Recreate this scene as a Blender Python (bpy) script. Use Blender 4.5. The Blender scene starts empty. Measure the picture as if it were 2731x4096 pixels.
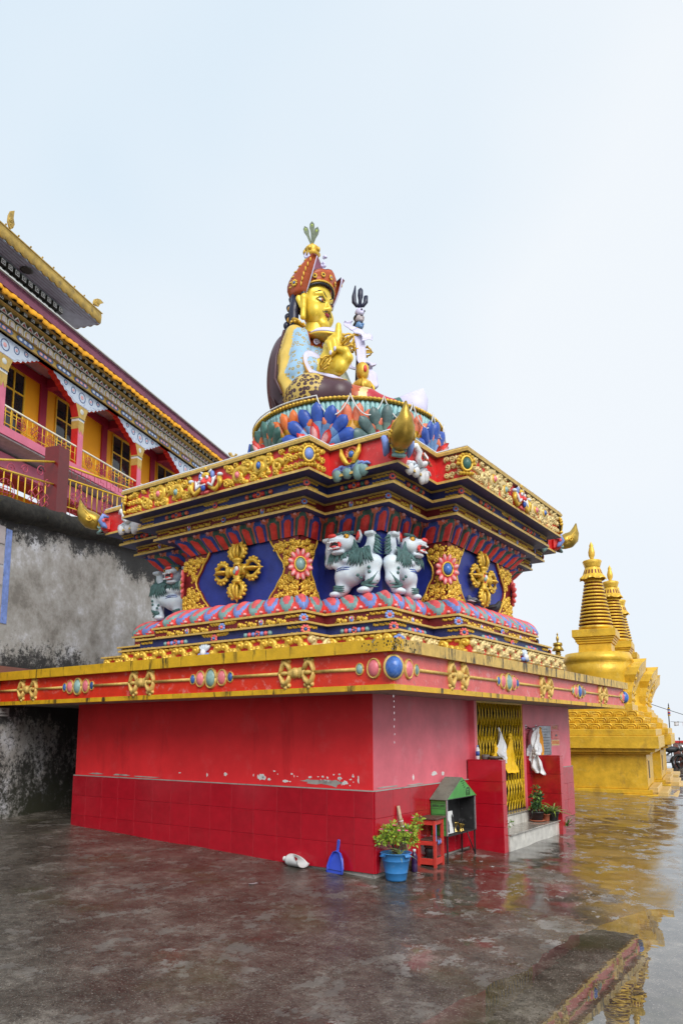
import bpy, math, random
import numpy as np
from mathutils import Matrix, Vector
random.seed(11)
RNG = np.random.default_rng(5)
SC = bpy.context.scene
COL = SC.collection
pi = math.pi
# ------------------------------------------------------------------ camera
cam = bpy.data.cameras.new("camera")
cam.sensor_fit = 'VERTICAL'; cam.sensor_height = 36.0; cam.lens = 2881.97/4096*36.0
cam.shift_y = 441.85/4096
cam.clip_start = 0.05; cam.clip_end = 3000
co = bpy.data.objects.new("camera", cam); COL.objects.link(co)
YAW, PIT, ROL = .6175, .1485, -.0032
_f = Vector((-math.sin(YAW)*math.cos(PIT), math.cos(YAW)*math.cos(PIT), math.sin(PIT)))
_r = Vector((math.cos(YAW), math.sin(YAW), 0)); _u = _r.cross(_f)
_r2 = _r*math.cos(ROL)+_u*math.sin(ROL); _u2 = _u*math.cos(ROL)-_r*math.sin(ROL)
co.matrix_world = Matrix(((_r2.x,_u2.x,-_f.x,4.6452),(_r2.y,_u2.y,-_f.y,-7.1805),(_r2.z,_u2.z,-_f.z,1.6231),(0,0,0,1)))
SC.camera = co
# ------------------------------------------------------------------ sky, sun, exposure
SUN_EL, SUN_AZ = math.radians(37), math.radians(-36)      # azimuth of the sun measured from +X towards +Y
w = bpy.data.worlds.new("World"); SC.world = w; w.use_nodes = True
nt = w.node_tree; N = nt.nodes; LK = nt.links; N.clear()
sky = N.new('ShaderNodeTexSky'); sky.sky_type = 'NISHITA'; sky.sun_disc = False
sky.sun_elevation = SUN_EL; sky.sun_rotation = pi/2-SUN_AZ
sky.air_density = 1.0; sky.dust_density = 3.0
tc = N.new('ShaderNodeTexCoord'); nz = N.new('ShaderNodeTexNoise'); nz.inputs['Scale'].default_value = 1.1; nz.inputs['Detail'].default_value = 3
LK.new(tc.outputs['Generated'], nz.inputs['Vector'])
cr = N.new('ShaderNodeValToRGB'); cr.color_ramp.elements[0].position = .36; cr.color_ramp.elements[1].position = .62
cr.color_ramp.elements[0].color = (4.55,5.3,5.95,1); cr.color_ramp.elements[1].color = (5.6,5.88,6.15,1)
LK.new(nz.outputs['Fac'], cr.inputs['Fac'])
sp = N.new('ShaderNodeSeparateXYZ'); LK.new(tc.outputs['Generated'], sp.inputs[0])
hz = N.new('ShaderNodeMapRange'); hz.inputs['From Min'].default_value = 0.; hz.inputs['From Max'].default_value = .55; hz.inputs['To Min'].default_value = .75; hz.inputs['To Max'].default_value = 0.; LK.new(sp.outputs['Z'], hz.inputs['Value'])
pale = N.new('ShaderNodeMix'); pale.data_type = 'RGBA'; pale.inputs['B'].default_value = (5.5,5.75,6.08,1); LK.new(hz.outputs['Result'], pale.inputs['Factor']); LK.new(cr.outputs['Color'], pale.inputs['A'])
mx = N.new('ShaderNodeMix'); mx.data_type = 'RGBA'; mx.inputs['Factor'].default_value = .95
LK.new(sky.outputs['Color'], mx.inputs['A']); LK.new(pale.outputs['Result'], mx.inputs['B'])
bg = N.new('ShaderNodeBackground'); bg.inputs['Strength'].default_value = .1
LK.new(mx.outputs['Result'], bg.inputs['Color'])
ow = N.new('ShaderNodeOutputWorld'); LK.new(bg.outputs['Background'], ow.inputs['Surface'])
sl = bpy.data.lights.new("sun", 'SUN'); sl.energy = 1.5; sl.angle = math.radians(35); sl.color = (1,.97,.92)
so = bpy.data.objects.new("sun", sl); COL.objects.link(so); so.location = (10,-10,20)
sd = Vector((math.cos(SUN_EL)*math.cos(SUN_AZ), math.cos(SUN_EL)*math.sin(SUN_AZ), math.sin(SUN_EL)))
so.rotation_euler = sd.to_track_quat('Z','Y').to_euler()
SC.view_settings.view_transform = 'Standard'; SC.view_settings.look = 'None'
SC.view_settings.exposure = 0.72; SC.view_settings.gamma = 1; SC.view_settings.use_curve_mapping = False
SC.cycles.use_denoising = True; SC.cycles.max_bounces = 6; SC.cycles.diffuse_bounces = 3; SC.cycles.glossy_bounces = 3
SC.cycles.transmission_bounces = 4; SC.cycles.transparent_max_bounces = 6; SC.cycles.caustics_reflective = False; SC.cycles.caustics_refractive = False
# ------------------------------------------------------------------ materials
MATS = {}
def pmat(name, col, rough=.5, metal=0., var=.18, vs=5., bump=.15, bs=60., dirt=0., dcol=(.03,.028,.022), ds=3., dthr=.56, streak=0., ior=1.5, coat=0., wash=0., wcol=(.8,.75,.72), emit=None):
    if dirt == 0 and name.split('_')[0] in ('petal','navy','maroon','coral','pink'): dirt, ds, dthr, streak = .45, 7, .58, .4
    m = bpy.data.materials.new(name); m.use_nodes = True; t = m.node_tree; n = t.nodes; l = t.links
    b = n['Principled BSDF']; b.inputs['Roughness'].default_value = rough; b.inputs['Metallic'].default_value = metal
    b.inputs['IOR'].default_value = ior; b.inputs['Coat Weight'].default_value = coat; b.inputs['Coat Roughness'].default_value = .08
    g = n.new('ShaderNodeNewGeometry')
    a = n.new('ShaderNodeTexNoise'); a.inputs['Scale'].default_value = vs; a.inputs['Detail'].default_value = 5; a.inputs['Roughness'].default_value = .62
    l.new(g.outputs['Position'], a.inputs['Vector'])
    def mix(fac, A, B, bt='MIX'):
        x = n.new('ShaderNodeMix'); x.data_type = 'RGBA'; x.blend_type = bt
        for k, v in (('Factor',fac),('A',A),('B',B)):
            if hasattr(v,'links'): l.new(v, x.inputs[k])
            elif k == 'Factor': x.inputs[k].default_value = v
            else: x.inputs[k].default_value = (*v,1)
        return x.outputs['Result']
    lo = tuple(c*(1-var) for c in col); hi = tuple(min(.95,c*(1+var*.7)) for c in col)
    def ramp(src, p0, p1, c0=(0,0,0), c1=(1,1,1)):
        r = n.new('ShaderNodeValToRGB'); r.color_ramp.elements[0].position = p0; r.color_ramp.elements[1].position = p1
        r.color_ramp.elements[0].color = (*c0,1); r.color_ramp.elements[1].color = (*c1,1); l.new(src, r.inputs['Fac']); return r.outputs['Color']
    c = ramp(a.outputs['Fac'], .33, .67, lo, hi)
    if wash > 0:
        k = n.new('ShaderNodeTexNoise'); k.inputs['Scale'].default_value = ds*1.7; k.inputs['Detail'].default_value = 8; k.inputs['Roughness'].default_value = .7
        mp0 = n.new('ShaderNodeMapping'); mp0.inputs['Location'].default_value = (7.1,3.3,1.7); l.new(g.outputs['Position'], mp0.inputs['Vector']); l.new(mp0.outputs['Vector'], k.inputs['Vector'])
        f = ramp(k.outputs['Fac'], .56, .66, (0,0,0), (wash,)*3); c = mix(f, c, wcol)
    if dirt > 0:
        k = n.new('ShaderNodeTexNoise'); k.inputs['Scale'].default_value = ds; k.inputs['Detail'].default_value = 9; k.inputs['Roughness'].default_value = .72
        mp = n.new('ShaderNodeMapping'); mp.inputs['Scale'].default_value = (1,1,1-streak); l.new(g.outputs['Position'], mp.inputs['Vector']); l.new(mp.outputs['Vector'], k.inputs['Vector'])
        f = ramp(k.outputs['Fac'], dthr, dthr+.09, (0,0,0), (dirt,)*3); c = mix(f, c, dcol)
    l.new(c, b.inputs['Base Color'])
    if bump > 0:
        k = n.new('ShaderNodeTexNoise'); k.inputs['Scale'].default_value = bs; k.inputs['Detail'].default_value = 4; l.new(g.outputs['Position'], k.inputs['Vector'])
        bp = n.new('ShaderNodeBump'); bp.inputs['Strength'].default_value = bump; bp.inputs['Distance'].default_value = .01
        l.new(k.outputs['Fac'], bp.inputs['Height']); l.new(bp.outputs['Normal'], b.inputs['Normal'])
    if emit: b.inputs['Emission Color'].default_value = (*emit,1); b.inputs['Emission Strength'].default_value = 1
    MATS[name] = m; return m
pmat('gold', (.8,.5,.06), .36, .3, .22, 14, .25, 70, dirt=.35, ds=9, dthr=.6, dcol=(.2,.1,.02))
pmat('gold_pale', (.78,.6,.27), .45, .3, .2, 14, .25, 70, dirt=.5, ds=8, dthr=.58, dcol=(.1,.06,.03))
pmat('gold_skin', (.88,.62,.06), .33, .28, .08, 4, .03, 30)
pmat('gold_bronze', (.46,.3,.05), .36, .7, .25, 10, .15, 60)
pmat('stupa_gold', (.8,.485,.035), .4, .2, .2, 4, .5, 18, dirt=.45, ds=2.6, dcol=(.36,.2,.04), dthr=.54, streak=.5, wash=.3, wcol=(.9,.68,.18))
pmat('stupa_pale', (.8,.55,.2), .42, .3, .16, 3, .25, 22, dirt=.3, ds=3.5, dcol=(.3,.2,.1))
pmat('stupa_red', (.2,.03,.01), .6)
pmat('trim_gold', (.72,.48,.13), .5, .1, .25, 20, .3, 90, dirt=.5, ds=10, dthr=.57, dcol=(.05,.04,.03))
pmat('fascia_yellow', (.72,.42,.015), .45, 0, .16, 7, .35, 60, dirt=.95, ds=7.5, dthr=.545, streak=.86, dcol=(.02,.018,.012))
pmat('fascia_yellow_worn', (.64,.42,.1), .5, 0, .22, 9, .35, 60, dirt=.95, ds=8, dthr=.51, streak=.75, dcol=(.025,.025,.018))
pmat('fascia_red', (.72,.035,.012), .38, 0, .14, 5, .3, 45, dirt=.3, ds=5, dthr=.62, dcol=(.2,.02,.01), wash=.55, wcol=(.75,.3,.27))
pmat('fascia_red_faded', (.7,.12,.11), .4, 0, .16, 5, .35, 45, dirt=.8, ds=5, dthr=.6, dcol=(.2,.17,.16), wash=.65, wcol=(.72,.36,.36))
pmat('wall_red', (.86,.035,.042), .55, 0, .12, 1.4, .15, 30, wash=.1, ds=2., wcol=(.8,.2,.2), dirt=.3, dthr=.56, streak=.8, dcol=(.45,.015,.02), ior=1.3)
pmat('wall_pink', (.8,.17,.22), .5, 0, .16, 1.6, .15, 30, dirt=.25, dthr=.6, dcol=(.3,.06,.09), wash=.3, ds=1.5, wcol=(.75,.34,.38))  # paler copy of the wall red: sky light on the door side put into colour
pmat('tile_red', (.47,.008,.022), .14, 0, .1, 7, .02, 20, ior=1.6)
pmat('tile_red_b', (.43,.008,.021), .14, 0, .12, 9, .02, 20, ior=1.6)
pmat('tile_maroon', (.42,.014,.02), .12, 0, .25, 6, .02, 20, ior=1.6)
pmat('grout', (.34,.012,.022), .7)
pmat('plaster_grey', (.4,.38,.35), .85, dirt=.6, ds=12)
pmat('flake_white', (.8,.8,.78), .7)
pmat('navy', (.03,.038,.16), .5, 0, .25, 8, .2, 60)
pmat('navy_panel', (.022,.04,.27), .5, 0, .22, 5, .25, 40)
pmat('maroon', (.2,.017,.02), .5, 0, .25, 10, .2)
pmat('band_red', (.72,.035,.035), .42, 0, .15, 6, .25, 50, dirt=.75, ds=6, dthr=.6, dcol=(.09,.07,.065), wash=.3, wcol=(.75,.35,.3))
pmat('mould_grey', (.3,.27,.2), .7, 0, .3, 20, .4, 70, dirt=.9, ds=12, dthr=.52)
pmat('petal_red', (.85,.06,.05), .4, 0, .3, 9, .15)
pmat('petal_coral', (.82,.22,.12), .4, 0, .25, 9, .15)
pmat('petal_pink', (.84,.13,.14), .42, 0, .25, 9, .15)
pmat('pink_pale', (.85,.42,.42), .42, 0, .2, 14, .15)
pmat('petal_blue', (.03,.09,.42), .38, 0, .3, 8, .12)
pmat('petal_blue_pale', (.2,.3,.68), .42, 0, .25, 9, .12)
pmat('petal_teal', (.22,.38,.37), .42, 0, .25, 9, .12)
pmat('petal_green', (.05,.15,.125), .4, 0, .4, 9, .12)
pmat('teal_pale', (.36,.64,.66), .45, 0, .2, 12, .15, dirt=.6, ds=7, dcol=(.07,.12,.11))
pmat('egg_green', (.25,.4,.38), .25, 0, .4, 5, .1, 20)
pmat('egg_blue', (.05,.14,.45), .22, 0, .55, 7, .15, 20, wash=.5, ds=6, wcol=(.25,.42,.75))
pmat('egg_pink', (.84,.2,.24), .3, 0, .25, 6, .1, 20, wash=.3, ds=4, wcol=(.9,.5,.45))
pmat('egg_brown', (.3,.2,.17), .4, 0, .5, 9, .2, 30)
pmat('coral', (.75,.16,.08), .4, 0, .25, 12)
pmat('lion_white', (.74,.83,.96), .42, 0, .14, 5, .1, 30, dirt=.25, ds=6, dcol=(.3,.42,.62))
pmat('mane_green', (.08,.17,.165), .5, 0, .35, 14)
pmat('white_paint', (.82,.83,.86), .5, 0, .1, 10, .1, dirt=.4, ds=7, dcol=(.3,.3,.32))
pmat('lilac_white', (.68,.66,.88), .45, 0, .08, 6, .05)
pmat('black_paint', (.012,.012,.016), .35)
pmat('dark_navy', (.015,.018,.05), .35)
pmat('robe_brown', (.075,.03,.042), .38, 0, .15, 3, .05)
pmat('hat_orange', (.5,.09,.02), .4, 0, .15, 6, .05)
pmat('hat_red', (.5,.02,.04), .42, 0, .12, 6, .05)
pmat('amber', (.85,.42,.03), .4)
pmat('lip_red', (.3,.02,.03), .35)
pmat('wood_pale', (.5,.38,.26), .7, 0, .35, 30)
pmat('wood_dark', (.12,.06,.045), .65, 0, .35, 30, .3)
pmat('stool_red', (.6,.05,.035), .5, 0, .2, 20, .2, dirt=.5, ds=14, dcol=(.12,.03,.03))
pmat('steel_dark', (.035,.035,.038), .5, .3)
pmat('alu', (.5,.51,.53), .4, .7, .25, 20)
pmat('soot', (.02,.02,.022), .7, 0, .6, 9, .2, dirt=.6, ds=6, dcol=(.2,.2,.21), dthr=.6)
pmat('tin_green', (.09,.38,.085), .42, .1, .2, 6, .08, dirt=.3, ds=6, dcol=(.12,.15,.1))
pmat('tin_grey', (.2,.25,.2), .45, .2, .3, 6, .1, dirt=.5, ds=6, dcol=(.07,.07,.06))
pmat('brass', (.75,.53,.16), .25, .9)
pmat('bucket_blue', (.035,.2,.5), .38, 0, .12, 9, .08, 40, wash=.25, ds=9, wcol=(.3,.45,.6))
pmat('plastic_blue', (.05,.1,.62), .3, 0, .1, 9, .05)
pmat('plastic_white', (.75,.76,.75), .35, 0, .1, 10, .05, dirt=.35, ds=14, dcol=(.25,.24,.2))
pmat('bottle_purple', (.03,.012,.07), .08, 0, .2, 6, 0)
pmat('soil', (.05,.035,.025), .9)
pmat('leaf_lime', (.38,.52,.05), .45, 0, .35, 25, 0)
pmat('leaf_mid', (.14,.27,.04), .45, 0, .35, 25, 0)
pmat('leaf_dark', (.03,.085,.028), .45, 0, .35, 25, 0)
pmat('leaf_stripe', (.42,.5,.2), .45, 0, .3, 25, 0)
pmat('stem_brown', (.09,.06,.04), .8)
pmat('flower_pink', (.8,.13,.26), .5, 0, .15, 20, 0)
pmat('broom_straw', (.36,.25,.14), .8, 0, .35, 40)
pmat('gate_yellow', (.86,.55,.02), .38, .1, .2, 20, .1, dirt=.4, ds=14, dcol=(.2,.12,.03))
pmat('room_shade', (.02,.017,.014), .9)  # near-black, the shade of the room behind the gate put into the colour
pmat('scarf_white', (.78,.79,.82), .7, 0, .08, 12, .1)
pmat('scarf_yellow', (.85,.52,.01), .65, 0, .1, 12, .1)
pmat('scarf_orange', (.85,.36,.02), .65, 0, .1, 12, .1)
pmat('marble', (.62,.6,.55), .3, 0, .25, 7, .05, 20, dirt=.6, ds=7, dthr=.54, streak=.85, dcol=(.2,.18,.13))
pmat('marble_top', (.34,.31,.27), .1, 0, .4, 6, .02, 20, ior=1.6)
pmat('stone_pot', (.14,.12,.11), .8, 0, .4, 30, .5)
pmat('pot_black', (.02,.02,.022), .35)
pmat('terracotta', (.42,.12,.06), .6)
pmat('plaque', (.17,.18,.2), .2, .6, .5, 6, .05)
pmat('sign_white', (.5,.5,.48), .6, 0, .1, 20, .05, dirt=.3, ds=10, dcol=(.2,.2,.2))
pmat('ink', (.05,.05,.05), .6)
pmat('sign_gold', (.75,.55,.2), .5)
pmat('sign_line', (.85,.45,.42), .5)
pmat('mon_yellow', (.95,.4,.005), .6, 0, .08, 1.2, .05)
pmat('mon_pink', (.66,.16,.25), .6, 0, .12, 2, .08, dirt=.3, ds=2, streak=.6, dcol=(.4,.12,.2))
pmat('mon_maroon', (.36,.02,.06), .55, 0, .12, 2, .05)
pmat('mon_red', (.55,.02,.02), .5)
pmat('mon_plum', (.2,.05,.09), .65, 0, .25, 1.5, .1, dirt=.5, ds=1.2, streak=.5, dcol=(.08,.04,.05))
pmat('soffit_grey', (.5,.45,.46), .7)
pmat('soffit_blue', (.42,.5,.54), .7, 0, .25, 1.2, .05)
pmat('rail_yellow', (.75,.47,.03), .4, .1)
pmat('rail_white', (.8,.76,.6), .4)
pmat('frieze_dark', (.06,.065,.05), .7, 0, .4, 6)
pmat('frieze_red', (.22,.03,.03), .6)
pmat('frieze_white', (.62,.63,.6), .6, 0, .15, 8)
pmat('frieze_blue', (.1,.15,.3), .6)
pmat('frieze_gold', (.5,.33,.08), .55)
pmat('brk_white', (.62,.69,.8), .6, 0, .05, 3, 0, wash=.75, ds=2.6, wcol=(.16,.27,.52))
pmat('cloth_orange', (.88,.4,.012), .7, 0, .12, 3, .1)
pmat('roof_gold', (.5,.33,.07), .5, .25, .3, 3, .15, dirt=.6, ds=2, dcol=(.1,.08,.05))
pmat('glass_dark', (.02,.022,.028), .05, 0, .3, 3, 0)
pmat('curtain', (.28,.25,.24), .8)
pmat('post_maroon', (.15,.008,.008), .28, 0, .15, 6, .02, 20)
pmat('moss', (.022,.02,.016), .95, 0, .7, 9, .8, 40, dirt=.7, ds=5, dcol=(.1,.09,.012), dthr=.59)
pmat('chrome', (.5,.5,.52), .2, .9)
pmat('rubber', (.015,.015,.015), .7)
pmat('cable', (.03,.03,.03), .6)
pmat('cord_white', (.72,.72,.72), .5)
pmat('flag_red', (.6,.03,.03), .7); pmat('flag_green', (.05,.25,.08), .7); pmat('flag_blue', (.04,.1,.4), .7); pmat('flag_yellow', (.75,.45,.03), .7); pmat('flag_white', (.7,.7,.72), .7)
pmat('pigeon_grey', (.16,.17,.2), .6, 0, .4, 40); pmat('pigeon_dark', (.03,.03,.035), .6)
pmat('silver_band', (.05,.05,.06), .5)
pmat('feather_green', (.16,.2,.13), .6, 0, .5, 60)
pmat('feather_eye', (.45,.6,.06), .5)
pmat('sari_green', (.5,.56,.42), .5)
pmat('brown_wall', (.22,.09,.07), .7)
# patterned materials -------------------------------------------------
def nodes_mat(name, rough=.5, metal=0.):
    m = bpy.data.materials.new(name); m.use_nodes = True; MATS[name] = m
    b = m.node_tree.nodes['Principled BSDF']; b.inputs['Roughness'].default_value = rough; b.inputs['Metallic'].default_value = metal
    return m.node_tree.nodes, m.node_tree.links, b
def rampn(n, l, src, stops, interp='LINEAR'):
    r = n.new('ShaderNodeValToRGB'); e = r.color_ramp.elements; r.color_ramp.interpolation = interp
    while len(e) < len(stops): e.new(.5)
    for k, (p, c) in enumerate(stops): e[k].position = p; e[k].color = (*(c if hasattr(c,'__len__') else (c,)*3), 1)
    l.new(src, r.inputs['Fac']); return r.outputs['Color']
def mixn(n, l, fac, A, B, bt='MIX'):
    x = n.new('ShaderNodeMix'); x.data_type = 'RGBA'; x.blend_type = bt
    for k, v in (('Factor',fac),('A',A),('B',B)):
        if hasattr(v,'links'): l.new(v, x.inputs[k])
        elif k == 'Factor': x.inputs[k].default_value = v
        else: x.inputs[k].default_value = (*v,1)
    return x.outputs['Result']
def noisen(n, l, pos, scale, detail=6, rough=.6, mapping=None):
    if mapping:
        mp = n.new('ShaderNodeMapping'); mp.inputs['Scale'].default_value = mapping[0]
        if len(mapping) > 1: mp.inputs['Location'].default_value = mapping[1]
        l.new(pos, mp.inputs['Vector']); pos = mp.outputs['Vector']
    k = n.new('ShaderNodeTexNoise'); k.inputs['Scale'].default_value = scale; k.inputs['Detail'].default_value = detail; k.inputs['Roughness'].default_value = rough
    l.new(pos, k.inputs['Vector']); return k.outputs['Fac']
def bumpn(n, l, b, h, st=.5, dist=.02):
    bp = n.new('ShaderNodeBump'); bp.inputs['Distance'].default_value = dist
    if hasattr(st,'links'): l.new(st, bp.inputs['Strength'])
    else: bp.inputs['Strength'].default_value = st
    l.new(h, bp.inputs['Height']); l.new(bp.outputs['Normal'], b.inputs['Normal'])
def mathn(n, l, op, a, b=None, clamp=False):
    k = n.new('ShaderNodeMath'); k.operation = op; k.use_clamp = clamp
    for i, v in enumerate((a, b)):
        if v is None: continue
        if hasattr(v,'links'): l.new(v, k.inputs[i])
        else: k.inputs[i].default_value = v
    return k.outputs[0]
def ring_cloth(name, base, ink, scale, lo=.28, hi=.42):
    n, l, b = nodes_mat(name, .4); g = n.new('ShaderNodeNewGeometry')
    v = n.new('ShaderNodeTexVoronoi'); v.inputs['Scale'].default_value = scale; v.inputs['Randomness'].default_value = .55
    l.new(g.outputs['Position'], v.inputs['Vector'])
    c = rampn(n, l, v.outputs['Distance'], [(lo-.06, base), (lo, ink), (hi-.03, ink), (hi+.03, base)])
    l.new(c, b.inputs['Base Color'])
ring_cloth('robe_blue', (.32,.52,.72), (.42,.31,.08), 11)
pmat('gold_panel', (.85,.58,.12), .38, .3, .1, 3, .04)
ring_cloth('robe_brocade', (.6,.42,.1), (.05,.015,.02), 12, .2, .5)
def stain_wall():
    n, l, b = nodes_mat('retaining_plaster', .85); g = n.new('ShaderNodeNewGeometry'); pos = g.outputs['Position']
    a = noisen(n, l, pos, 1.5, 12, .74); c = rampn(n, l, a, [(.36,(.22,.205,.185)),(.46,(.34,.325,.3)),(.55,(.43,.42,.405)),(.65,(.64,.65,.69))])
    sx = n.new('ShaderNodeSeparateXYZ'); l.new(pos, sx.inputs[0]); z = sx.outputs[2]
    big = noisen(n, l, pos, .8, 8, .7, ((1,1,.6),(3,1,2))); fine = noisen(n, l, pos, 11, 14, .88)
    f2 = mathn(n, l, 'ADD', mathn(n, l, 'MULTIPLY', big, 3.0), mathn(n, l, 'MULTIPLY', fine, 3.2))
    # mould that grows up from the roof slab level and down from the coping
    low0 = mathn(n, l, 'MULTIPLY', mathn(n, l, 'SUBTRACT', 3.25, z), .95); low = mathn(n, l, 'MULTIPLY', low0, mathn(n, l, 'MINIMUM', mathn(n, l, 'MAXIMUM', mathn(n, l, 'SUBTRACT', z, 1.5), .18), 1.0)); top = mathn(n, l, 'MULTIPLY', mathn(n, l, 'SUBTRACT', z, 4.85), 1.7)
    e = mathn(n, l, 'ADD', mathn(n, l, 'MAXIMUM', mathn(n, l, 'MINIMUM', low, .75), mathn(n, l, 'MINIMUM', top, 1.)), mathn(n, l, 'SUBTRACT', f2, 3.0))
    f = rampn(n, l, e, [(.3,0.),(.38,.5),(.55,.96)])
    c = mixn(n, l, f, c, (.016,.016,.017))
    base = mathn(n, l, 'ADD', mathn(n, l, 'SUBTRACT', 1.25, mathn(n, l, 'MULTIPLY', z, .8)), mathn(n, l, 'SUBTRACT', f2, 3.35))
    c = mixn(n, l, rampn(n, l, base, [(.2,0.),(.9,.85)]), c, (.03,.032,.012))
    l.new(c, b.inputs['Base Color']); bumpn(n, l, b, fine, .5, .02)
stain_wall()
def concrete_colour(n, l, pos):
    a = noisen(n, l, pos, 1.3, 12, .72); c = rampn(n, l, a, [(.3,(.024,.02,.015)),(.42,(.06,.051,.041)),(.54,(.1,.087,.072)),(.66,(.19,.17,.145))])
    a2 = noisen(n, l, pos, 9, 12, .82, ((1,1,1),(5,1,4))); c = mixn(n, l, 1., c, rampn(n, l, a2, [(.34,.35),(.5,1.),(.62,1.5)]), 'MULTIPLY')
    c = mixn(n, l, rampn(n, l, noisen(n, l, pos, 75, 2, .6), [(.62,0.),(.68,.75)]), c, (.34,.3,.26))
    c = mixn(n, l, rampn(n, l, noisen(n, l, pos, 48, 3, .7, ((1,1,1),(2,5,1))), [(.34,.85),(.43,0.)]), c, (.012,.01,.008))
    grn = noisen(n, l, pos, .9, 6, .6, ((1,1,1),(9,2,0))); c = mixn(n, l, rampn(n, l, grn, [(.54,0.),(.68,.6)]), c, (.05,.05,.014))
    return c, a2
def ground_mat():
    n, l, b = nodes_mat('wet_concrete', .3); g = n.new('ShaderNodeNewGeometry'); pos = g.outputs['Position']
    c, a2 = concrete_colour(n, l, pos)
    sx = n.new('ShaderNodeSeparateXYZ'); l.new(pos, sx.inputs[0])
    # wetness: standing film beside and right of the shrine, only damp towards the front left
    wx = mathn(n, l, 'MULTIPLY', sx.outputs[0], .16); wy = mathn(n, l, 'MULTIPLY', sx.outputs[1], .12)
    nz_ = noisen(n, l, pos, .85, 10, .7, ((1,1,1),(4,0,3)))
    wet = mathn(n, l, 'ADD', mathn(n, l, 'ADD', wx, wy), mathn(n, l, 'MULTIPLY', mathn(n, l, 'SUBTRACT', nz_, .5), 2.8))
    wf = rampn(n, l, wet, [(-.0,0.1),(.26,1.)])
    r_ = rampn(n, l, wf, [(0.,.27),(1.,.02)])
    # torn, dry-edged flakes of screed stand out of the film
    fl = noisen(n, l, pos, 3.6, 12, .76, ((1,.75,1),(1,7,3))); flk = rampn(n, l, fl, [(.55,0.),(.585,1.)])
    r2 = mixn(n, l, flk, r_, (.45,.45,.45)); c = mixn(n, l, mathn(n, l, 'MULTIPLY', flk, mathn(n, l, 'ADD', .15, mathn(n, l, 'MULTIPLY', wf, .6))), c, (.33,.31,.29))
    l.new(r2, b.inputs['Roughness']); l.new(c, b.inputs['Base Color']); l.new(mathn(n, l, 'ADD', 1.42, mathn(n, l, 'MULTIPLY', wf, .4)), b.inputs['IOR'])
    h = mathn(n, l, 'ADD', mathn(n, l, 'MULTIPLY', noisen(n, l, pos, 60, 5, .7), .7), mathn(n, l, 'ADD', mathn(n, l, 'MULTIPLY', fl, 1.8), a2))
    dry = mathn(n, l, 'SUBTRACT', 1.0, mathn(n, l, 'MULTIPLY', wf, .94)); st = mathn(n, l, 'MULTIPLY', mathn(n, l, 'MAXIMUM', dry, mathn(n, l, 'MULTIPLY', flk, .9)), .6)
    bumpn(n, l, b, h, st, .018)
ground_mat()
def water_mat():
    n, l, b = nodes_mat('puddle_water', .0); b.inputs['IOR'].default_value = 2.0; g = n.new('ShaderNodeNewGeometry'); pos = g.outputs['Position']
    c, _ = concrete_colour(n, l, pos); l.new(mixn(n, l, 1., c, (1.1,1.08,1.05), 'MULTIPLY'), b.inputs['Base Color']); bumpn(n, l, b, noisen(n, l, pos, 5, 2, .5), .03, .02)
water_mat()
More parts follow.
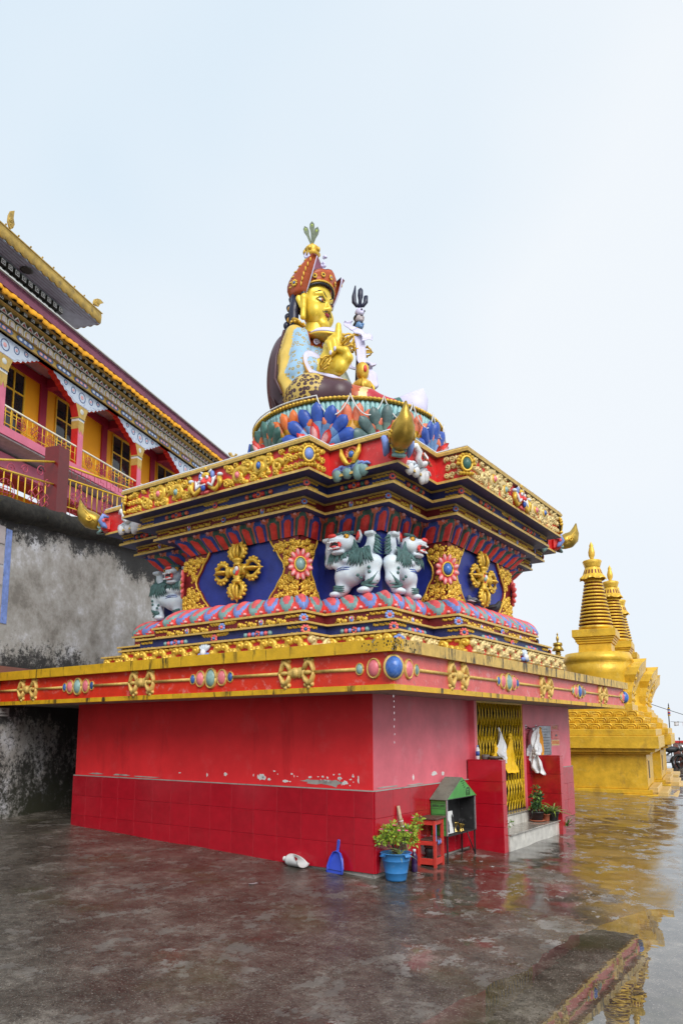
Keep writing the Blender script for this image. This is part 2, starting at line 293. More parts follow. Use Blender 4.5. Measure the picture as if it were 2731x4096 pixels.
# ------------------------------------------------------------------ mesh helpers
class MB:
    def __init__(s): s.v=[]; s.f=[]; s.m=[]; s.sm=[]
    def add(s, V, F, m, smooth=False, M=None):
        o = len(s.v)
        if M is not None: V = [M @ Vector(p) for p in V]
        s.v += [tuple(p) for p in V]; s.f += [tuple(i+o for i in f) for f in F]
        s.m += ([m]*len(F) if isinstance(m,str) else list(m)); s.sm += [smooth]*len(F)
        return s
    def box(s, c, d, m, M=None, top=1., bev=0.):
        x,y,z = c; a,b_,h = d[0]/2,d[1]/2,d[2]/2
        if bev:
            pr = [(-h,1,bev),(-h+bev,1,0),(h-bev,1,0),(h,1,bev)]; V=[]; F=[]
            for zz,_,i in pr: V += [(x-a+i,y-b_+i,z+zz),(x+a-i,y-b_+i,z+zz),(x+a-i,y+b_-i,z+zz),(x-a+i,y+b_-i,z+zz)]
            for k in range(3):
                for i in range(4): j=(i+1)%4; F.append((4*k+i,4*k+j,4*k+4+j,4*k+4+i))
            F += [(3,2,1,0),(12,13,14,15)]
            return s.add(V,F,m,False,M)
        V=[(x-a,y-b_,z-h),(x+a,y-b_,z-h),(x+a,y+b_,z-h),(x-a,y+b_,z-h),(x-a*top,y-b_*top,z+h),(x+a*top,y-b_*top,z+h),(x+a*top,y+b_*top,z+h),(x-a*top,y+b_*top,z+h)]
        return s.add(V,[(3,2,1,0),(4,5,6,7),(0,1,5,4),(1,2,6,5),(2,3,7,6),(3,0,4,7)],m,False,M)
    def prism(s, poly, z0, z1, m, M=None, bev=0., mside=None, smooth=False):
        n=len(poly); cx=sum(p[0] for p in poly)/n; cy=sum(p[1] for p in poly)/n
        V=[(x,y,z0) for x,y in poly]
        if bev:
            V+=[(x,y,z1-bev) for x,y in poly]
            V+=[(x+(cx-x)*bev*1.2/max(1e-4,math.hypot(cx-x,cy-y)),y+(cy-y)*bev*1.2/max(1e-4,math.hypot(cx-x,cy-y)),z1) for x,y in poly]; k=2
        else: V+=[(x,y,z1) for x,y in poly]; k=1
        F=[]
        for q in range(k):
            for i in range(n): j=(i+1)%n; F.append((q*n+i,q*n+j,(q+1)*n+j,(q+1)*n+i))
        ms=[mside or m]*len(F); F+=[tuple(range(n-1,-1,-1)),tuple(range(k*n,k*n+n))]; ms+=[m,m]
        return s.add(V,F,ms,smooth,M)
    def lathe(s, prof, n, m, M=None, smooth=True, sx=1., sy=1.):
        V=[];F=[];ms=[]
        for r,z in prof:
            for i in range(n): a=2*pi*i/n; V.append((r*sx*math.cos(a),r*sy*math.sin(a),z))
        for k in range(len(prof)-1):
            for i in range(n): j=(i+1)%n; F.append((k*n+i,k*n+j,(k+1)*n+j,(k+1)*n+i)); ms.append(m if isinstance(m,str) else m[k])
        if prof[0][0]>1e-6: F.append(tuple(range(n-1,-1,-1))); ms.append(m if isinstance(m,str) else m[0])
        if prof[-1][0]>1e-6: F.append(tuple(range((len(prof)-1)*n,len(prof)*n))); ms.append(m if isinstance(m,str) else m[-1])
        return s.add(V,F,ms,smooth,M)
    def tube(s, P, R, n, m, M=None, smooth=True, flat=1.):
        P=[Vector(p) for p in P]; k=len(P)
        if not hasattr(R,'__len__'): R=[R]*k
        V=[];F=[]; up=None
        for i in range(k):
            t=(P[min(i+1,k-1)]-P[max(i-1,0)]).normalized()
            if up is None: up = t.cross(Vector((0,0,1)) if abs(t.z)<.9 else Vector((1,0,0))).normalized()
            up=(up-t*up.dot(t)).normalized(); bn=t.cross(up)
            for j in range(n):
                a=2*pi*j/n; V.append(P[i]+up*(R[i]*math.cos(a))+bn*(R[i]*flat*math.sin(a)))
        for i in range(k-1):
            for j in range(n): q=(j+1)%n; F.append((i*n+j,i*n+q,(i+1)*n+q,(i+1)*n+j))
        F.append(tuple(range(n-1,-1,-1))); F.append(tuple(range((k-1)*n,k*n)))
        return s.add(V,F,m,smooth,M)
    def ball(s, c, r, m, nu=10, nv=7, M=None, half=False):
        if not hasattr(r,'__len__'): r=(r,r,r)
        V=[];F=[]; lo=0. if half else -pi/2
        for k in range(nv+1):
            p=lo+(pi/2-lo)*k/nv
            for i in range(nu): a=2*pi*i/nu; V.append((c[0]+r[0]*math.cos(p)*math.cos(a),c[1]+r[1]*math.cos(p)*math.sin(a),c[2]+r[2]*math.sin(p)))
        for k in range(nv):
            for i in range(nu): j=(i+1)%nu; F.append((k*nu+i,k*nu+j,(k+1)*nu+j,(k+1)*nu+i))
        return s.add(V,F,m,True,M)
    def ridge(s, P, W, d, m, M=None, z=0.):
        # raised half-round band that follows a line P in the local x-y plane
        k=len(P); V=[];F=[]
        if not hasattr(W,'__len__'): W=[W]*k
        D = d if hasattr(d,'__len__') else [d]*k
        for i in range(k):
            a=P[max(i-1,0)]; b=P[min(i+1,k-1)]; dx,dy=b[0]-a[0],b[1]-a[1]; L=math.hypot(dx,dy) or 1; nx,ny=-dy/L,dx/L
            for o,h in ((-1,0),(-.72,.75),(0,1),(.72,.75),(1,0)): V.append((P[i][0]+nx*W[i]*o,P[i][1]+ny*W[i]*o,z+D[i]*h))
        for i in range(k-1):
            for j in range(4): F.append((i*5+j,i*5+5+j,i*5+6+j,i*5+1+j))
        F.append((0,1,2,3,4)); e=(k-1)*5; F.append((e+4,e+3,e+2,e+1,e))
        return s.add(V,F,m,True,M)
    def sheet(s, G, th, m, m2=None, M=None, smooth=True):
        # grid of points G[i][j] given a thickness
        ni,nj=len(G),len(G[0]); A=np.array([[list(p) for p in r] for r in G],float)
        gu=np.gradient(A,axis=0); gv=np.gradient(A,axis=1); nn=np.cross(gu,gv); nn/=np.maximum(np.linalg.norm(nn,axis=2,keepdims=True),1e-9)
        V=[tuple(p) for p in (A+nn*th/2).reshape(-1,3)]+[tuple(p) for p in (A-nn*th/2).reshape(-1,3)]; o=ni*nj; F=[];ms=[]
        for i in range(ni-1):
            for j in range(nj-1):
                a=i*nj+j; F.append((a,a+nj,a+nj+1,a+1)); ms.append(m); F.append((o+a,o+a+1,o+a+nj+1,o+a+nj)); ms.append(m2 or m)
        for i in range(ni-1):
            for j in (0,nj-1): a=i*nj+j; F.append((a,a+nj,o+a+nj,o+a)); ms.append(m2 or m)
        for j in range(nj-1):
            for i in (0,ni-1): a=i*nj+j; F.append((a,a+1,o+a+1,o+a)); ms.append(m2 or m)
        return s.add(V,F,ms,smooth,M)
    def mesh(s, name):
        me=bpy.data.meshes.new(name); me.from_pydata(s.v,[],s.f)
        names=list(dict.fromkeys(s.m))
        for x in names: me.materials.append(MATS[x])
        ix={x:i for i,x in enumerate(names)}
        me.polygons.foreach_set('material_index',[ix[x] for x in s.m]); me.polygons.foreach_set('use_smooth',s.sm)
        me.validate(); me.update(); return me
    def build(s, name, parent=None, M=None): return part(name, s.mesh(name), parent, M)
WM = {}
def part(name, me, parent=None, M=None):
    o=bpy.data.objects.new(name, me); COL.objects.link(o); M=M or Matrix()
    if parent is not None: o.parent=parent; o.matrix_basis=WM[parent].inverted()@M
    else: o.matrix_basis=M
    WM[o]=M.copy(); return o
def tag(o, label=None, cat=None, group=None, kind=None):
    for k,v in (('label',label),('category',cat),('group',group),('kind',kind)):
        if v: o[k]=v
    return o
def thing(name, loc, label, cat, group=None, rz=0.):
    o=bpy.data.objects.new(name,None); COL.objects.link(o); o.empty_display_size=.2
    M=Matrix.Translation(loc)@Matrix.Rotation(rz,4,'Z'); o.matrix_basis=M; WM[o]=M; return tag(o,label,cat,group)
def T(x,y,z): return Matrix.Translation((x,y,z))
def RX(a): return Matrix.Rotation(a,4,'X')
def RY(a): return Matrix.Rotation(a,4,'Y')
def RZ(a): return Matrix.Rotation(a,4,'Z')
def SCL(x,y=None,z=None):
    y=x if y is None else y; z=x if z is None else z
    return Matrix.Diagonal((x,y,z,1))
def FR(o, u, v, n):   # frame whose x, y, z axes are u, v, n at point o
    return Matrix(((u[0],v[0],n[0],o[0]),(u[1],v[1],n[1],o[1]),(u[2],v[2],n[2],o[2]),(0,0,0,1)))
def aim(o, d):        # frame with z along d
    q=Vector(d).normalized().to_track_quat('Z','Y').to_matrix().to_4x4(); return Matrix.Translation(o)@q
def arc(cx,cy,r,a0,a1,n,r1=None):
    r1=r if r1 is None else r1
    return [(cx+(r+(r1-r)*i/n)*math.cos(a0+(a1-a0)*i/n),cy+(r+(r1-r)*i/n)*math.sin(a0+(a1-a0)*i/n)) for i in range(n+1)]
def bez(P, n):
    out=[]
    for i in range(n+1):
        t=i/n; Q=[Vector(p) for p in P]
        while len(Q)>1: Q=[Q[k]*(1-t)+Q[k+1]*t for k in range(len(Q)-1)]
        out.append(Q[0])
    return out
def curl(mb, cx, cy, r, a0, turns, m, w=None, d=.02, tail=None, M=None, bulb=True):
    # one scroll: optional tail end, winding in to a bulb
    w=w or r*.42; n=max(8,int(abs(turns)*10))
    P=arc(cx,cy,r,a0,a0+turns*2*pi,n,r*.22); W=[w*(1-.45*i/n) for i in range(n+1)]
    if tail:
        x0,y0=P[0]; k=4; pre=[]; pw=[]
        for i in range(k): t=i/k; pre.append((tail[0]+(x0-tail[0])*t,tail[1]+(y0-tail[1])*t)); pw.append(w*(.25+.75*t))
        P=pre+P; W=pw+W
    mb.ridge(P,W,[d*(.55+.45*min(1,i/5)) for i in range(len(P))],m,M)
    if bulb: mb.ball((P[-1][0],P[-1][1],0),(w*.95,w*.95,d*1.35),m,8,4,M,half=True)
def egg(mb, cx, cy, rx, ry, rz, m, ring='gold', M=None, nu=16, rw=.16):
    # domed stone in a raised rim
    if ring:
        P=[(cx+rx*(1+rw*.5)*math.cos(a),cy+ry*(1+rw*.5)*math.sin(a)) for a in [2*pi*i/nu for i in range(nu+1)]]
        mb.ridge(P,rx*rw,rz*.55,ring,M)
    mb.ball((cx,cy,0),(rx,ry,rz),m,nu,5,M,half=True)
def flower(mb, cx, cy, R, n, mp, mc, mr='gold', d=.03, M=None, sy=1., core=.42):
    for i in range(n):
        a=2*pi*(i+.5)/n; L=Matrix.Translation((cx,cy,0))@SCL(1,sy,1)@RZ(a)@T(R*.66,0,d*.25)
        mb.ball((0,0,0),(R*.36,R*min(.5,2.6/n),d*.75),mp,8,4,(M@L) if M else L,half=True)
    egg(mb,cx,cy,R*core,R*core*sy,d*1.5,mc,mr,M,10,.3)
# ------------------------------------------------------------------ signed-distance sculpting (one continuous skin per figure)
def surfnet(fn, lo, hi, h):
    lo=np.array(lo,float); n=np.ceil((np.array(hi)-lo)/h).astype(int)+1
    X=np.stack(np.meshgrid(*[lo[i]+h*np.arange(n[i]) for i in range(3)],indexing='ij'),-1)
    D=fn(X.reshape(-1,3)).reshape(n); S=D<0
    off=[(i,j,k) for i in (0,1) for j in (0,1) for k in (0,1)]
    sl=lambda A,o: A[o[0]:n[0]-1+o[0],o[1]:n[1]-1+o[1],o[2]:n[2]-1+o[2]]
    cnt=sum(sl(S,o).astype(int) for o in off); act=(cnt>0)&(cnt<8); idx=-np.ones(act.shape,int); idx[act]=np.arange(act.sum())
    base=np.argwhere(act)*h+lo; acc=np.zeros((len(base),3)); num=np.zeros(len(base))
    for a in range(8):
        for b in range(a+1,8):
            oa,ob=np.array(off[a]),np.array(off[b])
            if np.abs(oa-ob).sum()!=1: continue
            da=sl(D,off[a])[act]; db=sl(D,off[b])[act]; c=(da<0)!=(db<0); t=np.where(c,da/np.where(c,da-db,1),0)
            acc+=np.where(c[:,None],oa+(ob-oa)*t[:,None],0); num+=c
    V=base+h*acc/num[:,None]; F=[]
    for ax in range(3):
        e=np.zeros(3,int); e[ax]=1; u,v=(ax+1)%3,(ax+2)%3; eu=np.zeros(3,int); eu[u]=1; ev=np.zeros(3,int); ev[v]=1
        A=S[:n[0]-e[0],:n[1]-e[1],:n[2]-e[2]]; B=S[e[0]:,e[1]:,e[2]:]; c=np.argwhere(A!=B)
        ok=(c[:,u]>0)&(c[:,v]>0)&(c[:,u]<n[u]-1)&(c[:,v]<n[v]-1); c=c[ok]
        ins=S[c[:,0],c[:,1],c[:,2]]; g=lambda q: idx[q[:,0],q[:,1],q[:,2]]
        q=np.stack([g(c-eu-ev),g(c-ev),g(c),g(c-eu)],1); q[~ins]=q[~ins][:,::-1]; F.append(q)
    return V,np.concatenate(F)
def sd_ell(P,c,r):
    q=(P-np.array(c))/np.array(r); k=np.linalg.norm(q,axis=1); return (k-1)*min(r)*.6+(k-1)*.4*np.mean(r)
def sd_cap(P,a,b,ra,rb=None):
    rb=ra if rb is None else rb; a=np.array(a,float); b=np.array(b,float); d=b-a; t=np.clip(((P-a)@d)/max(1e-9,d@d),0,1)
    return np.linalg.norm(P-a-t[:,None]*d,axis=1)-(ra+(rb-ra)*t)
def smin(a,b,k): h=np.clip(.5+.5*(b-a)/k,0,1); return b+(a-b)*h-k*h*(1-h)
class SDF:
    # list of primitives, each with a material; nearest primitive colours the skin
    def __init__(s,k=.04): s.p=[]; s.k=k; s.cut=[]
    def ell(s,c,r,m,k=None): s.p.append((lambda P:sd_ell(P,c,r),m,k)); return s
    def cap(s,a,b,ra,rb,m,k=None): s.p.append((lambda P:sd_cap(P,a,b,ra,rb),m,k)); return s
    def chain(s,pts,rad,m,k=None):
        for i in range(len(pts)-1): s.cap(pts[i],pts[i+1],rad[i],rad[i+1],m,k)
        return s
    def sub(s,f): s.cut.append(f); return s
    def __call__(s,P):
        d=None
        for f,m,k in s.p: x=f(P); d=x if d is None else smin(d,x,k or s.k)
        for f in s.cut: d=np.maximum(d,-f(P))
        return d
    def mesh(s,name,lo,hi,h,paint=None,smooth=True):
        V,F=surfnet(s,lo,hi,h); C=V[F].mean(1); best=np.full(len(F),1e9); mi=np.zeros(len(F),int); names=list(dict.fromkeys(m for _,m,_ in s.p))
        for f,m,_ in s.p: x=f(C); q=x<best; best[q]=x[q]; mi[q]=names.index(m)
        if paint is not None:
            for msk,m in paint(C,[names[i] for i in mi]):
                if m not in names: names.append(m)
                mi[msk]=names.index(m)
        me=bpy.data.meshes.new(name); me.from_pydata(V.tolist(),[],F.tolist())
        for x in names: me.materials.append(MATS[x])
        me.polygons.foreach_set('material_index',mi.tolist()); me.polygons.foreach_set('use_smooth',[smooth]*len(F)); me.update(); return me
def text_mesh(name, s, size, m, depth=.002, align='CENTER', sx=1.):
    c=bpy.data.curves.new(name,'FONT'); c.body=s; c.size=size; c.extrude=depth; c.align_x=align; c.align_y='CENTER'; c.resolution_u=2
    o=bpy.data.objects.new(name,c); COL.objects.link(o); bpy.context.view_layer.update()
    me=bpy.data.meshes.new_from_object(o.evaluated_get(bpy.context.evaluated_depsgraph_get())); me.name=name
    bpy.data.objects.remove(o); bpy.data.curves.remove(c); me.materials.clear(); me.materials.append(MATS[m])
    if sx!=1: me.transform(SCL(sx,1,1))
    return me
def vnoise(x,y,s,seed=0):
    # smooth value noise for the lie of the ground
    x=x*s+seed*17.3; y=y*s+seed*5.1; xi=np.floor(x).astype(int); yi=np.floor(y).astype(int); fx=x-xi; fy=y-yi; fx=fx*fx*(3-2*fx); fy=fy*fy*(3-2*fy)
    def hsh(a,b): v=np.sin(a*127.1+b*311.7)*43758.5453; return v-np.floor(v)
    return (hsh(xi,yi)*(1-fx)+hsh(xi+1,yi)*fx)*(1-fy)+(hsh(xi,yi+1)*(1-fx)+hsh(xi+1,yi+1)*fx)*fy
pmat('medallion_pink',(.5,.06,.11),.5)
# ================================================================== GROUND
def zg(x,y):
    x=np.asarray(x,float); y=np.asarray(y,float)
    z=-.05+.035*np.clip(-x,0,8)+.007*np.clip(y,-1,12)-.004*np.clip(-y-1,0,6)-.045*np.clip(x,0,2.7)
    z=np.maximum(z,-.172)
    return z+((vnoise(x,y,1.3,1)-.5)*.02+(vnoise(x,y,3.6,2)-.5)*.012+(vnoise(x,y,9.,3)-.5)*.007)*(1-.8*np.clip((x-2.05)/.45,0,1))
gx=np.concatenate([np.linspace(-70,-9,14),np.arange(-8,7.01,.075),np.linspace(8,70,14)]); gy=np.concatenate([np.linspace(-45,-9,9),np.arange(-8,13.01,.075),np.linspace(14,25.5,12)])
GX,GY=np.meshgrid(gx,gy,indexing='ij'); GZ=zg(GX,GY); ni,nj=GX.shape
me=bpy.data.meshes.new('ground'); ii=np.arange(ni*nj).reshape(ni,nj)
Fq=np.stack([ii[:-1,:-1],ii[1:,:-1],ii[1:,1:],ii[:-1,1:]],-1).reshape(-1,4)
me.from_pydata(np.stack([GX,GY,GZ],-1).reshape(-1,3).tolist(),[],Fq.tolist()); me.polygons.foreach_set('use_smooth',[True]*len(Fq)); me.materials.append(MATS['wet_concrete'])
tag(part('ground',me),'wet grey concrete courtyard with films of rain water and torn flakes of screed',kind='structure')
mb=MB(); mb.prism([(1.7,-7.9),(6.9,-7.9),(6.9,3.2),(3.0,2.5),(1.9,.5),(1.7,-2.4)],-.4,-.166,'puddle_water'); tag(mb.build('puddle'),'still rain puddle mirroring the sky and the gold stupas',kind='structure')
# edge of the terrace and the misty slope under it
mb=MB(); mb.box((0,26.05,-3),(140,1,5.9),'plaster_grey'); tag(mb.build('terrace_edge'),'grey retaining edge of the courtyard terrace',kind='structure')
# ================================================================== RETAINING WALL (runs back on the left)
mdir=Vector((-.318,.948,0)).normalized(); nin=Vector((-mdir.y,mdir.x,0)); nout=-nin
CAMP=Vector((4.6452,-7.1805,0))
def fpt(s,d,z): p=CAMP+mdir*s+nin*d; return Vector((p.x,p.y,z))        # s along the monastery, d back from the photographer's line
def FF(s,d,z): return FR(fpt(s,d,z),mdir,Vector((0,0,1)),nout)        # frame on that line: x along, y up, z towards the yard
rw=thing('retaining_wall',fpt(11,8.9,0),'stained grey plaster retaining wall under a mossy ledge beside the shrine','wall')
mb=MB(); V=[];s0,s1=3.,24.
for s,zt in ((s0,4.62),(s1,6.9)):
    for d in (8.874,9.6): V+= [fpt(s,d,-.6),fpt(s,d,zt)]
mb.add(V,[(0,4,5,1),(1,5,7,3),(2,3,7,6),(0,1,3,2),(4,6,7,5)],'retaining_plaster'); mb.build('wall',rw)
mb=MB(); n=170; G=[]
for k in range(n+1):
    s=s0+(s1-s0)*k/n; zt=4.7+.1085*(s-s0)+.05*float(vnoise(np.array([s]),np.array([1.]),2.2)[0])+.02*random.random(); o=.12+.07*float(vnoise(np.array([s]),np.array([3.]),3.1)[0])+.02*random.random()
    G.append([fpt(s,8.90,zt-.3),fpt(s,8.874-o*.8,zt-.2-.04*random.random()),fpt(s,8.874-o,zt-.12),fpt(s,8.874-o+.02,zt-.02),fpt(s,8.80,zt+.06+.03*random.random()),fpt(s,9.1,zt+.05),fpt(s,9.7,zt+.04)])
mb.sheet(G,.02,'moss'); mb.build('mossy_ledge',rw)
mb=MB(); mb.box((0,0,0),(.13,1.62,.012),'petal_blue_pale',M=FF(9.78,8.868,4.22)); mb.build('blue_painted_frame',rw)
for zz in (4.9,4.55,4.2,3.85,3.5):
    mb=MB(); mb.box((0,0,0),(.62,.3,.012),'soffit_grey',M=FF(9.38,8.869,zz)); mb.build('painted_panel',rw)
mb=MB(); mb.box((0,0,0),(3.6,.55,.05),'brown_wall',M=FF(9.5,8.85,2.42)); mb.build('brown_skirting',rw)
sg=thing('no_smoking_sign',fpt(10,8.86,1.86),'small white no smoking sign high on the dark stained wall','sign')
M=FF(9.86,8.862,1.94); mb=MB(); mb.box((0,0,0),(.36,.15,.012),'sign_white',M=M); mb.box((0,.069,.007),(.34,.006,.003),'ink',M=M); mb.box((0,-.069,.007),(.34,.006,.003),'ink',M=M); mb.box((.169,0,.007),(.006,.14,.003),'ink',M=M); mb.box((-.169,0,.007),(.006,.14,.003),'ink',M=M); mb.build('board',sg)
mb=MB(); P=[(-.1+.047*math.cos(a),.047*math.sin(a)) for a in [2*pi*i/20 for i in range(21)]]; mb.ridge(P,.006,.004,'brown_wall',M=M,z=.006); mb.ridge([(-.133,.033),(-.067,-.033)],.005,.004,'brown_wall',M=M,z=.006); mb.box((-.1,-.006,.008),(.06,.012,.003),'ink',M=M); mb.ridge([(-.08,.004),(-.07,.016),(-.076,.028)],.003,.003,'ink',M=M,z=.006); mb.build('symbol',sg)
part('lettering',text_mesh('lettering_no','NO',.062,'ink'),sg,M@T(.055,.028,.008)); part('lettering',text_mesh('lettering_smoking','SMOKING',.04,'ink'),sg,M@T(.055,-.032,.008))
# ------------------------------------------------------------------ railing that stands on the ledge
rl=thing('ledge_railing',fpt(11,8.95,5.5),'yellow iron railing with pink medallions and a polished maroon post above the mossy ledge','railing')
def zl(s): return 4.72+.1085*(s-s0)+.05
def bar(mb,a,b,r,m,n=6): mb.tube([a,b],r,n,m,smooth=True)
mb=MB(); mb.box((0,.66,0),(.31,1.36,.31),'post_maroon',M=FF(11.02,8.99,zl(11.02)-.02)); mb.build('post',rl)
RD=8.92
def R_(s,z): return fpt(s,RD,z)
def rail(name,a,b,r,m='rail_yellow'):
    mb=MB(); bar(mb,R_(*a),R_(*b),r,m); mb.build(name,rl)
rail('top_rail',(8.3,5.78),(10.86,6.64),.022); rail('mid_rail',(8.3,5.88),(10.86,6.2),.02); rail('bottom_rail',(8.3,zl(8.3)+.06),(10.86,zl(10.86)+.03),.016)
rail('top_rail',(11.19,6.69),(17,7.36),.022); rail('mid_rail',(11.19,6.43),(17,7.1),.018); rail('bottom_rail',(11.19,zl(11.19)+.22),(17,zl(17)+.2),.014); rail('bottom_rail',(11.19,zl(11.19)+.02),(17,zl(17)+.02),.012)
s=8.42
while s<16.9:
    if not 10.8<s<11.25:
        t=5.9+.126*(s-8.42) if s<10.9 else 6.44+.1155*(s-11.19)
        rail('bar',(s,zl(s)+(.05 if s<10.9 else .22)),(s,t),.012)
    s+=.172
def medallion(mb,s,z,r,m,d,tilt=0.,fpt=fpt,w=.012,sx=1.):
    A=lambda x,y: fpt(s+x*sx,d,z+y+tilt*x)
    mb.tube([A(r*math.cos(a),r*math.sin(a)) for a in [2*pi*i/22 for i in range(23)]],w,5,m)
    for yy,x0,x1 in ((.45,-.2,.2),(.2,-.8,.8),(0,-.62,.62),(-.2,-.8,.8),(-.45,-.2,.2),(.62,-.6,-.2),(.62,.2,.6),(-.62,-.6,-.2),(-.62,.2,.6)): mb.tube([A(x0*r,yy*r),A(x1*r,yy*r)],w*.9,4,m)
    for xx,y0,y1 in ((-.2,.45,-.45),(.2,.45,-.45),(-.8,.2,-.2),(.8,.2,-.2),(-.2,.62,.95),(.2,.62,.95),(-.2,-.62,-.95),(.2,-.62,-.95)): mb.tube([A(xx*r,y0*r),A(xx*r,y1*r)],w*.9,4,m)
def knot(mb,s,z,r,m,d,tilt=0.,w=.011,sx=1.):
    A=lambda x,y: fpt(s+x*r*sx,d,z+y*r+tilt*x*r)
    for k in (-1,-.33,.33,1):
        e=1 if abs(k)<.5 else .62
        mb.tube([A(k*.5-e*.5,k*.5+e*.5),A(k*.5+e*.5,k*.5-e*.5)],w,4,m); mb.tube([A(k*.5-e*.5,-k*.5-e*.5),A(k*.5+e*.5,-k*.5+e*.5)],w,4,m)
    for (x,y) in ((0,1.),(0,-1.),(.82,.18),(-.82,.18),(.82,-.3),(-.82,-.3)):
        q=.2; mb.tube([A(x,y+q),A(x+q,y),A(x,y-q),A(x-q,y),A(x,y+q)],w,4,m)
for kind,s,z in (('m',9.66,5.69),('k',10.47,5.82),('k',11.62,6.13),('m',12.5,6.28),('k',13.4,6.38)):
    mb=MB(); (medallion if kind=='m' else knot)(mb,s,z,.21 if kind=='m' else .26,'medallion_pink',RD-.02,.11,w=.0075); mb.build('medallion' if kind=='m' else 'endless_knot',rl)
mb=MB()
for a,cx,cy,r,t in ((0,9.0,.3,.07,1.2),(pi,9.32,.32,.09,-1.2),(0,9.75,.26,.1,1.3),(pi,10.1,.3,.09,-1.3),(0,10.5,.33,.12,1.3),(pi/2,10.7,.12,.08,1.2)):
    P=arc(cx,cy,r,a,a+t*2*pi,16,r*.3); mb.tube([fpt(x,RD-.01,5.62+.12*(x-8.3)+y+.13*(x-9)*.6) for x,y in P],  .008,5,'medallion_pink')
mb.build('iron_scroll',rl)
for k in range(7):
    s=11.35+k*.42; z=6.47+.1155*(s-11.19); mb=MB()
    P=[(0,.2),(.02,.02),(.18,.02),(.18,.12),(.09,.12),(.09,.2),(.3,.2),(.3,.05),(.42,.05)]; mb.tube([fpt(s+x,RD-.01,z+y+.1155*x) for x,y in P],.007,4,'medallion_pink'); mb.build('key_fret',rl)
    if k<6:
        z=zl(s)+.02; mb=MB(); mb.tube([fpt(s+x,RD-.01,z+y*.9+.1085*x) for x,y in P],.007,4,'medallion_pink'); mb.build('key_fret',rl)
# ================================================================== MONASTERY
mo=thing('monastery',fpt(28,20,5),'orange and pink monastery with painted eaves and columned balcony on the terrace behind','building')
S0,S1=12.,42.
def mbx(name,s,d,z,ds,dd,dz,m): 
    mb=MB(); mb.box((0,0,0),(ds,dz,dd),m,M=FF(s,d,z)); return mb.build(name,mo)
L_=S1-S0; SM=(S0+S1)/2
mbx('upper_wall',SM,22.0,15.2,L_,.6,5.4,'mon_yellow')
mbx('balcony_slab',SM,21.,13.08,L_,2.05,.35,'mon_pink')
mbx('balcony_soffit',SM,21.05,12.87,L_-.1,2.,.06,'soffit_grey')
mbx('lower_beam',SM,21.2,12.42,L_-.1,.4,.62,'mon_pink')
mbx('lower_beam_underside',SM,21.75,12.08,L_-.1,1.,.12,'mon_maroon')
mbx('lower_wall',SM,23.6,8.6,L_-.1,.6,7.4,'mon_yellow')
mbx('verandah_ceiling',SM,22.5,12.8,L_-.1,1.8,.08,'mon_yellow')
mbx('dado_stripe',SM,23.25,9.2,L_-.1,.06,.5,'mon_maroon')
for s in (16.3,21.,25.7,30.4,35.1): mbx('lower_pillar',s,21.25,8.6,.62,.55,7.3,'mon_pink')
for s in (19,23.4,28): mbx('lower_opening',s,23.27,9.,1.5,.08,2.6,'glass_dark')
mbx('ceiling',SM,21.,17.5,L_,2.6,.08,'soffit_grey')
mbx('eave_beam',SM,20.05,16.98,L_,.34,.3,'mon_red')
for s in np.arange(16.3,42,4.7): mbx('ceiling_beam',s,21.,17.2,.35,2.1,.42,'mon_maroon')
for s in (20.9,25.4,29.95,34.5,39): mbx('pilaster',s,21.66,15.3,.42,.1,4.4,'mon_maroon')
mbx('cornice_strip',SM,21.66,17.2,L_,.1,.36,'mon_maroon')
for s,wd in ((19.0,1.25),(23.6,1.25),(27.05,1.5),(31.5,1.6),(35.9,1.7),(40.1,1.6)):
    wz=15.25; M=FF(s,21.68,wz)
    mb=MB(); t=.07
    for x in (-wd/2,wd/2,0): mb.box((x,0,0),(t,3.3,.07),'rail_yellow',M=M)
    for y in (-1.65,.72,1.65,-.35): mb.box((0,y,0),(wd+t,t,.065),'rail_yellow',M=M)
    fr=mb.build('window_frame',mo)
    for x in (-wd/4,wd/4):
        for y,h in ((1.185,.86),(.185,1.),(-1.,1.23)):
            mb=MB(); mb.box((x,y,-.02),(wd/2-t,h,.02),'glass_dark',M=M); mb.build('pane',fr)
    mb=MB(); 
    for k in range(9): mb.box((-wd/2+.1+k*(wd-.2)/8,-.6,-.045),(.055,1.9,.012),'curtain',M=M)
    mb.build('curtain',fr)
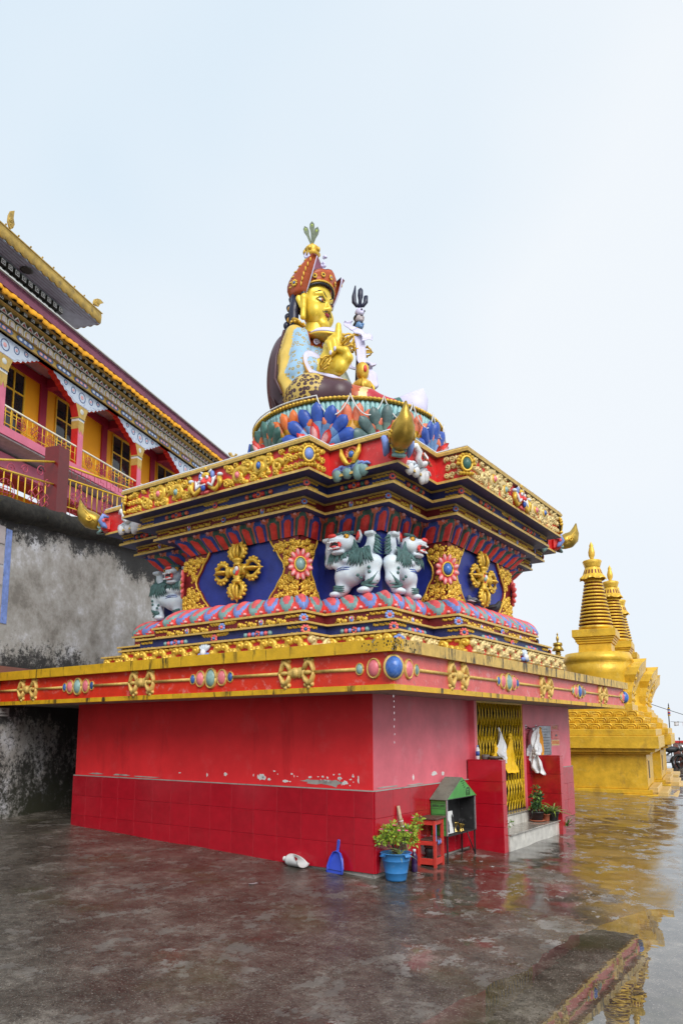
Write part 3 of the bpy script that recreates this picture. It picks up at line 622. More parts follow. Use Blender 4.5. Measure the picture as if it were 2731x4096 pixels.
# balcony columns with cloud brackets
BR=[(-1.95,0),(-1.9,-.1),(-1.75,-.13),(-1.66,-.24),(-1.5,-.26),(-1.42,-.38),(-1.26,-.4),(-1.18,-.52),(-1.0,-.53),(-.92,-.66),(-.72,-.68),(-.6,-.8),(-.42,-.82),(.42,-.82),(.6,-.8),(.72,-.68),(.92,-.66),(1.0,-.53),(1.18,-.52),(1.26,-.4),(1.42,-.38),(1.5,-.26),(1.66,-.24),(1.75,-.13),(1.9,-.1),(1.95,0)][::-1]
for s in (16.5,21.2,25.95,30.65,35.35,40.):
    mbx('column_shaft',s,20.18,14.2,.36,.36,2.1,'mon_pink')
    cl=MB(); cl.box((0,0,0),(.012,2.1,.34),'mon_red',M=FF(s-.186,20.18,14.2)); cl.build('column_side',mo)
    cp=MB(); cp.box((0,.28,0),(.385,.2,.385),'frieze_white',M=FF(s,20.18,15.15)); cp.box((0,0,0),(.385,.36,.385),'frieze_gold',M=FF(s,20.18,15.15)); cp.box((0,.33,0),(.44,.06,.44),'frieze_gold',M=FF(s,20.18,15.15))
    for k in range(4): cp.box((-.14+.093*k,.28,.19),(.05,.07,.02),'frieze_blue',M=FF(s,20.18,15.15))
    for x in (-.096,.096): cp.prism([(x-.096,-.18),(x+.096,-.18),(x,-.42)][::-1],.17,.197,'frieze_gold',M=FF(s,20.18,15.15))
    cap=cp.build('capital',mo)
    M=FF(s,20.18,16.86); b=MB(); b.prism(BR,-.15,.14,'brk_white',M=M,mside='mon_red'); b.prism([(x*.93,y*.9-.02) for x,y in BR],.14,.16,'brk_white',M=M)
    for x,y,r in ((0,-.38,.22),(-.62,-.3,.14),(.62,-.3,.14),(-1.15,-.18,.1),(1.15,-.18,.1)):
        b.ridge([(x+r*math.cos(a),y+r*math.sin(a)) for a in [2*pi*i/14 for i in range(15)]],.02,.02,'frieze_blue',M=M,z=.16); b.ball((x,y,.16),(r*.45,r*.45,.03),'pink_pale',8,3,M=M,half=True)
    b.build('cloud_bracket',mo)
    b=MB(); b.prism([(-.44,.05),(-.3,-.28),(-.2,-.55),(.2,-.55),(.3,-.28),(.44,.05)][::-1][::-1],-.17,.19,'frieze_gold',M=FF(s,20.18,16.0),mside='mon_red'); b.ball((0,-.2,.19),(.13,.13,.03),'frieze_white',8,3,M=FF(s,20.18,16.),half=True); b.build('bracket_foot',mo)
# painted eave courses
mbx('painted_beam',SM,19.95,16.96,L_,.3,.26,'frieze_gold')
for k,s in enumerate(np.arange(12.6,42,1.175)):
    mb=MB(); M=FF(s,19.79,16.96); q=k%2
    mb.prism([(-.5,0),(-.4,-.1),(.4,-.1),(.5,0),(.4,.1),(-.4,.1)],0,.015,'frieze_blue',M=M)
    for x in (-.27,0,.27): mb.ball((x,0,.015),(.1,.065,.015),'brk_white' if q==0 else 'pink_pale',8,2,M=M,half=True)
    mb.build('painted_lozenge',mo)
mbx('arch_course',SM,19.9,17.23,L_,.4,.32,'frieze_gold')
am=MB(); am.prism([(-.19,-.16),(.19,-.16),(.19,.05),(.12,.14),(-.12,.14),(-.19,.05)],0,.03,'frieze_white'); am.prism([(-.135,-.16),(.135,-.16),(.135,.03),(.08,.095),(-.08,.095),(-.135,.03)],.03,.05,'frieze_gold'); am.prism([(-.085,-.16),(.085,-.16),(.085,.0),(.05,.05),(-.05,.05),(-.085,.0)],.05,.065,'soffit_grey'); am=am.mesh('arch_tile')
for s in np.arange(18,42,.44): part('arch_tile',am,mo,FF(s,19.695,17.24))
mbx('tooth_course',SM,19.85,17.48,L_,.5,.2,'frieze_dark')
tm=MB(); tm.prism([(-.17,-.1),(.17,-.1),(0,.1)],0,.06,'frieze_white'); tm.prism([(-.11,-.095),(.11,-.095),(0,.03)],.06,.07,'frieze_red'); tm=tm.mesh('tooth')
for s in np.arange(18,42,.36): part('tooth',tm,mo,FF(s,19.595,17.48))
bk=MB(); bk.box((0,0,0),(.2,.15,.34),'frieze_dark'); bk.box((0,0,.172),(.16,.12,.01),'frieze_white'); bk.box((0,0,.18),(.11,.08,.008),'frieze_dark'); bk.box((0,0,.186),(.055,.04,.008),'frieze_white'); bk=bk.mesh('dentil')
mbx('dentil_backing',SM,19.85,17.9,L_,.5,.64,'frieze_dark'); mbx('dentil_shelf',SM,19.72,17.6,L_,.7,.03,'frieze_gold')
for s in np.arange(18,42,.42):
    part('dentil',bk,mo,FF(s,19.45,17.69)); part('dentil',bk,mo,FF(s+.21,19.26,17.87))
mbx('dentil_shelf',SM,19.55,17.78,L_,.75,.03,'frieze_gold')
mbx('roof_slab',SM,21.,18.28,L_+.2,4.,.14,'mon_plum')
mbx('roof_fascia',SM,19.08,18.17,L_+.2,.16,.44,'mon_plum'); mbx('roof_edge',SM,19.04,18.41,L_+.2,.26,.05,'frieze_white')
mb=MB(); G=[]
for k in range(int((S1-16)/.11)):
    s=16+k*.11; zz=18.0; a=.05*math.sin(k*1.9)+.04*math.sin(k*.63)+.03*random.random(); h=.28+.03*math.sin(k*.9)+.02*random.random()
    G.append([fpt(s,19.1,zz),fpt(s,19.02-a*.6,zz-h*.33),fpt(s,19.03-a,zz-h*.66),fpt(s+.02*math.sin(k),19.04-a*1.2,zz-h)])
mb.sheet(G,.012,'cloth_orange'); mb.build('cloth_valance',mo)
# balcony rail
def mtube(name,a,b,r,m,d=20.06):
    mb=MB(); mb.tube([fpt(a[0],d,a[1]),fpt(b[0],d,b[1])],r,6,m); return mb.build(name,mo)
mtube('handrail',(16,14.11),(41,14.11),.045,'rail_white'); mtube('lower_rail',(16,13.42),(41,13.42),.02,'rail_yellow'); mtube('upper_rail',(16,13.78),(41,13.78),.012,'rail_yellow')
bm_=MB(); bm_.tube([(0,0,0),(0,.84,0)],.018,5,'rail_yellow'); bm_=bm_.mesh('baluster')
for s in np.arange(18.2,36.5,.3): part('baluster',bm_,mo,FF(s,20.06,13.26))
k=0
for s in np.arange(20.6,38,.86):
    if min(abs(s-c) for c in (21.2,25.95,30.65,35.35))<.3: continue
    mb=MB(); (medallion if k%2 else knot)(mb,s,13.66,.24 if k%2 else .33,'mon_maroon',20.0); mb.build('medallion' if k%2 else 'endless_knot',mo); k+=1
# upper pavilion with its tin eave
mbx('pavilion_wall',22.,22.9,20.5,9.8,.7,4.,'frieze_dark')
for row,zz in enumerate((20.9,21.35,21.8)):
    for s in np.arange(19.,26.9,.42): part('dentil',bk,mo,FF(s+.2*row,22.45,zz)@SCL(1.5,1.9,1))
mbx('pavilion_frieze',22.,22.5,22.1,9.9,.16,.12,'frieze_gold')
mb=MB(); A=[fpt(14,21.5,22.03),fpt(28.9,21.5,22.03),fpt(28.9,25,22.03),fpt(14,25,22.03)]; B=[p+Vector((0,0,.1)) for p in A]
mb.add(A+B,[(0,1,2,3),(4,7,6,5),(0,4,5,1),(1,5,6,2),(2,6,7,3),(3,7,4,0)],'soffit_blue'); mb.build('pavilion_soffit',mo)
for j in range(6):
    mb=MB(); a=fpt(14,21.6+j*.16,22.025); b=fpt(28.8-.35*j,21.6+j*.16,22.025); mb.tube([a,b],.008,4,'frieze_dark'); mb.build('soffit_batten',mo)
mb=MB(); mb.lathe([(.26,0),(.28,-.03),(.2,-.04),(.0,-.045)],14,'frieze_dark',M=T(*fpt(24.2,21.95,22.02))); mb.build('round_vent',mo)
mb=MB()
def scallop(mb,a,b,n,z0,z1,m):
    a=Vector(a); b=Vector(b); d=(b-a); nn=Vector((d.y,-d.x,0)).normalized(); G=[]
    for k in range(n*6+1):
        t=k/(n*6); low=.09*abs(math.sin(t*n*pi)); p=a+d*t; G.append([(p.x,p.y,z1),(p.x+nn.x*.03,p.y+nn.y*.03,(z0+z1)/2),(p.x,p.y,z0-low)])
    mb.sheet(G,.03,m)
scallop(mb,fpt(14,21.46,0),fpt(28.94,21.46,0),34,22.1,22.68,'roof_gold'); scallop(mb,fpt(28.94,21.46,0),fpt(28.94,25,0),9,22.1,22.68,'roof_gold'); mb.build('tin_eave',mo)
mb=MB(); A=[fpt(14,21.4,22.66),fpt(29,21.4,22.66),fpt(27,25,23.2),fpt(14,25,23.2)]; mb.add(A+[p-Vector((0,0,.05)) for p in A],[(0,1,2,3),(7,6,5,4),(0,4,5,1),(1,5,6,2),(2,6,7,3),(3,7,4,0)],'roof_gold'); mb.build('pavilion_roof',mo)
mb=MB()
for s in np.arange(14,29,.75): mb.box((s-21,0,0),(.05,.06,.06),'roof_gold',M=FF(21,21.4,22.72))
o_=mb.build('roof_studs',mo); o_['kind']='stuff'
def leaf_finial(s,d,z,h,rot,name='roof_finial'):
    mb=MB(); M=FF(s,d,z)@RZ(rot); P=[(0,0),(.16*h,.12*h),(.3*h,.35*h),(.26*h,.62*h),(.36*h,1.0*h),(.1*h,.86*h),(-.06*h,.6*h),(-.14*h,.3*h),(-.08*h,.08*h)]
    mb.prism(P,-.03,.03,'roof_gold',M=M,bev=.01); curl(mb,.08*h,.42*h,.13*h,0,1.2,'roof_gold',d=.03,M=M@T(0,0,.03)); curl(mb,.1*h,.2*h,.1*h,pi,-1.1,'roof_gold',d=.03,M=M@T(0,0,.03)); mb.build(name,mo)
leaf_finial(22.6,21.5,22.75,.95,.2); leaf_finial(28.2,21.4,22.7,.9,-.65)
mb=MB(); mb.lathe([(.34,0),(.3,.1),(.34,.22),(.28,.45),(.36,.55),(.33,.62),(.1,.66),(.07,.8),(.0,.95)],12,'frieze_gold',M=T(*fpt(40.4,19.6,18.45)))
for a in range(6): mb.tube([fpt(40.4,19.6,19.0)+Vector((.33*math.cos(a*pi/3),.33*math.sin(a*pi/3),0)),fpt(40.4,19.6,19.17)+Vector((.46*math.cos(a*pi/3),.46*math.sin(a*pi/3),0))],[.06,.09],6,'frieze_gold')
mb.build('victory_banner_finial',mo)
# ================================================================== GOLDEN STUPAS
def sq(mb,b,z0,z1,m,x=0,y=0,d=0.): mb.box((x,y,(z0+z1)/2),(2*b,2*b,z1-z0),m,bev=.012)
def make_stupa(loc,label,e=0.,lotus=True):
    t=thing('golden_stupa',loc,label,'stupa','golden stupas in a row behind the shrine',.157); M0=WM[t]
    def B(name,f,par=t): mb=MB(); f(mb); return mb.build(name,par,M0)
    def plinth(mb): sq(mb,1.6+e,-.25,.04,'stupa_gold'); sq(mb,1.48+e,.04,.15,'stupa_gold'); sq(mb,1.38+e,.15,1.0,'stupa_gold')
    B('base',plinth)
    B('cornice_block',lambda mb:(sq(mb,1.48+e,1.0,1.06,'stupa_gold'),sq(mb,1.6+e,1.06,1.15,'stupa_gold'),sq(mb,1.7+e,1.15,1.46,'stupa_gold')))
    tr=[]
    for b,z0,z1 in ((1.56,1.46,1.63),(1.42,1.63,1.78),(1.29,1.78,1.94),(1.14,1.94,2.1),(1.02,2.1,2.28)): tr.append(B('step',lambda mb:sq(mb,b+e*.6,z0,z1,'stupa_gold')))
    for j,(b,z0,z1) in enumerate(((1.42,1.63,1.78),(1.29,1.78,1.94),(1.14,1.94,2.1)) if lotus else ()):
        b=b+e*.6; n=int(2*b/.27); w_=2*b/n; h=(z1-z0)*.94; pm=MB()
        for sgn in (1,.62): pm.ridge([(-w_*.44*sgn,0),(-w_*.44*sgn,h*.55*sgn+.01),(-w_*.3*sgn,h*.92*sgn),(0,h*.97*sgn-.01*(sgn<1)),(w_*.3*sgn,h*.92*sgn),(w_*.44*sgn,h*.55*sgn+.01),(w_*.44*sgn,0)],.013,.022,'stupa_gold')
        pm=pm.mesh('lotus_relief')
        for k in range(n):
            x=-b+w_*(k+.5)
            part('lotus_petal',pm,tr[j+1],M0@FR((x,-b,z0),(1,0,0),(0,0,1),(0,-1,0)))
            if (k+.5)<n*1.: part('lotus_petal',pm,tr[j+1],M0@FR((b,x,z0),(0,1,0),(0,0,1),(1,0,0)))
    be=B('bell',lambda mb:(mb.lathe([(.88,2.28),(.87,2.33),(.82,2.36),(.78,2.42),(.79,2.75),(.85,3.1),(.93,3.38)],40,'stupa_gold'),mb.lathe([(.93,3.38),(.945,3.4)],40,'stupa_gold'),mb.lathe([(.945,3.4),(.84,3.67)],40,'stupa_gold'),mb.lathe([(.84,3.67),(.5,3.7)],40,'stupa_gold'),))
    # gate niche on the bell, facing the walk
    def niche(mb):
        out=[(-.4,0),(-.42,.3),(-.38,.55),(-.46,.75),(-.44,.95),(-.3,1.06),(-.12,1.1),(0,1.2),(.12,1.1),(.3,1.06),(.44,.95),(.46,.75),(.38,.55),(.42,.3),(.4,0)]; n=len(out)
        fx=lambda z,k: k+.34*(z/1.1)**2
        V=[(fx(z,.5),y,2.3+z) for y,z in out]+[(fx(z,.84),y,2.3+z) for y,z in out]+[(fx(z*.97+.0,.85),y*.86,2.31+z*.95) for y,z in out]+[(fx(z,.8),y*.6,2.3+z*.72) for y,z in out]
        F=[]; 
        for r in range(3):
            for i in range(n): j=(i+1)%n; F.append((r*n+i,r*n+j,(r+1)*n+j,(r+1)*n+i)[::-1])
        F.append(tuple(range(3*n,4*n))[::-1]); mb.add(V,F,['stupa_gold']*n+['stupa_pale']*n+['stupa_pale']*n+['stupa_gold'])
        for y,z in [(s_*q,z) for s_ in (-1,1) for q,z in ((.33,.1),(.33,.28),(.31,.46),(.35,.64),(.36,.82),(.24,.93),(.09,.98))]: curl(mb,0,0,.055,random.random()*6,1.2,'stupa_gold',d=.03,M=FR((fx(z,.852),y,2.3+z),(0,1,0),(.3,0,.95),(.95,0,-.3)))
    B('niche_frame',niche)
    B('harmika',lambda mb:(sq(mb,.42,3.69,3.93,'stupa_gold'),sq(mb,.46,3.93,3.99,'stupa_gold'),sq(mb,.49,3.99,4.05,'stupa_gold'),sq(mb,.52,4.05,4.1,'stupa_gold'),sq(mb,.56,4.1,4.31,'stupa_gold')))
    B('lotus_collar',lambda mb:mb.lathe([(.36,4.31),(.45,4.36),(.455,4.43)],24,'stupa_gold'))
    pr=[];ms=[]; n=13
    for k in range(n):
        z=4.44+(5.72-4.44)*k/n; r=.447+(.225-.447)*k/n; dz=(5.72-4.44)/n
        pr+=[(r*.8,z),(r*.8,z+dz*.42),(r,z+dz*.45),(r*.99,z+dz*.98)]; ms+=['stupa_red','stupa_red','stupa_gold','stupa_gold']
    B('spire',lambda mb:mb.lathe(pr+[(.2,5.73)],26,ms+['stupa_gold']))
    def skirt(mb):
        n=36; A=[(.36+.02*(k%2),5.77-.02*(k%3)) for k in range(n)]; V=[];F=[]
        rows=[(.2,6.1,0),(.23,6.02,0),(.27,5.9,0),(.34,5.8,1),(.35,5.76,1)]
        for r,z,f in rows:
            for i in range(n): a=2*pi*i/n; V.append((r*(1+.04*f*math.cos(i*pi)) *math.cos(a),r*(1+.04*f*math.cos(i*pi))*math.sin(a),z-.02*f*math.cos(i*pi/3)))
        for k in range(len(rows)-1):
            for i in range(n): j=(i+1)%n; F.append((k*n+i,k*n+j,(k+1)*n+j,(k+1)*n+i)[::-1])
        mb.add(V,F,['stupa_gold' if (q//n!=1 or q%2==0) else 'stupa_red' for q in range(len(F))],False)
    B('canopy_skirt',skirt)
    B('crown',lambda mb:mb.lathe([(.2,6.08),(.215,6.13),(.235,6.2),(.26,6.27),(.24,6.3),(.12,6.31),(.1,6.34)],18,'gold'))
    B('finial',lambda mb:(mb.lathe([(.06,6.33),(.05,6.37),(.085,6.45),(.09,6.55),(.06,6.68),(.05,6.7),(.06,6.74),(.0,6.86)],14,'gold',sx=1.,sy=.75)))
    # memorial stone and steps on the walk side
    B('plaque',lambda mb:(mb.box((1.385+e,-.75-e*.3,.62),(.02,.36,.5),'stupa_pale'),mb.box((1.397+e,-.75-e*.3,.62),(.012,.28,.43),'ink')))
    for k in range(4): B('stair',lambda mb:mb.box((1.385+e+.11*(4-k),-.1,-.3+.05*k),(.22*(4-k)-.02,2.3+e,.4+.1*k),'stupa_pale',bev=.01))
    return t
make_stupa((-1.06,12.98,0),'tall golden stupa nearest the shrine with ringed spire and lotus steps',-.22)
make_stupa((-1.5,16.45,.03),'golden stupa second in the row, half hidden by the nearest one',-.18,False)
make_stupa((-2.2,20.1,.03),'golden stupa farthest back in the row, only its edge showing',-.18,False)
def small_stupa(loc,label):
    t=thing('stupa_spire',loc,label,'stupa','small stupa spires far behind the shrine'); M0=WM[t]@SCL(.6)
    mb=MB(); pr=[(.3,0),(.26,.3)]; 
    for q in range(5): z=.3+q*.14; r=.24-.012*q; pr+=[(r,z),(r,z+.08),(r*.8,z+.085),(r*.8,z+.14)]
    mb.lathe(pr,14,'gold_bronze'); mb.build('ringed_neck',t,M0)
    mb=MB(); mb.lathe([(.2,1.0),(.42,1.02),(.3,1.25),(.24,1.36),(.32,1.38),(.3,1.58),(.08,1.62)],18,'gold_bronze'); mb.build('canopy',t,M0)
    mb=MB(); mb.lathe([(.06,1.6),(.05,1.68),(.1,1.8),(.1,1.95),(.05,2.05),(.03,2.1),(.07,2.15),(0,2.32)],10,'gold_bronze'); mb.build('finial',t,M0)
    mb=MB(); mb.box((0,0,-3.7),(1.2,1.2,7.4),'stupa_gold'); mb.build('pedestal',t,M0)
small_stupa((-5.28,22.3,4.24),'small bronze spire standing alone between the cornice and the golden stupas')
small_stupa((-4.45,22.8,4.6),'small bronze spire peeping out behind the nearest golden stupa')
# ================================================================== FAR EDGE OF THE YARD
def bike(x,y,rz,label):
    t=thing('motorcycle',(x,y,.02),label,'motorcycle','motorcycles parked at the far edge of the yard',rz); M0=WM[t]
    def B(n_,f): mb=MB(); f(mb); mb.build(n_,t,M0)
    for xx in (-.65,.65): B('wheel',lambda mb:(mb.tube([(xx+.29*math.cos(a),0,.3+.29*math.sin(a)) for a in [2*pi*i/16 for i in range(17)]],.05,6,'rubber'),mb.lathe([(.05,-.06),(.05,.06)],8,'chrome',M=T(xx,0,.3)@RX(pi/2))))
    B('frame',lambda mb:(mb.tube([(-.65,0,.3),(-.2,0,.4),(.2,0,.75),(.5,0,.85)],.04,6,'steel_dark'),mb.tube([(.65,0,.3),(.48,0,.95)],.035,6,'chrome')))
    B('engine',lambda mb:mb.box((0,0,.42),(.4,.26,.3),'chrome',bev=.04)); B('fuel_tank',lambda mb:mb.ball((.18,0,.8),(.3,.14,.13),'steel_dark'))
    B('seat',lambda mb:mb.box((-.35,0,.8),(.65,.24,.1),'rubber',bev=.03)); B('handlebar',lambda mb:(mb.tube([(.42,-.35,1.02),(.5,0,.97),(.42,.35,1.02)],.018,6,'chrome')))
    B('headlight',lambda mb:mb.ball((.6,0,.9),(.1,.1,.1),'chrome',8,6)); B('mirror',lambda mb:(mb.tube([(.44,-.25,1.0),(.42,-.3,1.2)],.01,5,'steel_dark'),mb.ball((.42,-.3,1.23),(.02,.08,.06),'steel_dark',8,5)))
bike(-1.75,24.3,.5,'silver motorcycle parked at the far right edge behind the stupas'); bike(-.95,24.9,.9,'dark motorcycle parked farthest right by a red panel')
mb=MB(); mb.box((0,0,.55),(1.6,.1,1.1),'brown_wall'); mb.box((0,0,1.12),(1.7,.14,.08),'mon_red'); o_=part('red_hoarding',mb.mesh('red_hoarding'),None,T(-.9,25.3,0)@RZ(.5)); tag(o_,'low dark red hoarding behind the parked motorcycles','hoarding')
def pole(x,y,h,label,lean=0.,r=.05):
    mb=MB(); mb.tube([(0,0,0),(lean,0,h)],[r,r*.7],8,'steel_dark'); mb.box((lean*.7,0,h*.72),(.16,.16,.2),'steel_dark'); tag(part('utility_pole',mb.mesh('utility_pole'),None,T(x,y,0)),label,'pole','utility poles past the yard')
pole(-1.0,25.2,1.75,'thin dark leaning utility pole at the right edge of the yard',-.12,.035); pole(-1.5,25.2,.95,'short dark utility pole behind the silver motorcycle',-.12,.025)
bp_=thing('banner_pole',(-1.72,25.1,0),'slim pole with a striped cloth victory banner near the golden stupas','pole'); M0=WM[bp_]
mb=MB(); mb.tube([(0,0,0),(-.02,0,2.5)],.022,8,'steel_dark'); mb.build('pole',bp_,M0)
for k,c in enumerate(('flag_yellow','flag_blue','flag_white','flag_red','flag_blue','flag_yellow')): mb=MB(); z=2.17+.053*(5-k); mb.lathe([(.05,z),(.056,z+.045),(.05,z+.052)],10,c); mb.build('cloth_band',bp_,M0)
mb=MB(); mb.lathe([(.02,2.49),(.035,2.52),(.015,2.55),(.025,2.6),(.0,2.72)],8,'steel_dark'); mb.build('finial',bp_,M0)
fl=thing('prayer_flag_line',(-1.65,25.1,1.9),'string of small coloured prayer flags hanging at the far right edge','prayer flags'); M0=Matrix()
A=Vector((-1.68,25.1,1.93)); Bv=Vector((2.2,27.2,2.35)); mb=MB(); pts=[A+(Bv-A)*t+Vector((0,0,-.2*math.sin(pi*t))) for t in [i/16 for i in range(17)]]; mb.tube(pts,.008,5,'cable'); mb.build('cord',fl,M0)
for k in range(11):
    t=.03+.075*k; p=A+(Bv-A)*t+Vector((0,0,-.2*math.sin(pi*t))); d=(Bv-A).normalized(); c=('flag_white','flag_red','flag_green','flag_yellow','flag_blue')[k%5]
    G=[[p+d*(x*.2)+Vector((.02*math.sin(5*x+k),-.04*y*math.sin(k),-.17*y)) for y in (0,.33,.66,1)] for x in (0,.33,.66,1)]; mb=MB(); mb.sheet(G,.006,c); mb.build('flag',fl,M0)
for k,(a,b,lab) in enumerate((((-2.6,25,2.75),(3.,28,1.2),'taut dark cable running down to the right past the stupas'),((-1.3,25.4,1.3),(6,26,1.1),'upper sagging wire past the far yard edge'),((-1.3,25.4,1.0),(6,26,1.35),'middle sagging wire past the far yard edge'),((-1.35,25.4,.8),(6,26,.75),'lowest sagging wire past the far yard edge'))):
    a=Vector(a); b=Vector(b); mb=MB(); mb.tube([a+(b-a)*t-Vector((0,0,.25*math.sin(pi*t))) for t in [i/12 for i in range(13)]],.012,4,'cable'); tag(mb.build('overhead_wire'),lab,'wire','wires at the far edge of the yard')
# ================================================================== SHRINE
X0,Y0,DD,GG=-2.4352,2.8243,.4429,1.4513
sh=thing('shrine',(X0,Y0,0),'red shrine base with a colourful tiered throne of painted lotus, lion and scroll reliefs','shrine')
UP=(0,0,1)
def FL(u,A,z): return FR((X0+u,Y0-A,z),(1,0,0),UP,(0,-1,0))
def FT(u,A,z): return FR((X0+A,Y0+u,z),(0,1,0),UP,(1,0,0))
def P_(name,mb,M=None,par=sh): return part(name,mb.mesh(name) if isinstance(mb,MB) else mb,par,M)
def ring(A):
    w,c=A-GG,A-DD; q=[(w,-A),(w,-c),(c,-c),(c,-w),(A,-w)]; out=[]
    for k in range(4):
        ca,sa=round(math.cos(k*pi/2)),round(math.sin(k*pi/2)); out+= [(x*ca-y*sa,x*sa+y*ca) for x,y in q]
    return out
def loft(mb,prof,ms,cap0=True,cap1=True):
    V=[];F=[];mm=[]
    for A,z in prof: V+=[(X0+x,Y0+y,z) for x,y in ring(A)]
    n=20
    for k in range(len(prof)-1):
        for i in range(n): j=(i+1)%n; F.append((k*n+i,k*n+j,(k+1)*n+j,(k+1)*n+i)); mm.append(ms if isinstance(ms,str) else ms[k])
    if cap0: F.append(tuple(range(n-1,-1,-1))); mm.append(mm[0])
    if cap1: F.append(tuple(range((len(prof)-1)*n,len(prof)*n))); mm.append(mm[-1])
    mb.add(V,F,mm)
def segs(A):
    w,c=A-GG,A-DD
    # (frame fn, plane, u0, u1, convex at start, convex at end, kind)
    return [(FL,c,-c,-w,1,0,'block'),(FL,A,-w,w,1,1,'bay'),(FT,w,-A,-c,1,0,'ret'),(FL,c,w,c,0,1,'block'),(FT,c,-c,-w,1,0,'block'),(FL,w,c,A,0,1,'ret'),(FT,A,-w,w,1,1,'bay'),(FT,c,w,c,0,1,'block')]
# ------------------------------------------------------------------ lower building
WY,WX=7.13,-5.76
e_=.022
mb=MB()
mb.box((-2.9,e_+.1,.85),(5.7,.2,2.5),'wall_red'); P_('wall',mb)
mb=MB(); mb.box((WX+.1,3.5,.85),(.2,6.6,2.5),'wall_red'); P_('wall',mb)
mb=MB(); mb.box((-e_-.1,(e_+2.66)/2+.1,.85),(.2,2.66-e_-.2,2.5),'wall_pink'); P_('wall',mb)
mb=MB(); mb.box((-e_-.1,(4.52+WY)/2,.85),(.2,WY-4.52,2.5),'wall_pink'); P_('wall',mb)
mb=MB(); mb.box((-e_-.1,e_+.1,.85),(.2,.2,2.5),'wall_pink'); mb.box((-e_-.1,e_-.002,.85),(.196,.006,2.49),'wall_red'); P_('corner_pier',mb)
mb=MB(); mb.box((-2.9,WY-.1,.85),(5.7,.2,2.5),'wall_pink'); P_('wall',mb)
for y in (2.65,4.535): mb=MB(); mb.box((.015,y,1.2),(.1,.085,1.75),'wall_pink',bev=.006); P_('door_jamb',mb)
mb=MB(); mb.box((-1.2,3.6,.3),(2.2,1.9,.1),'room_shade'); mb.box((-1.9,3.6,1.2),(.05,1.9,1.8),'room_shade'); mb.box((-1.0,2.66,1.2),(1.9,.05,1.8),'room_shade'); mb.box((-1.0,4.54,1.2),(1.9,.05,1.8),'room_shade'); P_('dark_interior',mb)
mb=MB(); mb.box((WX/2-.01,.03,-.15),(-WX-.03,.03,.3),'plaster_grey'); mb.box((-.03,WY/2,-.16),(.03,WY-.02,.31),'plaster_grey'); P_('concrete_footing',mb)
# tiles, each a piece with its own joint
def tile_mesh(w,h,m): mb=MB(); mb.box((w/2,h/2,.006),(w-.0035,h-.0035,.02),m,bev=.002); return mb.mesh('tile')
TM={}
def tile(u,z,w,h,F,plane,m): 
    k=(round(w,3),round(h,3),m)
    if k not in TM: TM[k]=tile_mesh(w,h,m)
    P_('tile',TM[k],F(u,plane,z)@RX(random.gauss(0,.0022))@RY(random.gauss(0,.0022)))
LF=lambda u,pl,z: FR((u,-pl,z),(1,0,0),UP,(0,-1,0)); RF=lambda u,pl,z: FR((pl,u,z),(0,1,0),UP,(1,0,0))
xs=[WX]+[WX+.36+.3946*k for k in range(14)]+[-.002]
for a,b in zip(xs[:-1],xs[1:]):
    for r in range(3): tile(a,.305*r,b-a,.305,LF,0,random.choice(('tile_red','tile_red','tile_red_b')))
for y0,y1 in [(.0+.4*k,.4+.4*k) for k in range(6)]+[(2.4,2.475)]+[(4.8+.389*k,5.189+.389*k) for k in range(6)]:
    for r in range(3): tile(y0,.305*r,y1-y0,.305,RF,0,random.choice(('tile_red','tile_red_b')))
mb=MB(); mb.box((WX/2,.0,.458),(-WX-.02,.02,.915),'grout'); P_('tile_bed',mb)
mb=MB(); mb.box((WX/2,-.002,.922),(-WX,.028,.012),'plaster_grey'); P_('mortar_ledge',mb)
for ya,yb in ((.012,2.47),(4.82,7.12)):
    mb=MB(); mb.box((.0,(ya+yb)/2,.458),(.02,yb-ya,.915),'grout'); P_('tile_bed',mb)
    mb=MB(); mb.box((.002,(ya+yb)/2,.922),(.028,yb-ya,.012),'plaster_grey'); P_('mortar_ledge',mb)
# flaked paint above the dado: thin ragged scabs of bare plaster
def scab(cx,cz,w,h,F,pl,m,n=16):
    mb=MB(); pts=[(w*.5*math.cos(a)*(.55+.6*random.random()),h*.5*math.sin(a)*(.5+.7*random.random())) for a in [2*pi*i/n for i in range(n)]]
    mb.prism(pts,-.002,.0035,m); P_('paint_scab',mb,F(cx,pl,cz))
for cx,cz,w,h,m in ((-.85,1.0,.5,.07,'plaster_grey'),(-.62,.99,.36,.09,'plaster_grey'),(-1.35,.985,.14,.035,'flake_white'),(-.42,1.0,.1,.06,'flake_white'),(-.22,1.04,.06,.1,'flake_white'),(-.15,1.06,.04,.06,'flake_white'),(-.5,1.05,.07,.04,'flake_white'),(-.95,1.05,.06,.03,'flake_white'),(-1.75,1.02,.16,.09,'flake_white'),(-1.62,1.0,.06,.04,'flake_white'),(-2.4,1.04,.07,.05,'flake_white'),(-2.75,1.02,.03,.05,'flake_white'),(-3.3,1.03,.05,.02,'flake_white'),(-4.6,.96,.5,.03,'plaster_grey'),(-4.0,.95,.6,.025,'plaster_grey'),(-5.2,.96,.4,.03,'plaster_grey')): scab(cx,cz,w,h,LF,-e_,m)
for k in range(26): scab(-.3-random.random()**2*1.6,.97+random.random()*.14,.012+.03*random.random(),.012+.03*random.random(),LF,-e_,'flake_white',9)
for cx,cz,w,h,m in ((1.5,1.05,.2,.07,'flake_white'),(1.75,1.04,.08,.06,'flake_white'),(.95,1.03,.04,.08,'flake_white'),(.35,.95,.6,.02,'plaster_grey'),(1.0,.94,.5,.02,'plaster_grey')): scab(cx,cz,w,h,RF,-e_,m)
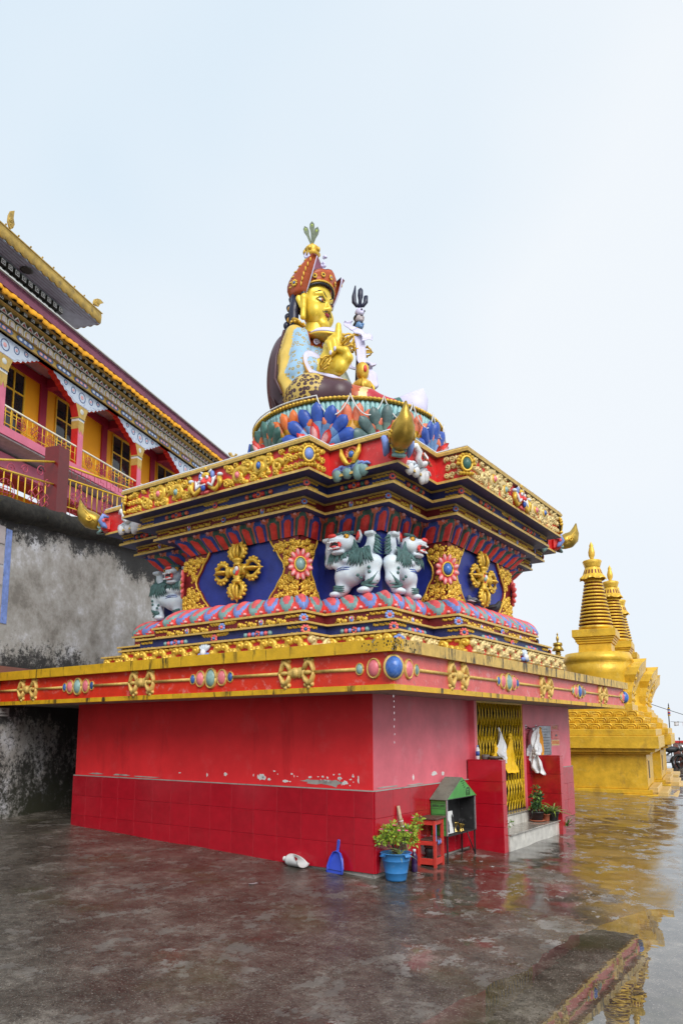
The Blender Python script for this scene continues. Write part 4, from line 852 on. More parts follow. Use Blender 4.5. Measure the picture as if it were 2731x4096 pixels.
# porch walls, steps
for y0,y1,xx,mside in ((2.48,2.617,.52,'tile_red'),(4.66,4.8,.6,'tile_maroon')):
    mb=MB(); mb.box((xx/2-.012,(y0+y1)/2,.505),(xx-.03,y1-y0-.028,1.36),'grout'); P_('porch_wall',mb)
    for r,(z0,z1) in enumerate(((-.08,.28),(.28,.59),(.59,.9),(.9,1.19))):
        t1=MB(); t1.box((xx/2,0,(z1-z0)/2),(xx-.006,.016,z1-z0-.004),mside,bev=.003); P_('tile',t1,T(0,y0+.006,z0))
        t2=MB(); t2.box((0,(y1-y0)/2,(z1-z0)/2),(.016,y1-y0-.004,z1-z0-.004),'tile_red',bev=.003); P_('tile',t2,T(xx-.006,y0,z0))
    mb=MB(); mb.box((xx/2,(y0+y1)/2,1.196),(xx+.006,y1-y0+.006,.014),'tile_red_b'); P_('coping_tile',mb)
for z0,z1 in ((.36,.62),(.62,.9),(.9,1.19)): mb=MB(); mb.box((.06,4.62,(z0+z1)/2),(.1,.09,z1-z0-.004),'tile_red_b',bev=.003); P_('tile',mb)
mb=MB(); mb.box((.27,3.64,.03),(.54,2.03,.25),'marble'); P_('step',mb)
mb=MB(); mb.box((.28,3.64,.165),(.575,2.035,.02),'marble_top',bev=.004); P_('tread',mb)
mb=MB(); mb.box((.09,3.64,.25),(.2,2.03,.15),'marble'); P_('step',mb)
mb=MB(); mb.box((.0,3.64,.345),(.42,2.035,.02),'marble_top',bev=.004); P_('tread',mb)
# folding gate
gt=MB(); gt.box((.03,2.71,1.2),(.05,.03,1.7),'gate_yellow'); gt.box((.03,4.475,1.2),(.05,.03,1.7),'gate_yellow'); gt.box((.03,3.6,.362),(.05,1.8,.02),'steel_dark'); gt.box((.03,3.6,2.04),(.06,1.8,.03),'gate_yellow'); gate=P_('folding_gate',gt)
bar_=MB(); bar_.box((0,0,0),(.022,.02,1.66),'gate_yellow'); bar_.box((.012,0,0),(.006,.008,1.66),'steel_dark'); bar_=bar_.mesh('gate_bar'); NB=16
ys_=[2.76+k*(4.43-2.76)/(NB-1) for k in range(NB)]
for y in ys_: P_('gate_bar',bar_,T(.03,y+random.uniform(-.012,.012),1.2),gate)
dy=ys_[1]-ys_[0]
ls=MB(); ls.tube([(0,-dy*.5,-.17),(0,dy*.5,.17)],.0075,4,'gate_yellow'); ls=ls.mesh('lattice_strip')
for z in (1.87,1.35,.66):
    for k in range(NB-1):
        y=(ys_[k]+ys_[k+1])/2
        P_('lattice_strip',ls,T(.048,y,z),gate); P_('lattice_strip',ls,T(.052,y,z)@RZ(pi),gate); P_('lattice_strip',ls,T(.05,y,z-.25)@SCL(1,1,.7),gate)
mb=MB(); mb.box((.055,3.72,1.18),(.03,.07,.12),'gate_yellow',bev=.005); mb.tube([(.075,3.72,1.2),(.09,3.72,1.26),(.075,3.72,1.3)],.008,6,'chrome'); P_('lock_box',mb,None,gate)
# ------------------------------------------------------------------ overhanging roof slab with jewelled fascia
o1=.73; zb0,zb1,zb2,zb3=2.04,2.1,2.44,2.574
def poly(o): return [(-6.93-o*0,-o),(o,-o),(o,8.37+(o-.73)),(-9.9,8.37+(o-.73))]
mb=MB(); mb.prism(poly(.70),zb0+.012,zb3-.03,'plaster_grey'); P_('roof_slab',mb)
YL=8.37
def fasc(name,o,z0,z1,t,mL,mR):
    mb=MB(); mb.box(((-6.93+o)/2,-o+t/2,(z0+z1)/2),(6.93+o,t,z1-z0),mL); P_(name,mb)
    mb=MB(); mb.box((o-t/2,(YL+(o-o1)-o+t)/2,(z0+z1)/2),(t,YL+(o-o1)+o-t,z1-z0),mR); P_(name,mb)
fasc('lower_trim',o1+.012,zb0,zb1,.06,'fascia_yellow','fascia_yellow'); fasc('fascia_panel',o1,zb1,zb2,.05,'fascia_red','fascia_red_faded'); fasc('upper_trim',o1+.0775,zb2,zb3,.16,'fascia_yellow','fascia_yellow_worn')
for q in range(90):
    mb=MB(); r=random.random()**2.2*.42; zz=zb2+.008+random.random()*.12; k_=random.uniform(.35,1); pts=[(k_*random.uniform(.004,.014)*math.cos(a),k_*random.uniform(.006,.02)*math.sin(a)) for a in [2*pi*i/9 for i in range(9)]]
    mb.prism(pts,-.002,.003,random.choice(('moss','moss','mould_grey'))); P_('moss_patch',mb,FR((o1+.0775-r,-o1-.0775,zz),(1,0,0),UP,(0,-1,0)) if q%2 else FR((o1+.0775,-o1-.0775+r*1.2,zz),(0,1,0),UP,(1,0,0)))
ZF=2.275
def fL(u): return FR((u,-o1,ZF),(1,0,0),UP,(0,-1,0))
def fR(u): return FR((o1,u,ZF),(0,1,0),UP,(1,0,0))
EG={}
def eggm(rx,ry,rz,m,ring='trim_gold'):
    k=(rx,ry,rz,m,ring)
    if k not in EG: mb=MB(); egg(mb,0,0,rx,ry,rz,m,ring); EG[k]=mb.mesh('jewel')
    return EG[k]
def jewel_row(F,u,cols,sc=1.):
    for (du,r),c in zip(((-.33,.052),(-.19,.082),(0,.1),(.19,.082),(.33,.052)),cols): P_('jewel',eggm(r*.84*sc,r*1.12*sc,r*.62*sc,c),F(u+du*sc))
def dorje(F,u):
    mb=MB(); R=[]
    for s in (-1,1):
        mb.lathe([(.02,0),(.055,.02),(.06,.05),(.04,.075),(.062,.1),(.05,.12)],12,'trim_gold',M=RY(s*pi/2)@SCL(.8,1.15,1))
        for t in (-1,1):
            P=[(s*x,t*y) for x,y in ((.1,.03),(.13,.09),(.17,.125),(.21,.1),(.235,.04),(.25,.0))]; mb.ridge(P,[.022,.03,.034,.03,.022,.012],.05,'trim_gold')
            for x,y in ((.12,.14),(.17,.165),(.215,.135)): mb.ball((s*x,t*y,0),(.028,.03,.03),'trim_gold',8,3,half=True)
        mb.tube([(s*.1,0,.02),(s*.17,0,.03),(s*.26,0,.015)],[.015,.028,.01],6,'trim_gold')
    mb.ball((0,0,.02),(.05,.062,.05),'trim_gold'); return mb.mesh('double_vajra')
DJ=dorje(None,0)
for u in (-6.0,-3.26,-.556): P_('double_vajra',DJ,fL(u))
for u in (.746,3.78,6.83): P_('double_vajra',DJ,fR(u))
GT=('egg_blue','egg_pink','egg_green','egg_pink','egg_blue'); GB=('egg_green','egg_pink','egg_blue','egg_brown','egg_green')
jewel_row(fL,-4.7,GT); jewel_row(fL,-1.94,GT); jewel_row(fR,2.29,GT); jewel_row(fR,5.395,GB)
for F,us in ((fL,((.306,.052,'egg_green'),(.49,.085,'egg_pink'))),(fR,((-.435,.085,'egg_pink'),(-.26,.052,'egg_green'),(8.1,.05,'egg_green'),(8.24,.085,'egg_pink')))):
    for u,r,c in us: P_('jewel',eggm(r*.86,r*1.12,r*.6,c),F(u))
for q in ((o1,-o1),(o1,YL)):
    mb=MB(); mb.ball((0,0,0),(.095,.095,.118),'egg_blue',16,10); mb.lathe([(.112,-.012),(.122,0),(.112,.012)],18,'trim_gold',M=RX(pi/2)@SCL(.95,1.15,1)); P_('jewel',mb,T(q[0]+.005,q[1]-.005,ZF)@RZ(pi/4))
rod=MB(); rod.ridge([(0,0),(1,0)],.02,.03,'trim_gold'); rod=rod.mesh('fascia_rod')
def rods(F,L):
    for a,b in L: P_('fascia_rod',rod,F(a)@SCL(b-a,1,1))
rods(fL,((-6.9,-6.25),(-5.75,-5.08),(-4.32,-3.51),(-3.01,-2.32),(-1.56,-.806),(-.306,.26))); rods(fR,((-.21,.496),(.996,1.91),(2.67,3.53),(4.03,5.02),(5.77,6.58),(7.08,8.05)))
# ------------------------------------------------------------------ tiers of the throne
mb=MB(); loft(mb,[(3.19,2.55),(3.19,2.775),(3.243,2.775),(3.243,2.80),(2.9,2.80)],['band_red','trim_gold','trim_gold','mould_grey']); P_('leaf_band',mb)
mb=MB(); loft(mb,[(3.02,2.79),(3.02,2.945),(3.071,2.945),(3.071,2.969),(2.8,2.969)],['navy','trim_gold','trim_gold','mould_grey']); P_('navy_band',mb)
mb=MB(); loft(mb,[(2.875,2.96),(2.875,3.118),(2.91,3.118),(2.91,3.147),(2.6,3.15)],['maroon','trim_gold','trim_gold','maroon']); P_('maroon_band',mb)
mb=MB(); loft(mb,[(2.885,3.14),(2.86,3.2),(2.8,3.28),(2.7,3.345),(2.58,3.372)],'petal_red'); P_('petal_course',mb)
mb=MB(); loft(mb,[(2.56,3.3),(2.56,4.3)],'navy_panel'); P_('panel_wall',mb)
mb=MB(); loft(mb,[(2.5,4.24),(2.565,4.30),(2.63,4.40),(2.74,4.5)],'maroon'); P_('petal_course',mb)
mb=MB(); loft(mb,[(2.72,4.487),(2.9245,4.487),(2.9245,4.522),(2.885,4.522),(2.885,4.628),(2.9,4.628),(2.9,4.66)],['navy','trim_gold','trim_gold','maroon','trim_gold','trim_gold']); P_('maroon_band',mb)
mb=MB(); loft(mb,[(2.8,4.653),(3.0945,4.653),(3.0945,4.69),(3.055,4.69),(3.055,4.803),(3.07,4.803),(3.07,4.835)],['navy','trim_gold','trim_gold','navy','trim_gold','trim_gold']); P_('navy_band',mb)
mb=MB(); loft(mb,[(2.9,4.829),(3.257,4.829),(3.257,4.862),(3.225,4.862),(3.225,5.205)],['navy','trim_gold','trim_gold','band_red']); P_('cornice',mb)
mb=MB(); loft(mb,[(3.2,5.2),(3.275,5.2),(3.285,5.235),(3.262,5.262)],['mould_grey','trim_gold','trim_gold']); loft(mb,[(3.27,5.262),(3.27,5.276),(2.4,5.276)],['white_paint','mould_grey']); P_('cornice_moulding',mb)
# lotus petals
bud=MB(); bud.ball((0,0,0),(.026,.034,.022),'pink_pale',7,5); bud=bud.mesh('petal_bud')
def seg_pt(F,pl,u0,u1,g0,g1,s,a,z):
    L=u1-u0; return F(u0-a*g0+(s-u0)*(L+a*(g0+g1))/L,pl+a,z).translation
def petal_mesh(E,prof,cin,cb,ce,d=.03):
    nu,nv=16,12; V=[];F=[];ms=[]
    for j in range(nv+1):
        v=j/nv; a2,z2=prof(min(1,v+.02)); a1,z1=prof(max(0,v-.02)); t=(a2-a1,z2-z1); L=math.hypot(*t); na,nz_=(-t[1]/L,t[0]/L); a,z=prof(v)
        if na+nz_*.3<0: na,nz_=-na,-nz_
        for i in range(nu+1):
            u=-1+2*i/nu; q=math.hypot(u/.5,max(0,v-.36)/.42); r=math.hypot(u/.84,max(0,v-.36)/.58)
            h=d*(.35*(1-u*u)+(.75*(1-max(0,q)**2)**.5 if q<1 else 0)+(.62 if abs(r-.86)<.17 else .3 if r<.7 else 0))*min(1,.4+v*2.)
            V.append(E(u,a+na*h,z+nz_*h))
    for j in range(nv):
        for i in range(nu):
            u=-1+2*(i+.5)/nu; v=(j+.5)/nv; q=math.hypot(u/.5,max(0,v-.36)/.42); r=math.hypot(u/.9,max(0,v-.36)/.62)
            ms.append(cin if q<1 else cb if r<1 else ce); b=j*(nu+1)+i; F.append((b,b+1,b+nu+2,b+nu+1))
    mb=MB(); mb.add(V,F,ms,True); return mb
def prof_low(v): return (.02+.3*math.sin(v*pi/2),3.388-.24*(1-math.cos(v*pi/2)))
def prof_up(v): return (.03+.215*v,4.25+.225*math.sin(v*pi*.5))
for prof,cols,cin,ce in ((prof_low,('petal_blue_pale','petal_teal'),'petal_pink','petal_red'),(prof_up,('petal_green','petal_blue'),'petal_red','petal_coral')):
    A=2.565; cnt=0; SG=segs(A); info=[]
    for F,pl,u0,u1,c0,c1,kd in SG:
        n={'bay':9,'ret':1,'block':3}[kd]; info.append((n,(u1-u0)/(n+.5*(c0+c1))))
    for i,(F,pl,u0,u1,c0,c1,kd) in enumerate(SG):
        n,p=info[i]; g0,g1=(1 if c0 else -1),(1 if c1 else -1)
        def E(u,a,z,uc=0.,F=F,pl=pl,u0=u0,u1=u1,g0=g0,g1=g1,p=p): return seg_pt(F,pl,u0,u1,g0,g1,uc+u*p/2,a,z)
        for k in range(n):
            uc=u0+p*(k+.5+.5*c0); P_('lotus_petal',petal_mesh(lambda u,a,z,uc=uc:E(u,a,z,uc),prof,cin,cols[cnt%2],ce,.03 if prof is prof_low else .042)); cnt+=1
        for k in range(n+1):
            a,zz=prof(.92); q=seg_pt(F,pl,u0,u1,g0,g1,u0+p*(k+.5*c0),a+.02,zz); P_('petal_bud',bud,T(*q))
        if c1 and i+1<len(SG):
            F2,pl2,v0,v1,d0,d1,_=SG[i+1]; p2=info[i+1][1]; h1=1 if d1 else -1
            def E2(u,a,z): return seg_pt(F,pl,u0,u1,g0,g1,u1+u*p/2,a,z) if u<=0 else seg_pt(F2,pl2,v0,v1,1,h1,v0+u*p2/2,a,z)
            P_('lotus_petal',petal_mesh(E2,prof,cin,cols[cnt%2],ce)); cnt+=1
        if c1 and i+1==len(SG):
            P_('lotus_petal',petal_mesh(lambda u,a,z:E(min(u,0),a,z,u1),prof,cin,cols[cnt%2],ce))
        if c0 and i==0: P_('lotus_petal',petal_mesh(lambda u,a,z:E(max(u,0),a,z,u0),prof,cin,cols[1],ce))
# scroll and jewel ornaments on the thin bands
SM_={}
def strip_mesh(L,h,m,arms=True):
    k=(round(L,2),round(h,3),m)
    if k in SM_: return SM_[k]
    mb=MB(); n=max(2,int(round(L/(h*.8)))); p=L/n; rr=random.Random(int(L*997+h*1000))
    for i in range(n):
        x=p*(i+.5); s=1 if i%2 else -1; r=h*.27
        curl(mb,x,-s*h*.1,r,(pi if s>0 else 0)+rr.uniform(-.4,.4),s*(1.0+rr.uniform(0,.3)),m,h*.17,.02,tail=(x-p*.62,s*h*.3))
        mb.ball((x+p*.3,s*h*.3,0),(h*.17,h*.15,.02),m,6,3,half=True)
    SM_[k]=mb.mesh('gold_scroll'); return SM_[k]
def hmesh(m,h):
    k=('H',m,h)
    if k in SM_: return SM_[k]
    mb=MB()
    for t in (-1,1):
        for s in (-1,1):
            for i in range(4): curl(mb,s*(.06+.055*i),t*h*(.32+.03*i),h*.15*(1-.1*i),(0 if s>0 else pi),s*t*1.1,m,h*.115,.018,tail=(s*(.02+.055*i),t*h*.18))
    mb.ridge([(0,-h*.42),(0,h*.42)],.014,.012,m); mb.ball((0,h*.3,0),(.035,h*.14,.018),m,8,3,half=True); mb.ball((0,-h*.3,0),(.035,h*.14,.018),m,8,3,half=True)
    SM_[k]=mb.mesh('gold_scroll'); return SM_[k]
fm={}
def flm(mp,mc,R):
    if (mp,mc,R) not in fm: mb=MB(); flower(mb,0,0,R,8,mp,mc,'gold',.025); fm[(mp,mc,R)]=mb.mesh('flower_boss')
    return fm[(mp,mc,R)]
def beads(cols,fl):
    mb=MB(); 
    for i,c in enumerate(cols):
        x=(i-(len(cols)-1)/2)*.068; x+= .04 if i>=3 else -.04
        mb.ball((x,0,.005),(.036,.036,.034),c,8,6)
    flower(mb,0,0,.05,5,fl,'egg_blue','gold',.03); return mb.mesh('bead_row')
BD=beads(('petal_teal','petal_pink','petal_blue_pale','petal_blue_pale','petal_pink','petal_teal'),'petal_pink'); BU=beads(('coral','petal_green','petal_red','petal_red','petal_green','coral'),'coral')
md=MB(); egg(md,0,0,.036,.045,.03,'petal_blue_pale','gold'); md.ball((.012,.012,.022),(.016,.022,.014),'petal_pink',8,4,half=True); md.ball((-.012,.012,.022),(.014,.018,.012),'white_paint',8,4,half=True); md=md.mesh('medallion_boss')
def band(A,zm,h,kind,gold,flo):
    for F,pl,u0,u1,c0,c1,kd in segs(A):
        L=u1-u0; N=lambda u: F(u,pl,zm)
        fl=flm(*flo,round(h*.42,3))
        if kd=='bay':
            P_('flower_boss',fl,N(0)@T(0,0,.012)); P_('gold_scroll',hmesh(gold,h),N(0))
            for s in (-1,1):
                if kind=='bead': P_('bead_row',BU if h<.13 else BD,N(s*L*.25))
                else:
                    P_('medallion_boss',md,N(s*L*.25))
                    P_('gold_scroll',strip_mesh(L*.13,h*.72,gold),N(s*L*.25+.07)); P_('gold_scroll',strip_mesh(L*.13,h*.72,gold),N(s*L*.25-.07-L*.13))
        elif kd=='block':
            uc=(u0+u1)/2+(.06 if c0 else -.06)
            if kind=='bead': P_('bead_row',BU if h<.13 else BD,N(uc)@SCL(.9,1,1))
            else:
                P_('medallion_boss',md,N(uc)); P_('gold_scroll',strip_mesh(.2,h*.72,gold),N(uc+.06)); P_('gold_scroll',strip_mesh(.2,h*.72,gold),N(uc-.26))
        # scrolls that run in from every outer corner
        for cc,u,s in ((c0,u0,1),(c1,u1,-1)):
            if cc:
                w_=min(.26,L*.45)
                for t in (-.3,.3): P_('gold_scroll',strip_mesh(w_,h*.36,gold),N(u+(0.03 if s>0 else -.03-w_))@T(0,t*h,0))
                if c1 and s<0 and True: P_('flower_boss',fl,N(u)@RY(pi/4)@T(0,0,.012))
band(3.02,2.867,.15,'bead','gold',('petal_pink','egg_blue')); band(2.875,3.04,.15,'med','gold',('petal_blue_pale','petal_pink'))
band(2.885,4.575,.1,'med','gold',('petal_blue_pale','petal_red')); band(3.055,4.747,.11,'bead','gold',('petal_pink','egg_blue'))
# carved gold leaf band
lf=[]
for m in ('gold','gold_pale'):
    mb=MB(); curl(mb,-.05,.03,.052,-.6,1.1,m,.036,.05,tail=(.0,-.1)); curl(mb,.055,-.03,.046,pi,1.1,m,.034,.05,tail=(.02,.1)); mb.ball((-.02,-.07,0),(.04,.028,.045),m,8,4,half=True); mb.ball((.05,.075,0),(.045,.025,.045),m,8,4,half=True); mb.ball((-.07,.09,0),(.03,.02,.04),m,8,4,half=True); lf.append(mb.mesh('carved_leaf'))
for F,pl,u0,u1,c0,c1,kd in segs(3.19):
    n=int(round((u1-u0)/.2)); p=(u1-u0)/n
    for k in range(n):
        if kd=='bay' and k==n//2: continue
        P_('carved_leaf',lf[0 if F is FL else 1],F(u0+p*(k+.5),pl,2.675)@SCL(p/.2*(-1 if k%2 else 1),1,1)@RZ(random.uniform(-.12,.12)))
    if kd=='bay':
        mb=MB()
        for a in (-.9,-.45,0,.45,.9): mb.ball((0,.05,.02),(.03,.075,.03),'lion_white',8,5,M=RZ(-a)@T(0,.01,0))
        for a in (-.7,.7): mb.ball((a*.1,-.05,.03),(.05,.035,.035),'petal_blue_pale',8,5)
        mb.ball((0,-.02,.05),(.045,.055,.04),'white_paint',8,5); P_('white_lotus',mb,F(0,pl,2.675))
for F,pl,u in ((FL,3.19-DD,3.19-DD),): 
    mb=MB(); flower(mb,0,0,.075,6,'petal_blue_pale','egg_pink','gold',.04); P_('flower_boss',mb,F(u,pl,2.67)@RY(pi/4)@T(0,0,.02))
# ------------------------------------------------------------------ hourglass pillars wrapped round the bay corners
AW=2.56; wW=AW-GG
def outline(H,wt,wm,wb,n=22):
    P=[]
    for i in range(n+1):
        t=i/n; z=H*t; k=abs(2*t-1)**1.15; w_=wm+((wt if t>.5 else wb)-wm)*k+.018*abs(math.sin(t*pi*5)); P.append((w_,z))
    return P
H=.88; zP=3.375
def pillar(F,pl,u,s,wt,wm,wb,par_name='pillar_panel'):
    O=outline(H,wt,wm,wb); mb=MB(); pts=[(0,0)]+[(s*w_,z) for w_,z in O]+[(0,H)]
    if s<0: pts=pts[::-1]
    mb.prism(pts,-.005,.03,'maroon'); M=F(u,pl,zP); ob=P_(par_name,mb,M)
    mb=MB(); mb.ridge([(s*(w_-.022),z) for w_,z in O],.012,.022,'gold',z=.03); P_('gold_border',mb,M,ob)
    rr=random.Random(int(u*100)+int(s*7)); mb=MB(); mb.prism([(0,.02)]+[(s*(w_-.05),z*.96+.02) for w_,z in O[::3]]+[(0,H-.02)] if s>0 else ([(0,.02)]+[(s*(w_-.05),z*.96+.02) for w_,z in O[::3]]+[(0,H-.02)])[::-1],.028,.036,'maroon'); P_('carved_ground',mb,M,ob)
    for zc in np.arange(.07,H-.03,.088):
        t=zc/H; wl=np.interp(zc,[z for _,z in O],[w_ for w_,_ in O])-.07; x=.03; q=0
        while x<wl:
            if math.hypot(x,(zc-.45)*.8)>.14:
                mb=MB(); r=.037+.008*rr.random(); curl(mb,0,0,r,rr.uniform(0,6.3),rr.choice((-1,1))*1.1,'gold',.02,.032,tail=(rr.uniform(-.07,.07),rr.uniform(-.07,.07))); mb.ball((r*1.2,r*.8,0),(.02,.016,.022),'gold',6,3,half=True); mb.ball((-r*1.1,-r*.9,0),(.018,.02,.022),'gold',6,3,half=True)
                P_('gold_curl',mb,M@T(s*x,zc+(.02 if q%2 else -.015),.034),ob)
            x+=.088; q+=1
    return ob
def bigflower(F,pl,u,rot,core,mp='petal_pink'):
    mb=MB()
    for i in range(12):
        a=2*pi*(i+.5)/12; L=SCL(1,1.3,1)@RZ(a)@T(.118,0,.0)@RY(-.25)
        mb.ball((0,0,0),(.062,.036,.022),mp,8,5,M=L); mb.ball((.018,0,.01),(.038,.02,.018),'pink_pale',8,5,M=L)
    egg(mb,0,0,.07,.092,.07,core,'gold',rw=.18); P_('pink_flower',mb,F(u,pl,zP+.46)@RY(rot)@T(0,0,.05))
for (F,pl,u,s,wt,wm,wb) in ((FL,AW,-wW,1,.54,.25,.57),(FL,AW,wW,-1,.53,.24,.56),(FT,wW,-AW,1,.36,.19,.42),(FL,wW,AW,-1,.36,.19,.42),(FT,AW,-wW,1,.53,.24,.56),(FT,AW,wW,-1,.53,.24,.56)): pillar(F,pl,u,s,wt,wm,wb)
bigflower(FL,AW,-wW,-pi/4,'egg_green'); bigflower(FL,AW,wW,pi/4,'egg_green'); bigflower(FL,wW,AW,pi/4,'egg_blue'); bigflower(FT,AW,wW,pi/4,'egg_blue')
# crossed vajra on each bay
def xvajra():
    mb=MB(); mb.lathe([(.13,0),(.135,.02),(.12,.035),(.1,.04),(.085,.06),(.08,.08)],20,'gold')
    for k in range(4):
        R=RZ(k*pi/2)
        mb.lathe([(.06,.08),(.075,.1),(.05,.125),(.085,.15),(.095,.175),(.06,.2)],14,'gold',M=R@T(0,0,.07)@RY(pi/2)@SCL(.8,1,1))
        for t in (-1,1):
            P=[(.19,t*.03,.07),(.22,t*.1,.075),(.28,t*.135,.08),(.35,t*.12,.08),(.41,t*.06,.075),(.45,0,.07)]; mb.tube(P,[.024,.034,.04,.036,.028,.016],7,'gold',M=R)
            for x,y in ((.21,.125),(.26,.165),(.32,.172),(.375,.145),(.425,.085)): mb.ball((x,t*y,.075),(.032,.03,.03),'gold',7,5,M=R)
            mb.tube([(.19,0,.07+t*.05),(.27,0,.08+t*.075),(.36,0,.08+t*.06),(.45,0,.07)],[.018,.026,.022,.012],6,'gold',M=R)
        mb.tube([(.18,0,.07),(.3,0,.08),(.45,0,.07),(.5,0,.065)],[.02,.032,.02,.006],6,'gold',M=R)
    return mb.mesh('crossed_vajra')
XV=xvajra(); ctr=MB(); egg(ctr,0,0,.062,.078,.03,'petal_red','gold',rw=.25); ctr.ball((.015,.025,.02),(.036,.04,.025),'white_paint',8,4,half=True); ctr.ball((-.022,-.015,.02),(.03,.04,.024),'petal_teal',8,4,half=True); ctr=ctr.mesh('swirl_boss')
for F in (FL,FT):
    o=P_('crossed_vajra',XV,F(0.02 if F is FL else -.02,AW,3.885)@SCL(.97,.93,1)); P_('swirl_boss',ctr,F(.02 if F is FL else -.02,AW,3.885)@T(0,0,.085),o)
# ------------------------------------------------------------------ lions at the corners (x along the wall towards the corner edge, y up, z out)
def lion_mesh():
    s=SDF(.045); w='lion_white'; g='mane_green'
    s.ell((-.5,.3,.1),(.19,.165,.15),w); s.ell((-.54,.47,.11),(.15,.14,.12),w); s.ell((-.63,.45,.2),(.07,.06,.055),w,.03); s.ell((-.46,.48,.21),(.075,.062,.06),w,.03)
    s.ell((-.5,.73,.19),(.15,.13,.13),w); s.ell((-.57,.76,.3),(.1,.06,.08),w,.03); s.ell((-.55,.59,.27),(.09,.035,.075),w,.02)
    s.chain([(-.64,.53,.1),(-.78,.5,.1),(-.77,.66,.12),(-.76,.77,.14)],[.07,.065,.055,.055],w); s.chain([(-.38,.55,.1),(-.2,.6,.1),(-.15,.7,.12),(-.14,.8,.14)],[.085,.075,.06,.058],w)
    for x in (-.8,-.76,-.72,-.18,-.14,-.1): s.ell((x,.81,.2),(.028,.035,.04),w,.015)
    s.chain([(-.42,.3,.12),(-.12,.42,.15),(-.13,.2,.15),(-.2,.08,.15)],[.13,.1,.08,.06],w); s.ell((-.23,.045,.2),(.085,.045,.07),w)
    s.chain([(-.56,.25,.1),(-.58,.12,.12),(-.62,.06,.12)],[.12,.085,.06],w); s.ell((-.66,.04,.17),(.08,.042,.07),w)
    return s.mesh('lion',(-.9,-.02,-.08),(.02,.92,.4),.017)
LM=lion_mesh()
def mane_mesh():
    mb=MB(); rr=random.Random(3)
    def lock(a,b,r,m='mane_green',bend=.03): P=bez([a,((a[0]+b[0])/2+rr.uniform(-bend,bend),(a[1]+b[1])/2+rr.uniform(-bend,bend),max(a[2],b[2])+.02),b],5); mb.tube(P,[r,r*1.1,r,r*.75,r*.4,r*.12],6,m,flat=.7)
    for k in range(13): t=k/12; lock((-.31+.14*t,.62-.03*t,.23),(-.42+.36*t+rr.uniform(-.02,.02),.35+.1*abs(t-.5),.26),.026)
    for k in range(9): t=k/8; lock((-.2+.06*t,.62,.22),(-.05-.04*t,.42+.1*t,.26),.022)
    for k in range(11): t=k/10; lock((-.68+.32*t,.6-.02*math.sin(pi*t),.22),(-.72+.42*t,.42+.1*t,.26),.024)
    for k in range(7): t=k/6; lock((-.38-.0*t,.76-.14*t,.2),(-.29+.0*t,.62-.1*t,.2),.022)
    for k in range(7): t=k/6; mb.ball((-.62+.24*t,.86+.015*math.sin(t*pi),.2),(.03,.026,.035),'mane_green',7,5)
    for k in range(5): lock((-.83,.72-.03*k,.1),(-.86,.55-.03*k,.1),.025); 
    for k in range(6): lock((-.1,.78-.035*k,.14),(-.02,.72-.04*k,.1),.024)
    for k in range(6): lock((-.24+.02*k,.13,.22),(-.04,.07+.045*k,.16),.024)
    for k in range(4): lock((-.66,.1+.012*k,.2),(-.5,.045+.03*k,.2),.022)
    for p in ((-.12,.33,.25),(-.12,.27,.24),(-.27,.24,.26),(-.23,.2,.25)): mb.ball(p,(.024,.024,.016),'mane_green',8,5)
    return mb.mesh('mane')
MM=mane_mesh()
fc=MB()
fc.ball((-.575,.8,.365),(.065,.035,.03),'petal_red',8,6); fc.ball((-.55,.675,.325),(.088,.062,.03),'petal_red',10,6); fc.ball((-.55,.675,.34),(.06,.04,.03),'black_paint',9,5); fc.ball((-.55,.65,.35),(.045,.022,.03),'petal_pink',8,5)
for x in (-.63,-.6,-.575,-.55,-.525,-.5,-.475): k=.022 if x in (-.6,-.5) else .013; fc.ball((x,.725-k*.5,.372),(.011,k,.012),'white_paint',6,5); fc.ball((x,.625+k*.4,.36),(.011,k,.012),'white_paint',6,5)
for x,z in ((-.425,.275),(-.64,.265)): fc.ball((x,.79,z),(.04,.04,.03),'amber',9,6); fc.ball((x-.004,.79,z+.022),(.017,.017,.014),'black_paint',7,5); fc.tube([(x-.05,.825,z+.0),(x,.845,z+.015),(x+.05,.82,z-.01)],.014,5,'mane_green')
er_=MB(); er_.tube([(-.36,.74,.12),(-.32,.82,.14),(-.32,.9,.14)],[.04,.05,.015],8,'lion_white',flat=.5); er_.tube([(-.355,.76,.15),(-.325,.82,.165),(-.325,.88,.16)],[.02,.028,.01],7,'petal_red',flat=.5); er_=er_.mesh('ear'); er2=MB(); er2.tube([(-.65,.75,.12),(-.7,.81,.13),(-.71,.88,.13)],[.03,.04,.012],8,'petal_red',flat=.5); er2=er2.mesh('ear')
fc=fc.mesh('lion_face')
st_=MB(); st_.tube([(-.68,.4,.13),(-.6,.375,.22),(-.5,.385,.255),(-.4,.37,.24)],.006,5,'petal_blue'); st_.tube([(-.68,.37,.13),(-.6,.345,.225),(-.5,.355,.26),(-.4,.34,.245)],.006,5,'petal_blue'); st_=st_.mesh('belly_line')
for F,sx,u in ((FL,1,AW-DD),(FT,-1,-(AW-DD)),(FL,-1,-(AW-DD))):
    M=F(u+.115*sx,AW-DD,3.385)@SCL(sx*1.1,.98,1.05); o=P_('lion',LM,M); P_('mane',MM,M,o)['kind']='stuff'; P_('lion_face',fc,M,o); P_('ear',er_,M,o); P_('ear',er2,M,o); P_('belly_line',st_,M,o)
